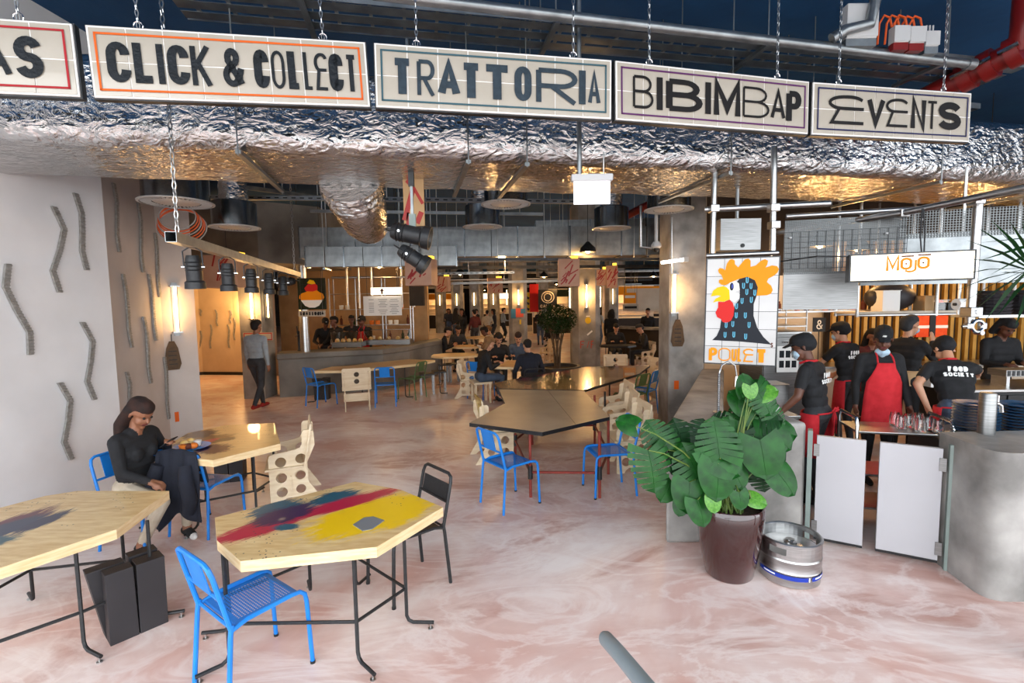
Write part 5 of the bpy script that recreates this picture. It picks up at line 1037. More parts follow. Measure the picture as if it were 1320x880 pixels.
# twin spots on the splashed board
pb_ = D(531, 262, 4.75); o = thing('splashed_board', 'narrow wooden board splashed with red paint hanging by the twin spotlights', 'board', pb_+V(0, .1, 0)); paint_mat('splash_wood', rgb('c9a680'), rgb('d6b690'), [(-.05, 0, 1.2, .35, .05, rgb('a3140f')), (.06, 0, 1.4, .3, .04, rgb('a3140f'))])
MB().bx(-.10, .10, -.012, .012, -.20, .42).build('board', 'cardboard', o); mb = MB()
for (x, z, w_, h_, a) in ((-.05, 0, .05, .3, .3), (.04, .1, .03, .2, -.5), (.05, -.12, .05, .12, .4), (-.02, .25, .04, .12, .8), (-.06, -.13, .03, .12, .1)): mb.box((x, -.0125, z), (w_, .002, h_), Matrix.Rotation(a, 3, 'Y'))
mb.build('red_splash', 'splash_red', o); MB().bar((0, 0, .42), (0, 0, 1.6), .006, 6).build('hanging_wire', 'dark_steel', o)
pp_ = D(532, 290, 4.6); r = thing('spot_pole', 'slender steel pole holding the twin black spotlights', 'pole', pp_); MB().bx(-.012, .012, -.012, .012, -.18, 1.7).build('pole', 'galvanised', r); MB().bx(-.03, .03, -.02, .02, -.02, .1).build('sleeve', 'post_sage', r); MB().bx(-.025, .025, -.02, .02, .35, .75).build('rail_clip', 'dark_steel', r)
par_can(None, D(505, 297, 4.55), .36, .09, PI/2-.2, PI/2+.05, label='large black spotlight pointing sideways below the splashed board').rotation_euler = (PI/2-.22, 0, -PI/2)
par_can(None, D(516, 321, 4.5), .28, .075, 0, 0, label='smaller black spotlight angled downward under the large one').rotation_euler = (PI/2-.6, 0, -PI/2)
# exit light on a pole
ep = D(763, 243, 4.12); r = thing('exit_light', 'white emergency light box on a pole before the foil duct', 'emergency light', ep)
MB().bx(-.17, .17, -.03, .05, .06, .115).build('housing', 'plastic_white', r, bevel=.008); MB().bx(-.15, .15, .0, .012, -.125, .06).build('glowing_panel', 'exit_glow', r)
MB().bar((-.10, .02, .115), (-.10, .02, 1.9), .02, 10).build('pole', 'galvanised', r, smooth=True); MB().bar((.1, .02, .115), (.1, .02, .3), .005, 6).build('wire', 'steel', r)
# ================================================================== galvanised ducts, struts and pipes in the middle distance
def duct(name, p, q, hgt, dep, z0, label, m='galvanised', n=14):
    p = Vector(p); q = Vector(q); d = q-p; L = d.length; r = thing(name, label, 'air duct', (p.x, p.y, z0), math.atan2(d.y, d.x))
    w_ = L/n; me = MB().bx(.006, w_-.006, 0, dep, 0, hgt).mesh('duct_segment', m)
    for i in range(n): link('duct_segment', me, r, (w_*i, 0, 0))
    me = MB().bx(-.012, .012, -.015, dep+.015, -.015, hgt+.015).mesh('flange', 'galvanised_dark')
    for i in range(0, n+1, 2): link('flange', me, r, (w_*i, 0, 0))
    for i in range(1, n, 4): MB().bar((w_*i, -.04, -.04), (w_*i, -.04, 4.95-z0), .008, 6).build('hanger_rod', 'steel', r); 
    for i in range(1, n, 4): MB().sbar((w_*i, -.08, -.04), (w_*i, dep+.08, -.04), .04, .03).build('hanger_bar', 'galvanised_dark', r)
    return r
a, b = D(386, 320, 9.6), D(866, 320, 10.2); duct('sheet_metal_duct', a, b, .58, .7, 2.98, 'long sheet metal duct crossing the hall behind the diffusers')
a, b = D(400, 320, 9.3), D(610, 320, 9.55); duct('sheet_metal_duct', (a.x, a.y-.25, 0), (b.x-.3, b.y-.25, 0), .36, .25, 2.76, 'shallow sheet metal duct slung in front of the long one above the bar', n=8)
a, b = D(690, 280, 13.2), D(905, 280, 13.0); duct('sheet_metal_duct', a, b, .5, .6, 3.7, 'higher sheet metal duct crossing behind the long one', n=6)
def strut(p, q, label, s=.06, m='galvanised', top=4.94, holes=True):
    p = Vector(p); q = Vector(q); r = thing('support_strut', label, 'strut'); MB().sbar(p, q, s, s).build('channel', m, r); d = q-p; n = int(d.length/.12)
    if holes:
        mb = MB(); x = d.normalized()
        for i in range(n): c_ = p+d*(i+.5)/n; mb.sbar(c_-x*.03+V(0, -s/2-.001, 0), c_+x*.03+V(0, -s/2-.001, 0), .002, .016)
        mb.build('slot_row', 'black', r)
    for t in (.1, .5, .9): c_ = p+d*t; MB().bar(c_, (c_.x, c_.y, top), .006, 6).build('drop_rod', 'steel', r)
    return r
strut(D(255, 254, 7.2), D(742, 260, 7.2), 'slotted steel strut crossing above the diffusers'); strut(D(400, 272, 8.8), D(700, 276, 8.8), 'round-edged steel strut above the sheet metal duct', .05, holes=False)
strut(D(545, 353, 10.9), D(663, 351, 10.9), 'slotted strut hanging below the sheet metal duct', .05); strut(D(410, 334, 9.15), D(860, 334, 9.7), 'dark pipe-like strut under the long sheet metal duct', .05, 'dark_steel', holes=False)
strut(D(560, 366, 14.5), D(740, 361, 14.5), 'pale rail that carries hanging boxes deep in the hall', .07, holes=False); strut(D(560, 345, 12.5), D(860, 343, 12.5), 'dark rail high across the middle of the hall', .08, 'dark_steel', holes=False)
strut(D(320, 242, 6.4), D(470, 262, 9.4), 'steel strut running away beside the foil branch', .05, holes=False)
pipe('red_pipe', [D(800, 282, 9.2), D(840, 262, 8.6)], .07, 'red_paint', 'short run of red pipe behind the diffuser by the pillar'); pipe('red_pipe', [D(400, 301, 10.6), D(560, 301, 10.9)], .03, 'red_paint', 'thin red pipe lying on the sheet metal duct')
pipe('bend_pipe', [D(826, 265, 7.1), D(826, 318, 7.1), D(840, 320, 7.1)], .02, 'steel', 'thin bent conduit reaching the dome camera')
o = thing('dome_camera', 'small white dome security camera hanging by the pillar', 'camera', D(846, 318, 7.05)); MB().bar((0, 0, .06), (-.02, 0, 2.1), .025, 10).build('stem', 'plastic_white', o, smooth=True); MB().lathe([(.045, .07), (.07, .03), (.07, 0), (.05, -.02)], 16).build('body', 'plastic_white', o, smooth=True); MB().ball((0, 0, -.03), .042, 12, 8).build('dome', 'black', o, smooth=True)
for i in range(9):      # far pipe runs under the slab
    y = 16+3.1*i; z = (3.4, 3.9, 3.1, 3.6)[i % 4]; pipe('ceiling_pipe', [(-11, y, z), (11, y+.6, z)], (.05, .09, .04)[i % 3], ('galvanised', 'dark_steel', 'steel')[i % 3], ('galvanised', 'dark', 'bright steel')[i % 3]+' pipe crossing under the far ceiling', n=8)['group'] = 'pipes under the far ceiling'
# ================================================================== hanging splashed boxes
for k, (n_, s_) in enumerate((('splash_a', .2), ('splash_b', 1.1))):
    paint_mat(n_, rgb('b58b74'), rgb('c49c84'), [(0, .02, s_, .3, .05, rgb('8e1a14')), (.05, -.08, s_+.4, .22, .03, rgb('8e1a14')), (-.08, .1, s_-.5, .15, .03, rgb('8e1a14'))], coat=0, rough=.6)
def splash_box(u0, u1, v0, v1, y, label, m):
    a, b = D(u0, v1, y), D(u1, v0, y); w_ = b.x-a.x; h = b.z-a.z; r = thing('splashed_box', label, 'box', ((a.x+b.x)/2, y, a.z), random.uniform(-.2, .2))
    MB().bx(-w_/2, w_/2, 0, w_*.8, 0, h).build('box', 'splash_box', r); mb = MB(); rd = random.Random(u0)
    for i in range(9): x, z = rd.uniform(-.3, .3)*w_, rd.uniform(.15, .85)*h; mb.box((x, -.002, z), (.012+.02*rd.random(), .003, .06+.2*rd.random()), Matrix.Rotation(.7+rd.uniform(-.5, .5), 3, 'Y'))
    mb.build('red_splash', 'splash_red', r); MB().bar((0, w_*.4, h), (0, w_*.4, 4.95-a.z), .006, 6).build('hanging_wire', 'dark_steel', r)
    MB().bx(w_*.1, w_*.45, w_*.3, w_*.6, h, h+.06).build('lamp_cap', 'box_orange', r)
for a in ((263, 304, 328, 371, 8.3, 'splashed wooden box hanging behind the track spotlights', 'splash_a'), (522, 556, 333, 368, 8.9, 'splashed wooden box hanging below the twin spotlights', 'splash_b'), (720, 747, 333, 369, 9.4, 'splashed wooden box hanging alone before the columns', 'splash_a'), (769, 782, 347, 368, 11.5, 'small splashed box left of a pair near the far columns', 'splash_b'), (782, 796, 342, 371, 11.2, 'tall splashed box right of a pair near the far columns', 'splash_a'), (562, 577, 356, 376, 14, 'small splashed box hanging past the bar end', 'splash_b'), (629, 648, 358, 378, 15.5, 'small splashed box hanging over the crowd', 'splash_a')): splash_box(*a)
# ================================================================== tube lamps
def tube_lamp(p, n, L=.55, label='', rad=.016, group='warm tube lamps', e=0):
    n = Vector(n).normalized(); r = thing('tube_lamp', label, 'lamp', p, math.atan2(n.y, n.x)+PI/2, group)
    MB().lathe([(rad, 0), (rad, L)], 12, (0, -.05, 0)).build('glowing_tube', 'tube_glow', r, smooth=True)
    for z in (-.02, L+.0): MB().bx(-.06, .06, -.075, .0, z, z+.02).build('bracket', 'steel', r); 
    MB().bx(-.035, .035, -.012, 0, -.06, L+.06).build('back_plate', 'brushed_steel', r)
    if e: lamp(r, 'POINT', e, WARM, (0, -.22, L/2), .12)
    return r
nE = Vector((C1[1]-B1[1], -(C1[0]-B1[0]), 0)).normalized(); q = onplane(228, 427, (*B1, 0), nE)
tube_lamp(q, nE, .62, 'glowing warm tube lamp on the pier end by the woman', group=None, e=5)
tube_lamp(D(868, 402, 7.275), (0, -1, 0), .55, 'glowing warm tube lamp on the concrete pillar at the counter', group=None, e=9)
tube_lamp(Vector((-5.68, 10.745, 1.78)), (0, -1, 0), .62, 'glowing warm tube lamp on the concrete cheek left of the bar', group=None, e=25); tube_lamp(Vector((-5.49, 10.95, 1.8)), (1, 0, 0), .55, 'warm tube lamp beside the silver flue', group=None, e=0)
tube_lamp(D(756, 396, 14.9), (0, -1, 0), .68, 'warm tube lamp on the column with the painted yellow face', group=None, e=30); tube_lamp(Vector((1.86, 15.2, 1.85)), (-1, 0, 0), .6, 'warm tube lamp beside the column with the painted yellow face', group=None, e=0); tube_lamp(D(772, 395, 15.3), (1, 0, 0), .6, 'warm tube lamp on the far side of the painted-face column', group=None)
tube_lamp(Vector((.3, 20.48, 1.95)), (0, -1, 0), .6, 'warm tube lamp on the second mid-hall column', group=None, e=25); tube_lamp(Vector((-.14, 20.7, 1.95)), (-1, 0, 0), .6, 'warm tube lamp on the side of the second mid-hall column', group=None)
tube_lamp(Vector((-7.9, 14.45, 1.75)), (0, -1, 0), .6, 'warm tube lamp on the corridor wall', group=None, e=45)
for x, y, wd in FARC: tube_lamp((x, y-wd/2-.01, 1.9), (0, -1, 0), .7, 'glowing warm tube lamp on a distant column', group='tube lamps on distant columns')
r = thing('white_tube', 'short white fluorescent tube jutting across the concrete pillar', 'lamp', D(869, 336, 7.15)); MB().tube([(-.19, -.02, -.025), (.14, 0, .015)], .022, 10).build('tube', 'tube_white', r, smooth=True); MB().bx(.13, .2, -.03, .13, -.02, .05).build('bracket', 'plastic_white', r)
pipe('conduit', [D(866, 280, 7.24), D(866, 352, 7.24)], .014, 'steel', 'thin conduit down the pillar to its tube lamp')
def paddle(u, v, p0, n, label):
    c_ = onplane(u, v, p0, n)+Vector(n)*.02; n = Vector(n); o = thing('paddle_sign', label, 'sign', c_, math.atan2(n.y, n.x)+PI/2); vs, fs = flat([(-.07, -.2), (.07, -.2), (.1, -.12), (.07, .1), (.03, .2), (-.03, .2), (-.07, .1), (-.1, -.12)], [], .016)
    MB().add([(v[0], v[2], v[1]) for v in vs], fs).build('board', 'brown' if False else 'bark', o); MB().bar((0, 0, .2), (0, 0, .3), .006, 6).build('hook', 'dark_steel', o)
    mb = MB()
    for i in range(4): mb.box((0, -.009, -.12+.06*i), (.1, .002, .012))
    mb.build('burnt_print', 'black', o)
paddle(222, 458, (*B1, 0), nE, 'dark wooden paddle sign hung on the pier end'); paddle(873, 429, (2.6, 7.28, 0), (0, -1, 0), 'dark wooden paddle sign hung on the concrete pillar')
# painted doodles on the mid column
yc = 14.915; mb = MB(); c_ = D(758, 413, yc); o = thing('painted_doodle', 'yellow round face and red letters sprayed on the mid column', 'graffiti', c_)
MB().add([(.09*math.cos(2*PI*i/18), 0, .10*math.sin(2*PI*i/18)) for i in range(18)], [tuple(range(18))]).build('yellow_face', 'spray_yellow', o); MB().box((0, 0, .13), (.12, .004, .03)).build('white_dash', 'white_print', o)
mb = MB(); glyph(mb, 'F', -.24, -.10, -.85, -.62, .03, .03, 0); glyph(mb, '/', -.04, .04, -.85, -.62, .02, .02, 0); glyph(mb, 'F', .08, .18, -.85, -.62, .03, .03, 0); mb.build('red_letters', 'spray_pink', o); MB().box((.05, 0, -.38), (.2, .004, .05), Matrix.Rotation(-.7, 3, 'Y')).build('pale_dash', 'white_print', o)
c_ = D(668, 404, 20.49); o = thing('painted_patch', 'blue and pink painted patch on the second mid-hall column', 'graffiti', c_); MB().bx(-.3, -.1, -.005, 0, -.2, .2).build('blue_patch', 'spray_blue', o); MB().bx(-.1, .22, -.005, 0, -.15, .22).build('pink_patch', 'spray_pink', o); MB().bx(.1, .3, -.006, 0, .0, .2).build('blue_patch', 'spray_blue', o); MB().bx(.05, .12, -.005, 0, -.45, -.25).build('yellow_patch', 'spray_yellow', o)
# ================================================================== concrete bar with its kitchen
bt = [G(u, v, 1.0) for u, v in ((355.7, 456), (427, 452.5), (493, 449.5), (527, 445.5), (550, 441), (570, 437.5))]
r = thing('concrete_bar', 'long curved dark concrete bar with a thick rounded top', 'counter')
fr_ = [(p.x, p.y) for p in bt]; bk_ = [(p.x-.25, p.y+.7) for p in bt][::-1]
MB().prism(fr_+bk_, .86, 1.0).build('bar_top', 'concrete_dark', r, bevel=.03); MB().prism([(p.x-.02, p.y+.12) for p in bt]+[(p.x-.25, p.y+.62) for p in bt][::-1], 0, .86).build('bar_body', 'concrete_dark', r)
def onbar(u, v, z=1.0): p = G(u, v, z); return p
pipe('flue_pipe', [(-4.72, 11.12, 1.0), (-4.72, 11.12, 3.0)], .10, 'steel', 'shiny silver flue pipe rising from the bar end', n=20)
# menu, lightbox with arrow, tiled bowl sign
def board(u0, u1, v0, v1, y, label, m, name, cat, th=.03):
    a, b = D(u0, v1, y), D(u1, v0, y); r = thing(name, label, cat, (a.x, y, a.z)); W_, H_ = b.x-a.x, b.z-a.z
    MB().bx(0, W_, 0, th, 0, H_).build('panel', m, r)
    for x in (W_*.1, W_*.9): MB().bar((x, th/2, H_), (x, th/2, 4.95-a.z), .006, 6).build('hanging_wire', 'dark_steel', r)
    return r, W_, H_
r, W_, H_ = board(469, 517, 381, 407, 11.6, 'white printed menu board hanging above the bar', 'white_print', 'menu_board', 'menu'); mb = MB()
for c_ in range(3):
    for j in range(9):
        if (c_*5+j*3) % 7: mb.box((W_*(.12+.3*c_)+.08, -.001, H_*(.1+.09*j)), (.12+.05*((j*c_) % 3), .001, .008))
mb.build('printed_lines', 'ink', r)
r, W_, H_ = board(478, 517, 370, 380, 11.5, 'glowing white lightbox with a dark up arrow above the menu', 'box_glow', 'arrow_lightbox', 'sign', .08); MB().add([(W_*.37+x*H_*.35, -.003, H_*.5+z*H_*.42) for x, z in ((-.35, -1), (.35, -1), (.35, 0), (.9, 0), (0, 1), (-.9, 0), (-.35, 0))], [tuple(range(7))]).build('arrow', 'brown', r)
r, W_, H_ = board(385, 419, 358, 399, 10.9, 'dark tiled sign showing an orange pasta bowl above the bar', 'hen_black', 'bowl_sign', 'sign')
me = MB().box((0, 0, 0), (W_/4-.006, .01, H_/5-.006)).mesh('tile', mat('green_tile', rgb('1d2b22'), rough=.2).name)
for i in range(4):
    for j in range(5): link('tile', me, r, (W_*(i+.5)/4, -.006, H_*(j+.5)/5))
def pl2(nm, pts, m, dy): MB().add([(x*W_, dy, z*H_) for x, z in pts], [tuple(range(len(pts)))]).build(nm, m, r)
pl2('drawn_bowl', [(.1, .3), (.9, .3), (.75, .12), (.6, .06), (.4, .06), (.25, .12)], 'white_print', -.013); pl2('drawn_pasta', [(.05, .36), (.12, .30), (.88, .30), (.95, .38), (.9, .5), (.78, .55), (.68, .62), (.55, .58), (.42, .62), (.3, .56), (.15, .52), (.06, .45)], 'orange', -.0135); pl2('drawn_tomato', [(.3, .58), (.25, .68), (.4, .82), (.5, .78), (.6, .86), (.72, .76), (.72, .62), (.55, .57)], 'comb_red', -.014); pl2('drawn_yellow', [(.35, .84), (.45, .95), (.6, .92), (.66, .82), (.5, .8)], 'yellow', -.0145)
r, W_, H_ = board(385, 419, 400, 408, 10.85, 'small cream plate lettered TRATTORIA under the bowl sign', 'cream_tile', 'name_plate', 'sign'); word(r, 'TRATTORIA', W_*.05, W_*.95, H_*.2, H_*.8, .03, 'ink', -.003)
# bar back: steel shelving, glass cases, taps, bottles
struct(MB().bx(-7.2, -2.6, 15.2, 15.35, 0, 3.2).build('wall_bar_back', 'cardboard'))
sh = thing('bar_shelving', 'steel tube shelving behind the bar crew', 'shelf', (-5.2, 14.2, 0))
for z in (1.0, 1.45, 1.9, 2.35): MB().bx(0, 2.3, -.18, .18, z, z+.02).build('tier', 'steel', sh)
for x in (0, .75, 1.5, 2.3):
    for y in (-.18, .18): MB().bar((x, y, 0), (x, y, 2.8), .02, 8).build('upright', 'steel', sh)
rd = random.Random(4)
for i in range(26):
    x = -5.1+2.1*(i % 13)/12; z = (1.02, 1.47, 1.92)[i % 3]; k = i % 4
    tag(MB().lathe([(.04, 0), (.04, .16), (.015, .21), (.015, .27)] if k < 2 else [(.06, 0), (.07, .1), (.065, .12)], 10).build('bottle' if k < 2 else 'jar', ('leaf_dark', 'brown', 'white_print', 'food_orange')[k], loc=(x, 14.2-.05*(i % 2), z)), ('dark green bottle', 'brown bottle', 'white jar', 'orange jar')[k]+' on the steel shelving behind the bar', 'bottle' if k < 2 else 'jar', 'bottles and jars behind the bar')
for (u0, u1, v0, v1, y, lab) in ((428, 465, 430, 451, 12.1, 'glass display case with a steel base on the bar'), (470, 528, 427, 449, 12.7, 'long glass display case toward the bar\'s curved end')):
    a, b = D(u0, v1, y), D(u1, v0, y); r = thing('display_case', lab, 'display case', (a.x, y, 1.0)); W_, H_ = b.x-a.x, .38; MB().bx(0, W_, 0, .4, 0, .12).build('base', 'brushed_steel', r); MB().bx(0, W_, .0, .006, .12, H_).build('front_glass', 'glass', r); MB().bx(0, W_, 0, .4, H_, H_+.008).build('top_glass', 'glass', r)
    for x in (0, W_): MB().bx(x-.008, x+.008, 0, .016, .12, H_).build('corner_post', 'chrome', r)
    for i in range(5): MB().ball((W_*(i+.5)/5, .2, .15), .06, 10, 6).build('pastry', 'food_yellow', r, smooth=True)
for u, v in ((386, 452), (396, 449)):
    p = G(u, v, 1.0); r = thing('beer_tower', 'black draught tower on the left end of the bar', 'tap', p, 0, 'draught towers on the bar'); MB().lathe([(.05, 0), (.03, .04), (.03, .42), (.05, .45), (0, .47)], 14, capt=False).build('column', 'black_metal', r, smooth=True); MB().bar((0, -.03, .38), (0, -.14, .34), .015, 8).build('spout', 'chrome', r); MB().bar((0, -.05, .4), (0, -.07, .58), .014, 8).build('handle', 'black', r)
for x, y in ((-4.2, 12.6), (-3.9, 12.6), (-3.6, 12.7), (-2.9, 13.0), (-2.6, 13.1)): pipe('tube_hanger', [(x, y, 1.95+.05*(x % 1)), (x, y, 4.95)], .03, 'steel', 'steel tube dropping over the bar kitchen')['group'] = 'steel tubes over the bar'
pipe('tube_hanger', [(-4.6, 12.6, 2.75), (-2.4, 12.9, 2.75)], .03, 'steel', 'level steel tube crossing the droppers over the bar')
tag(MB().bx(-.28, .28, 0, .25, 0, .55).build('dark_cabinet', 'dark_wall', loc=D(537, 395, 12.4), bevel=.01), 'dark wall box hanging past the menu board', 'cabinet') if False else None
o = thing('wall_cabinet', 'plain brown box hanging beside the menu board', 'cabinet', D(537, 394, 11.9)); MB().bx(-.17, .17, 0, .2, 0, .5).build('box', 'dark_wall', o, bevel=.008); MB().bar((0, .1, .5), (0, .1, 2.9), .015, 6).build('hanger', 'dark_steel', o)
o = thing('pendant_sign', 'small red-lettered plate leaning behind the walking man', 'sign', D(333, 433, 10.73)); MB().bx(-.33, .33, -.02, 0, -.1, .08).build('plate', 'cream_tile', o); word(o, 'APERITIVO', -.28, .28, -.06, .04, .016, 'line_red', -.023) if False else None; MB().bx(-.31, .31, -.022, -.02, -.09, .07).build('red_border', 'line_red', o); MB().bx(-.29, .29, -.024, -.02, -.07, .05).build('inner_plate', 'cream_tile', o)
# ================================================================== indoor tree in its round black planter
r = thing('indoor_tree', 'bushy dark green indoor tree in a round black planter', 'tree', (1.12, 12.1, 0)); MB().lathe([(.5, 0), (.58, .03), (.6, .42), (.57, .46), (.5, .46), (.48, .38)], 28, capt=False).build('planter', 'black_plastic', r, smooth=True); MB().lathe([(0, .39), (.5, .385)], 20, capb=False, capt=False).build('soil', 'soil', r)
for k in range(6):
    a = 2*PI*k/6; MB().tube([(.05*math.cos(a), .05*math.sin(a), .38), (.09*math.cos(a+.5), .09*math.sin(a+.5), .9), (.2*math.cos(a), .2*math.sin(a), 1.45)], [.03, .025, .015], 7).build('stem', 'bark', r, smooth=True)
mb = MB(); rd = random.Random(3)
for i in range(2600):
    while True:
        q = Vector((rd.uniform(-1, 1), rd.uniform(-1, 1), rd.uniform(-1, 1)))
        if .35 < q.length < 1: break
    q = Vector((q.x*.5, q.y*.5, 1.62+q.z*.38)); d = Vector((rd.gauss(0, 1), rd.gauss(0, 1), rd.gauss(0, .6))).normalized(); w_ = d.cross(Vector((rd.random(), rd.random(), 1))).normalized()*.016
    mb.add([q-w_, q+d*.035, q+w_, q-d*.035], [(0, 1, 2, 3)])
f_ = mb.build('foliage', 'leaf_dark', r); f_['kind'] = 'stuff'
# ================================================================== far bar, stalls and added pendant lamps
P_ = [(3.75, 17.4), (4.6, 16.3), (6.2, 15.6), (8.5, 15.2)]; r = thing('curved_bar', 'dark curved bar counter with a pale top beyond the concrete pillar', 'counter')
MB().prism(P_+[(x+.3, y+.7) for x, y in P_][::-1], 1.05, 1.12).build('bar_top', 'concrete_pale', r); MB().prism([(x+.06, y+.1) for x, y in P_]+[(x+.25, y+.6) for x, y in P_][::-1], 0, 1.05).build('bar_body', 'slat_dark', r)
r, W_, H_ = board(808, 862, 371, 401, 18.5, 'large pale panel over the curved bar', 'board_pale', 'pale_panel', 'panel'); r, W_, H_ = board(804, 820, 377, 391, 18.0, 'orange and white poster beside the pale panel', 'orange', 'poster', 'poster'); MB().bx(W_*.1, W_*.9, -.01, 0, H_*.5, H_*.75).build('white_patch', 'white_print', r)
r, W_, H_ = board(803, 823, 392, 400, 17.9, 'small cream plate with dark lettering under the orange poster', 'cream_tile', 'name_plate', 'sign'); word(r, 'CReMe', W_*.1, W_*.9, H_*.2, H_*.8, .04, 'ink', -.003) if False else MB().bx(W_*.1, W_*.9, -.004, 0, H_*.3, H_*.7).build('dark_print', 'ink', r)
r, W_, H_ = board(683, 694, 366, 402, 27, 'tall red and yellow banner deep in the hall', 'comb_red', 'banner', 'banner'); MB().bx(-W_*.9, 0, -.02, 0, 0, H_*.7).build('yellow_half', 'spray_yellow', r); 
for i in range(3): MB().box((-W_*.45, -.03, H_*(.15+.2*i)), (W_*.9, .01, .12), Matrix.Rotation(.5, 3, 'Y')).build('black_stripe', 'black', r)
r, W_, H_ = board(694, 718, 373, 398, 26.5, 'dark square emblem sign reading GALLIA deep in the hall', 'black', 'emblem_sign', 'sign'); MB().tube([(W_/2+W_*.33*math.cos(2*PI*i/24), -.02, H_*.6+H_*.3*math.sin(2*PI*i/24)) for i in range(24)], .03, 5, closed=True).build('ring', 'cloth_beige', r); MB().tube([(W_/2+W_*.2*math.cos(2*PI*i/16), -.02, H_*.6+H_*.2*math.sin(2*PI*i/16)) for i in range(16)], .03, 5, closed=True).build('ring', 'cloth_beige', r); word(r, 'GALLIA'.replace('G', 'C'), W_*.1, W_*.9, H_*.06, H_*.22, .035, 'cloth_beige', -.02); mb = MB(); mb.bx(W_*.155, W_*.195, -.021, -.019, H_*.115, H_*.14); mb.build('lettering', 'cloth_beige', r)
rd = random.Random(11); SI = 0
for (x, y, w_, m) in ((-8.5, 26, 3, 'comb_red'), (-6, 40, 4, 'orange'), (-1.5, 42, 4, 'box_glow'), (3.2, 43, 4, 'yellow'), (6.8, 27, 3, 'orange'), (9.5, 35, 4, 'comb_red'), (2.6, 31.5, 2.4, 'cloth_green'), (-11, 33, 4, 'yellow')):
    lab = ('red-fronted', 'orange-signed', 'glowing-signed', 'yellow-signed', 'orange-canopied', 'red-canopied', 'dark green', 'yellow-canopied')[SI]+' food stall far back in the hall'; SI += 1
    r = thing('food_stall', lab, 'stall', (x, y, 0)); MB().bx(-w_/2, w_/2, 0, .7, 0, 1.05).build('counter', 'slat_dark', r); MB().bx(-w_/2-.05, w_/2+.05, -.05, .75, 1.05, 1.1).build('counter_top', 'board_pale', r); MB().bx(-w_/2, w_/2, 1.6, 1.7, 0, 2.9).build('back_panel', 'board_pale', r); MB().bx(-w_/2, w_/2, -.02, .05, 2.35, 2.8).build('sign_panel', m, r)
    for i in range(3): MB().bx(-w_/2+.1, w_/2-.1, 1.35, 1.6, 1.2+.35*i, 1.23+.35*i).build('shelf', 'board_pale', r)
    for s in (-1, 1): MB().bx(s*w_/2-.04, s*w_/2+.04, 0, .08, 1.1, 2.9).build('post', 'steel', r)
    MB().tube([(-w_/2+.2, .6, 2.6), (w_/2-.2, .6, 2.6)], .03, 8).build('strip_lamp', 'tube_glow', r); lamp(r, 'AREA', 40, WARM, (0, .6, 2.5), 1.2)
def pendant(x, y, z, e, label, group, rad=.16):  # pendants added to warm the hall and kitchen; no such fixtures known
    r = thing('added_pendant_lamp', label, 'lamp', (x, y, z), 0, group); MB().lathe([(rad, 0), (rad*.9, .08), (rad*.4, .16), (.03, .2)], 18, capb=False).build('shade', 'dark_steel', r, smooth=True); MB().ball((0, 0, .02), .045, 10, 8).build('bulb', 'bulb_glow', r, smooth=True); MB().bar((0, 0, .2), (0, 0, 4.95-z), .006, 6).build('cord', 'black', r)
    lamp(r, 'POINT', e, WARM, (0, 0, -.05), .08); return r
for (x, y, e) in ((-3.2, 12.0, 30), (-1.6, 15.5, 45), (1.2, 18.0, 45), (4.8, 13.8, 45), (5.5, 19.0, 50), (-3.4, 22.0, 60), (2.4, 26.0, 60), (-1.0, 30.0, 70), (-5.5, 30.0, 70), (5.2, 31.0, 70), (-2.0, 37.0, 80)): pendant(x, y, 2.95, e, 'added dark pendant lamp with a warm bulb over the hall tables', 'added pendant lamps deep in the hall')
pendant(1.5, 9.6, 3.0, 26, 'added dark pendant lamp over the far half of the long table', None); pendant(-.2, 10.6, 3.0, 40, 'dark pendant lamp over the couple\'s table', None); pendant(-8.6, 12.8, 2.7, 90, 'added dark pendant lamp in the corridor', None)
pendant(5.2, 7.4, 2.75, 32, 'added dark pendant lamp over the back of the kitchen', None); pendant(7.0, 7.3, 2.75, 42, 'added dark pendant lamp lighting the gold slats', None); pendant(4.25, 6.8, 2.75, 30, 'added dark pendant lamp over the red-aproned cook', None)
# ================================================================== people
def capsule(mb, p, q, r0, r1, n=10):
    p = Vector(p); q = Vector(q); d = q-p; L = d.length
    if L < 1e-5: q = p+Vector((0, 0, 1e-3)); d = q-p; L = d.length
    d = d/L; pts = []; rs = []
    for a in (90, 60, 30, 0): pts.append(p-d*r0*math.sin(math.radians(a))); rs.append(max(.0006, r0*math.cos(math.radians(a))))
    for a in (0, 30, 60, 90): pts.append(q+d*r1*math.sin(math.radians(a))); rs.append(max(.0006, r1*math.cos(math.radians(a))))
    mb.tube(pts, rs, n)
def ik(a, b, l1, l2, hint):
    d = b-a; L = min(d.length, (l1+l2)*.995); dn = d.normalized(); b2 = a+dn*L
    x = (l1*l1-l2*l2+L*L)/(2*L); h = math.sqrt(max(0, l1*l1-x*x)); hv = hint-dn*hint.dot(dn)
    hv = hv.normalized() if hv.length > 1e-6 else Vector((0, 1, 0)); return a+dn*x+hv*h, b2
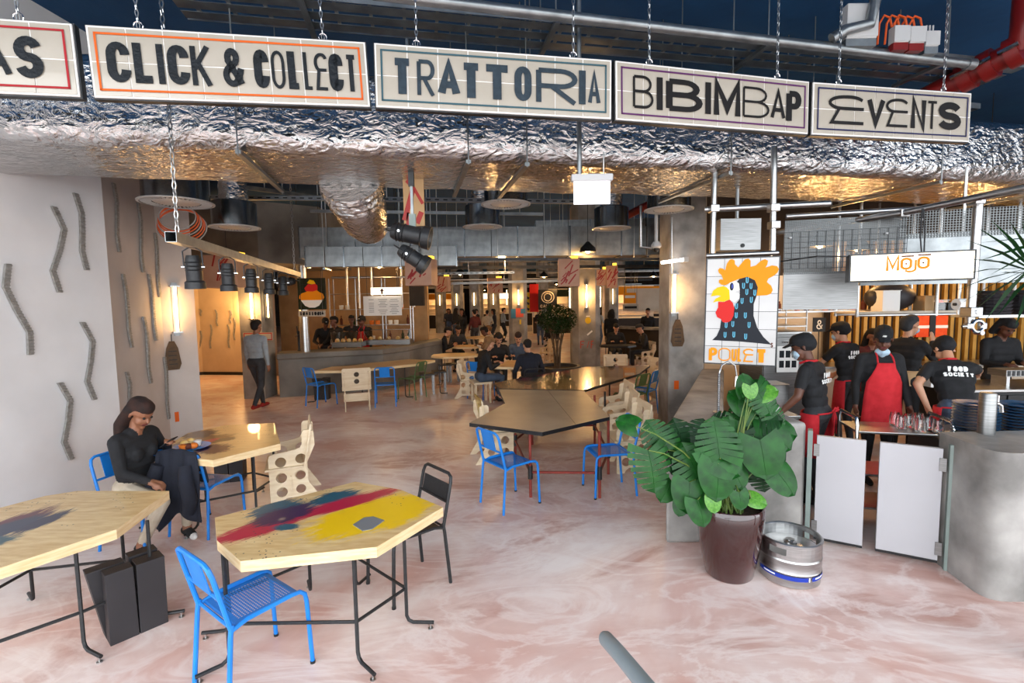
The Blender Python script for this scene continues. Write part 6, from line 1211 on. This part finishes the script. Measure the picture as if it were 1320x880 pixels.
def fuse(caps, voxel, smooth, name):
    mb = MB()
    for c in caps: capsule(mb, *c[:4])
    me = bpy.data.meshes.new('raw'); me.from_pydata(mb.v, [], mb.f); o = bpy.data.objects.new('raw', me); COL.objects.link(o)
    md = o.modifiers.new('r', 'REMESH'); md.mode = 'VOXEL'; md.voxel_size = voxel
    s = o.modifiers.new('s', 'SMOOTH'); s.factor = .5; s.iterations = smooth
    dg = bpy.context.evaluated_depsgraph_get(); out = bpy.data.meshes.new_from_object(o.evaluated_get(dg)); out.name = name
    bpy.data.objects.remove(o); bpy.data.meshes.remove(me)
    n = len(out.polygons); C = np.zeros(n*3); out.polygons.foreach_get('center', C); C = C.reshape(-1, 3)
    best = np.full(n, 1e9); idx = np.zeros(n, int); names = []
    for c in caps:
        m = c[4]
        if m not in names: names.append(m)
        p = np.array(c[0]); d = np.array(c[1])-p; L2 = max(1e-9, d@d); t = np.clip((C-p)@d/L2, 0, 1); dist = np.linalg.norm(C-(p+t[:, None]*d), axis=1)-(c[2]+(c[3]-c[2])*t)
        k = dist < best; best[k] = dist[k]; idx[k] = names.index(m)
    out.materials.clear()
    for m in names: out.materials.append(MATS[m])
    out.polygons.foreach_set('material_index', idx.astype(np.int32)); out.polygons.foreach_set('use_smooth', np.ones(n, bool)); out.update()
    return out
def person(label, loc, rz, hip=.93, lean=.03, feet=((-.1, .02), (.1, .0)), hands=((-.25, .1, .82), (.25, .1, .82)), headyaw=0, headpitch=0, skin='skin_brown', top='cloth_black', low='cloth_charcoal', shoe='shoe_black',
           sleeve='long', hair='short', hairm='hair_black', cap=False, mask=None, s=1.0, voxel=.011, hint_e=None, hint_k=None, girth=1.0, back_text=False, apron=None, curl=.7, feet_z=(0, 0), group=None, name='person', bust=0, foot_yaw=(0, 0), toe=None):
    r = thing(name, label, 'person', loc, rz, group); g = girth
    RX = Matrix.Rotation(-lean, 3, 'X'); H = Vector((0, 0, hip))
    def T(x, y, z): return H+RX @ Vector((x, y, z))
    caps = []
    def add(a, b, r0, r1, m): caps.append((tuple(Vector(a)), tuple(Vector(b)), r0, r1, m))
    # pelvis, waist, chest
    add(H+V(-.075, -.01, -.0), H+V(.075, -.01, -.0), .105*g, .105*g, low); add(T(-.055, 0, .13), T(.055, 0, .13), .10*g, .10*g, top); add(T(-.06, .0, .24), T(.06, .0, .24), .108*g, .108*g, top)
    add(T(-.085, 0, .34), T(.085, 0, .34), .108*g, .108*g, top); add(T(-.12, -.01, .43), T(.12, -.01, .43), .085, .085, top); add(T(-.165, -.015, .475), T(.165, -.015, .475), .058, .058, top)
    add(T(-.05, -.01, .50), T(.05, -.01, .50), .06, .06, top)
    if bust:
        for sx in (-1, 1): add(T(sx*.075, .085, .335), T(sx*.07, .075, .31), .062, .066, top)
    # head
    hb = T(0, 0, .50); neck = T(0, .015, .565); RH = RX @ Matrix.Rotation(headyaw, 3, 'Z') @ Matrix.Rotation(headpitch, 3, 'X'); hc = neck+RX @ Vector((0, .02, .10))
    def Hd(x, y, z): return hc+RH @ Vector((x, y, z))
    add(hb, Hd(0, -.015, -.03), .056, .05, skin); add(Hd(0, -.035, .07), Hd(0, .03, .072), .084, .080, skin); add(Hd(0, .035, .01), Hd(0, .048, -.045), .062, .048, skin); add(Hd(-.025, .055, -.01), Hd(.025, .055, -.01), .045, .045, skin)
    add(Hd(0, .098, .035), Hd(0, .118, .004), .011, .016, skin); add(Hd(-.018, .098, -.035), Hd(.018, .098, -.035), .011, .011, 'lip'); add(Hd(0, .075, -.075), Hd(0, .072, -.075), .024, .024, skin); add(Hd(-.03, .085, .062), Hd(.03, .085, .062), .016, .016, skin)
    for sx in (-1, 1): add(Hd(sx*.083, -.005, .035), Hd(sx*.084, -.008, .005), .014, .011, skin)
    # legs
    for i, sx in enumerate((-1, 1)):
        h0 = H+V(sx*.09, 0, -.03); an = V(feet[i][0], feet[i][1], feet_z[i]+.085); kn, an = ik(h0, an, .435, .425, hint_k or V(0, 1, .15))
        add(h0, kn, .092*g, .064, low); add(kn, h0.lerp(kn, .98), .064, .064, low); add(kn, an.lerp(kn, .12), .062, .046, low); add(an.lerp(kn, .15), an, .042, .042, skin if shoe == 'shoe_black' and hint_k is not None else low)
        fy = foot_yaw[i]; fd_ = V(math.sin(-fy), math.cos(fy), 0); sh = V(an.x, an.y, feet_z[i]+.045)
        add(sh-fd_*.045, sh+fd_*.06, .044, .042, shoe); add(sh+fd_*.06, sh+fd_*.13+V(0, 0, -.004), .043, .038, shoe); add(sh+fd_*.135+V(0, 0, -.006), sh+fd_*.16+V(0, 0, -.010), .036, .032, toe or shoe)
    # arms
    HS = []
    for i, sx in enumerate((-1, 1)):
        s0 = T(sx*.185, -.012, .46); tg = Vector(hands[i]); he = (hint_e[i] if hint_e else V(sx*.5, -.8, -.4)); el, wr = ik(s0, tg, .285, .25, Vector(he)); d = (wr-el).normalized()
        if sleeve == 'short': add(s0, s0.lerp(el, .6), .062, .058, top); add(s0.lerp(el, .6), el, .047, .042, skin); add(el, wr, .042, .028, skin)
        else: add(s0, el, .060, .048, top); add(el, wr.lerp(el, .08), .047, .034, top); add(wr.lerp(el, .1), wr, .029, .027, skin)
        inw = V(-sx, .25, -.1) if abs(d.z) > .6 else V(-sx*.3, .1, -1); n = (inw-d*inw.dot(d)).normalized(); sd = n.cross(d).normalized()*(1 if sx > 0 else -1)      # sd points to the thumb side
        if sd.dot(V(0, 1, .6)) < 0: sd = -sd
        add(wr+sd*.014, wr+d*.078+sd*.022, .021, .018, skin); add(wr-sd*.014, wr+d*.075-sd*.022, .021, .017, skin)
        for k, (o_, l_) in enumerate(((.030, .036), (.010, .041), (-.010, .038), (-.029, .029))):
            b0 = wr+d*.08+sd*o_; d1 = (d*math.cos(curl*.6)+n*math.sin(curl*.6)); d2 = (d*math.cos(curl*1.6)+n*math.sin(curl*1.6)); add(b0, b0+d1*l_, .0098, .009, skin); add(b0+d1*l_, b0+d1*l_+d2*l_*.9, .009, .0078, skin)
        t0 = wr+d*.028+sd*.024; t1 = t0+(sd*.75+d*.75+n*.3).normalized()*.036; add(t0, t1, .013, .011, skin); add(t1, t1+(d+n*.5).normalized()*.03, .0105, .009, skin); HS.append((wr, d, n, sd))
    o = bpy.data.objects.new('body', fuse(caps, voxel, 2 if voxel < .02 else 1, 'body')); COL.objects.link(o); o.parent = r
    for sx in (-1, 1): MB().ball(Hd(sx*.033, .098, .042), .0125, 8, 6).build('eye', 'black', r, smooth=True)
    # hair, cap, mask
    hv = max(.012, voxel)
    if hair == 'short' and not cap:
        link('hair', fuse([(tuple(Hd(0, -.045, .085)), tuple(Hd(0, .034, .108)), .088, .078, hairm), (tuple(Hd(0, -.06, .03)), tuple(Hd(0, -.055, .08)), .072, .08, hairm)], hv, 1, 'hair'), r)
    elif hair == 'long':
        cs = [(tuple(Hd(0, -.045, .088)), tuple(Hd(0, .034, .110)), .092, .079, hairm)]
        for sx in (-1, -.4, .4, 1): cs += [(tuple(Hd(sx*.06, -.05, .06)), tuple(hc+RH @ V(sx*.085, -.075, -.12)), .052, .05, hairm), (tuple(hc+RH @ V(sx*.085, -.075, -.12)), tuple(hc+RX @ V(sx*.10, -.12, -.40)), .05, .026, hairm)]
        link('hair', fuse(cs, hv, 2, 'hair'), r)
    elif hair == 'bob':
        cs = [(tuple(Hd(0, -.045, .085)), tuple(Hd(0, .034, .110)), .094, .08, hairm)]
        for sx in (-1, -.3, .3, 1): cs.append((tuple(Hd(sx*.065, -.045, .06)), tuple(Hd(sx*.085, -.06, -.09)), .055, .045, hairm))
        link('hair', fuse(cs, hv, 2, 'hair'), r)
    if cap:
        link('cap', fuse([(tuple(Hd(0, -.04, .095)), tuple(Hd(0, .03, .10)), .092, .086, 'cap_black'), (tuple(Hd(0, -.05, .06)), tuple(Hd(0, .0, .075)), .088, .09, 'cap_black'), (tuple(Hd(-.045, .10, .085)), tuple(Hd(-.04, .17, .07)), .014, .009, 'cap_black'), (tuple(Hd(.045, .10, .085)), tuple(Hd(.04, .17, .07)), .014, .009, 'cap_black'), (tuple(Hd(0, .10, .092)), tuple(Hd(0, .185, .075)), .016, .009, 'cap_black'), (tuple(Hd(-.022, .10, .09)), tuple(Hd(-.02, .18, .073)), .014, .009, 'cap_black'), (tuple(Hd(.022, .10, .09)), tuple(Hd(.02, .18, .073)), .014, .009, 'cap_black')], .009, 1, 'cap'), r)
        mb = MB(); glyph(mb, 'S', -.02, .02, .10, .125, .008, .008, 0, T=lambda x, y, z: Hd(x, .119-abs(x)*.3, z)); mb.build('cap_badge', 'white_print', r)
    if mask:
        y0, z0 = (.095, -.02) if mask == 'on' else (.07, -.105); link('face_mask', fuse([(tuple(Hd(-.03, y0-.018, z0)), tuple(Hd(.03, y0-.018, z0)), .042, .042, 'mask_blue'), (tuple(Hd(0, y0-.01, z0-.03)), tuple(Hd(0, y0, z0+.01)), .034, .036, 'mask_blue')], .010, 1, 'face_mask'), r)
    if back_text:
        def tb_(x, y, z): return H+RX @ Vector((x, -(.128*g+.012)+.55*x*x-.02*max(0, z-.38)/.1, z))
        word(r, 'SOCIETY'.replace('E', 'e'), -.13, .13, .31, .355, .014, 'white_print', 0, .14, 'shirt_print', T=tb_); word(r, 'FOOD', -.085, .085, .365, .42, .02, 'white_print', 0, .14, 'shirt_print', T=tb_)
    if apron == 'full':
        mb = MB(); rows = [(.44, .085), (.38, .10), (.30, .14), (.22, .175), (.1, .185), (0, .19), (-.12, .20), (-.25, .21), (-.36, .215)]; n = 12; vs = []
        for z, hw in rows:
            for i in range(n+1):
                a = -1+2*i/n; x = a*hw; fl = .155*g-(.02 if z > .35 else 0)+(.02*math.sin(a*9)*(0 if z > 0 else -z/.36)); y = fl*math.sqrt(max(0, 1-(a*hw/.26)**2)) if z > -.02 else (fl+.01)*math.sqrt(max(0, 1-(a*hw/.27)**2))
                vs.append(T(x, y, z) if z > 0 else H+V(x, y, z))
        mb.add(vs, [(k*(n+1)+i, k*(n+1)+i+1, (k+1)*(n+1)+i+1, (k+1)*(n+1)+i) for k in range(len(rows)-1) for i in range(n)]); ap = mb.build('apron', 'cloth_red', r, smooth=True); sd_ = ap.modifiers.new('t', 'SOLIDIFY'); sd_.thickness = .006
        for sx in (-1, 1): MB().tube([T(sx*.08, .135, .44), T(sx*.075, .1, .50), T(sx*.065, .04, .545), T(sx*.045, -.04, .545)], .009, 6).build('apron_strap', 'cloth_red', r)
    if apron == 'waist':
        mb = MB(); n = 20; rows = [(.02, 0), (-.1, .012), (-.25, .02), (-.42, .03)]; vs = []
        for z, e in rows:
            for i in range(n+1):
                a = math.radians(-35+250*i/n); vs.append(H+V((.198*g+e)*math.cos(a), (.128*g+e)*math.sin(a)-.005, z))
        mb.add(vs, [(k*(n+1)+i, k*(n+1)+i+1, (k+1)*(n+1)+i+1, (k+1)*(n+1)+i) for k in range(len(rows)-1) for i in range(n)]); ap = mb.build('apron', 'cloth_red', r, smooth=True); sd_ = ap.modifiers.new('t', 'SOLIDIFY'); sd_.thickness = .006
        bw = H+V(.05, -.135*g, .035); MB().tube([H+V(-.17, -.07, .02), H+V(-.08, -.128*g, .03), bw, H+V(.15, -.085, .02)], .009, 6).build('apron_tie', 'cloth_red', r)
        for dx, dz in ((-.06, .035), (.06, .03)): MB().tube([bw, bw+V(dx*.7, -.02, dz*1.3), bw+V(dx*1.3, -.015, dz*.4), bw+V(0, -.005, -.005)], .009, 6).build('apron_bow', 'cloth_red', r)
        for dx in (-.03, .04): MB().tube([bw, bw+V(dx, -.015, -.1), bw+V(dx*1.4, -.01, -.24)], .010, 6).build('apron_tail', 'cloth_red', r)
        if top == 'cloth_black' and sleeve == 'short': MB().tube([T(-.07, .07, .535), T(-.075, .0, .555), T(-.03, -.062, .545), T(.03, -.062, .545), T(.075, .0, .555), T(.07, .07, .535)], .012, 6).build('apron_neck_loop', 'cloth_red', r)
    r.scale = (s, s, s)
    return r, HS
def loc2(p, rz, w, s=1.0):        # world point to a person's local frame
    return tuple((Matrix.Rotation(-rz, 3, 'Z') @ (Vector(w)-Vector(p)))/s)
def head_to(dx, dy): return math.atan2(dy, dx)-PI/2
# the seated woman with her phone
wl = Vector((cw.location.x, cw.location.y, 0)); wrz = cw.rotation_euler.z+.02; wl = wl+Matrix.Rotation(wrz, 3, 'Z') @ V(0, -.06, 0)
fl_, fr2 = loc2(wl, wrz, G(256, 690)), loc2(wl, wrz, G(190, 716)); ph = D(219, 563, wl.y+.16); hn = loc2(wl, wrz, ph); lap = loc2(wl, wrz, D(196, 616, wl.y-.22))
_, whs = person('woman in a black top and beige trousers seated and looking at her phone', wl, wrz, hip=.545, lean=.10, feet=((fl_[0], fl_[1]-.08), (fr2[0], fr2[1]-.05)), hands=(hn, lap), headyaw=-.12, headpitch=-.42, skin='skin_brown', top='cloth_green' if False else 'cloth_black', low='cloth_beige', shoe='shoe_black', hair='long', hairm='hair_brown', voxel=.0085, bust=1, hint_k=V(0, 1, .5), curl=.9, girth=1.08, s=.94, foot_yaw=(-.5, -.4), toe='shoe_white')
wr_, d_, n_, sd_ = whs[0]; pw = wl+Matrix.Rotation(wrz, 3, 'Z') @ ((wr_+d_*.085+n_*.024)*.94); o = thing('smartphone', 'dark smartphone in the seated woman\'s hand', 'phone', pw, 0); 
RP = Matrix.Rotation(-.6, 3, 'Y'); MB().box((0, 0, 0), (.15, .075, .009), RP).build('case', 'black', o, bevel=.003); MB().box(RP @ V(0, 0, .005), (.138, .068, .001), RP).build('screen', 'dark_steel', o)
for i, (fx_, fyw) in enumerate(((G(190, 716), 0), (G(256, 690), 0))): pass
# navy coat over the chair back
def coat():
    mb = MB(); prof = [(-.19, .52), (-.215, .62), (-.245, .74), (-.27, .81), (-.295, .832), (-.315, .81), (-.322, .72), (-.33, .58), (-.345, .45), (-.36, .32), (-.365, .22)]; n = 16; vs = []
    for k, (y, z) in enumerate(prof):
        for i in range(n+1):
            a = -1+2*i/n; w_ = .20+.05*max(0, k-4)/6; hem = (.06*math.sin(a*4+1)+.07*a) if k == len(prof)-1 else 0; vs.append((a*w_+.012*math.sin(k*1.3), y-.018*math.sin(a*7+k*.5)*max(0, k-4)/4-.012*math.cos(a*11), z+hem-.035*a*a))
    mb.add(vs, [(k*(n+1)+i, k*(n+1)+i+1, (k+1)*(n+1)+i+1, (k+1)*(n+1)+i) for k in range(len(prof)-1) for i in range(n)])
    r = thing('coat', 'navy wool coat draped over the blue chair back', 'coat', cj.location, cj.rotation_euler.z)
    o = mb.build('body', 'cloth_navy', r, smooth=True); m = o.modifiers.new('t', 'SOLIDIFY'); m.thickness = .022; m.offset = 0; m = o.modifiers.new('s', 'SUBSURF'); m.levels = 1; m.render_levels = 1
    for x in (-.15, .12): MB().tube([(x, -.34, .70), (x*1.2, -.375, .58), (x*1.4+.02, -.385, .42), (x*1.3, -.38, .30)], [.055, .06, .055, .045], 10).build('sleeve', 'cloth_navy', r, smooth=True)
coat()
# blue plates with food on her table
for k, (u, v, rad) in enumerate(((222, 583, .15), (246, 577, .16))):
    p = G(u, v, .751); tag(MB().lathe([(rad*.6, 0), (rad, .014), (rad*1.02, .017), (rad*.6, .007)], 24).build('plate', 'blue_paint', loc=p, smooth=True), ('empty bright blue plate', 'bright blue plate full of food')[k]+' on the woman\'s table', 'plate')
for k, (u, v, m, nm, lab) in enumerate(((238, 575, 'food_yellow', 'bread_roll', 'pale bread roll'), (246, 572, 'food_yellow', 'bread_roll', 'second pale bread roll'), (236, 580, 'food_orange', 'juice_cup', 'orange dip cup'), (250, 578, 'food_orange', 'fried_bite', 'orange fried bite'), (255, 574, 'cloth_white', 'dip_pot', 'white dip pot'), (243, 579, 'brown', 'fried_bite', 'brown fried bite'))):
    o = MB().ball((0, 0, .028), .038, 10, 8, (1, .85, .75)).build(nm, m, loc=G(u, v, .765), smooth=True) if k not in (2, 4) else MB().lathe([(.025, 0), (.034, .05), (.03, .05), (.0, .04)], 12, capt=False).build(nm, m, loc=G(u, v, .765), smooth=True)
    tag(o, lab+' on the woman\'s food plate', 'food')
# cooks
K = dict(top='cloth_black', low='cloth_charcoal', sleeve='short')
p = D(1054, 500, 4.78); p.z = 0; hz_ = head_to(-.62, .78)
person('cook in a black cap seen from behind with a red apron bow beside the gate', p, hz_, hip=.96, lean=.16, hands=(loc2(p, hz_, D(1002, 527, 4.72)), (.26, .05, .80)), headyaw=.35, headpitch=-.15, skin='skin_dark', cap=True, mask='on', back_text=True, apron='waist', voxel=.010, girth=1.06, s=.95, **K)
p = D(1131, 500, 5.3); p.z = 0; hz_ = head_to(-.22, -1)
person('cook in a full red apron and black cap facing outward', p, hz_, hip=.97, lean=.06, hands=((-.27, .14, .84), (.27, .12, .84)), headyaw=-.35, headpitch=-.3, skin='skin_dark', cap=True, mask='chin', apron='full', voxel=.010, girth=1.1, top='cloth_black', low='cloth_black', sleeve='long', s=.965)
p = D(1094, 470, 6.55); p.z = 0; hz_ = head_to(-.35, .95)
person('cook seen from behind deeper in the kitchen wearing a printed black shirt', p, hz_, hip=.96, lean=.14, hands=((-.35, .42, 1.02), (.22, .35, 1.0)), headyaw=.2, headpitch=-.1, skin='skin_light', cap=True, mask='on', back_text=True, apron='waist', voxel=.012, s=.96, **K)
p = D(1166, 470, 6.2); p.z = 0; hz_ = head_to(.75, .35)
person('grey-haired man in black raising one arm toward the slat screen', p, hz_, hip=.98, lean=.05, hands=((.05, .45, 1.05), loc2(p, hz_, D(1202, 440, 6.25))), headyaw=-.1, skin='skin_light', top='cloth_black', low='cloth_black', hairm='cloth_charcoal', mask='on', voxel=.012, curl=.1, hint_e=(V(-.5, -.8, -.4), V(.3, -.2, -1)))
p = D(1236, 520, 4.9); p.z = 0; hz_ = head_to(.35, .94)
person('cook bending over the counter with a thin red apron tie on a black shirt', p, hz_, s=.97, hip=.93, lean=.5, hands=(loc2(p, hz_, D(1194, 520, 5.0)), loc2(p, hz_, D(1262, 478, 5.45))), headyaw=.15, headpitch=-.25, skin='skin_light', cap=True, back_text=True, apron='waist', voxel=.010, girth=1.05, low='cloth_denim', top='cloth_black', sleeve='short', hint_e=(V(-.6, -.3, .2), V(.9, -.2, .2)))
p = D(1284, 470, 6.95); p.z = 0; hz_ = head_to(-.15, -1)
person('person in a black hoodie looking down at a phone behind the prep counter', p, hz_, hip=.92, lean=.12, hands=((-.08, .34, 1.12), (.12, .32, 1.1)), headpitch=-.5, skin='skin_dark', top='cloth_black', low='cloth_black', hair='bob', hairm='cloth_black', voxel=.013)
p = D(1120, 460, 7.5); p.z = 0
person('dark-haired woman peering out at the back of the kitchen', p, head_to(-.2, -1), hip=.86, lean=.1, skin='skin_brown', top='cloth_darkred', hair='long', s=.93, voxel=.014, low='cloth_black')
# guests in the middle distance
p = G(334, 527); hz_ = head_to(.12, 1)
person('man in a grey sweater and red shoes walking past the bar end', p, hz_, hip=.95, lean=.04, feet=((-.05, .22), (.06, -.22)), feet_z=(0, .04), hands=((-.26, .12, .86), (.27, -.02, .84)), skin='skin_brown', top='cloth_grey', low='cloth_charcoal', shoe='shoe_red', voxel=.014, hint_k=None, s=1.0)
def seat_p(label, x, y, dx, dy, chairk=None, **k):
    kw = dict(hip=.54, lean=.22, feet=((-.1, .42), (.1, .40)), hands=((-.16, .36, .80), (.16, .36, .80)), voxel=.018, hint_k=V(0, 1, .8), headpitch=-.25); kw.update(k)
    if chairk:
        lab = chairk[1]
        if chairk[0] == 'stool':
            r = thing('guest_stool', lab, 'stool', (x, y, 0), head_to(dx, dy), None if chairk[2] is None else chairk[2]); MB().bx(-.19, .19, -.19, .19, .40, .44).build('seat', 'plywood', r)
            for a in (-.15, .15):
                for b in (-.15, .15): MB().bx(a-.02, a+.02, b-.02, b+.02, 0, .40).build('leg', 'plywood', r)
        else: chair(chairk[0], (x, y, 0), head_to(dx, dy), lab)
    return person(label, Vector((x, y, 0)), head_to(dx, dy), **kw)
SGp = 'plain stools under seated guests'; SL = 'plain plywood stool under a seated guest in the middle of the hall'
seat_p('fair-haired woman in black seated at the couple\'s table', -.66, 10.0, 1, .35, ('stool', SL, SGp), hair='bob', hairm='hair_fair', skin='skin_light', low='cloth_denim', voxel=.014)
seat_p('man in a navy sweater leaning on the couple\'s table', .36, 9.35, -.2, 1, ('black', 'black metal chair under the man in the navy sweater'), top='cloth_navy', skin='skin_light', voxel=.014, lean=.35)
seat_p('grey-clad guest facing the man in the navy sweater', .15, 11.75, 0, -1, ('stool', SL, SGp), top='cloth_denim', hairm='hair_brown', skin='skin_light'); seat_p('guest in black across from the fair-haired woman', -.35, 11.6, .2, -1, ('stool', SL, SGp), skin='skin_light', hair='bob')
seat_p('man in a white shirt at the octagonal table past the bar', -.62, 14.3, -1, .3, ('stool', SL, SGp), top='cloth_white', skin='skin_dark'); seat_p('second guest in white behind the man in the white shirt', -.55, 15.0, -1, 0, ('stool', SL, SGp), top='cloth_beige', skin='skin_light', hairm='hair_fair')
seat_p('guest in black facing the man in the white shirt', -2.1, 14.5, 1, .1, ('stool', SL, SGp), skin='skin_light'); seat_p('guest in a dark jacket at the far side of the octagonal table', -1.75, 15.6, .3, -1, ('stool', SL, SGp), top='cloth_charcoal', skin='skin_light')
seat_p('grey-haired man in black seated by the dark curved bar', 4.0, 14.5, -1, 0, None, skin='skin_light', hairm='cloth_charcoal'); seat_p('guest in black seated at the dark table behind the column', 3.25, 15.3, -.1, -1, ('stool', SL, SGp), skin='skin_light')
person('person in black with raised hair standing at the dark table', (3.3, 16.2, 0), head_to(.6, 1), voxel=.018, hair='bob', skin='skin_brown', low='cloth_black'); 
seat_p('guest in black seated beyond the indoor tree', 1.45, 17.2, -.5, -1, ('stool', SL, SGp), voxel=.022)
# bar crew
for (x, y, dx, dy, lab, kw) in ((-5.1, 13.25, .6, -1, 'bartender in a black cap bending at the left of the bar', dict(cap=True, lean=.35)), (-4.62, 12.95, -.5, -.8, 'bartender in black beside the one bending', dict(lean=.1)), (-4.45, 13.6, .2, -1, 'tall bartender in black under the arrow lightbox', dict(hairm='hair_black')), (-3.95, 13.15, -.3, -1, 'bartender with a red apron near the glass case', dict(cap=True, apron='full', lean=.15))):
    person(lab, (x, y, 0), head_to(dx, dy), voxel=.02, skin='skin_dark', hands=((-.2, .35, 1.02), (.2, .35, 1.02)), **kw)
for (x, y, lab) in ((4.9, 17.6, 'server in black behind the curved bar'), (6.0, 17.2, 'second server behind the curved bar in a red scarf')): person(lab, (x, y, 0), head_to(-.2, -1), voxel=.022, skin='skin_light', top='cloth_black' if x < 5 else 'cloth_darkred')
# distant crowd
tops = ('cloth_black', 'cloth_charcoal', 'cloth_darkred', 'cloth_black', 'cloth_beige', 'cloth_navy', 'cloth_grey'); nmz = ('black', 'charcoal', 'dark red', 'black', 'beige', 'navy', 'grey')
for i, (x, y, a) in enumerate(((-4.05, 31, .2), (-3.7, 29, 3.0), (-1.55, 20.6, .6), (-2.2, 22, 2.5), (-1.15, 23, 0), (-.85, 24.2, 1.4), (-.45, 25.2, -1.2), (-2.75, 24, -.6), (-1.9, 27, 2.2), (-3.0, 26.5, 1.0), (1.35, 23, 3.0), (1.9, 25, .4), (-5.2, 28, 1.8), (3.8, 21.5, -.8))):
    k = i % 7; person('distant guest in '+nmz[k]+' standing in the crowd at the back of the hall', (x, y, 0), a, voxel=.028, hair=('short', 'bob', 'short', 'long')[i % 4], top=tops[k], low=('cloth_black', 'cloth_denim', 'cloth_charcoal')[i % 3], skin=('skin_light', 'skin_brown')[i % 2], group='distant crowd', hands=((-.25, .1, .85), (.2, .25, 1.1)), s=.96+.02*(i % 4))
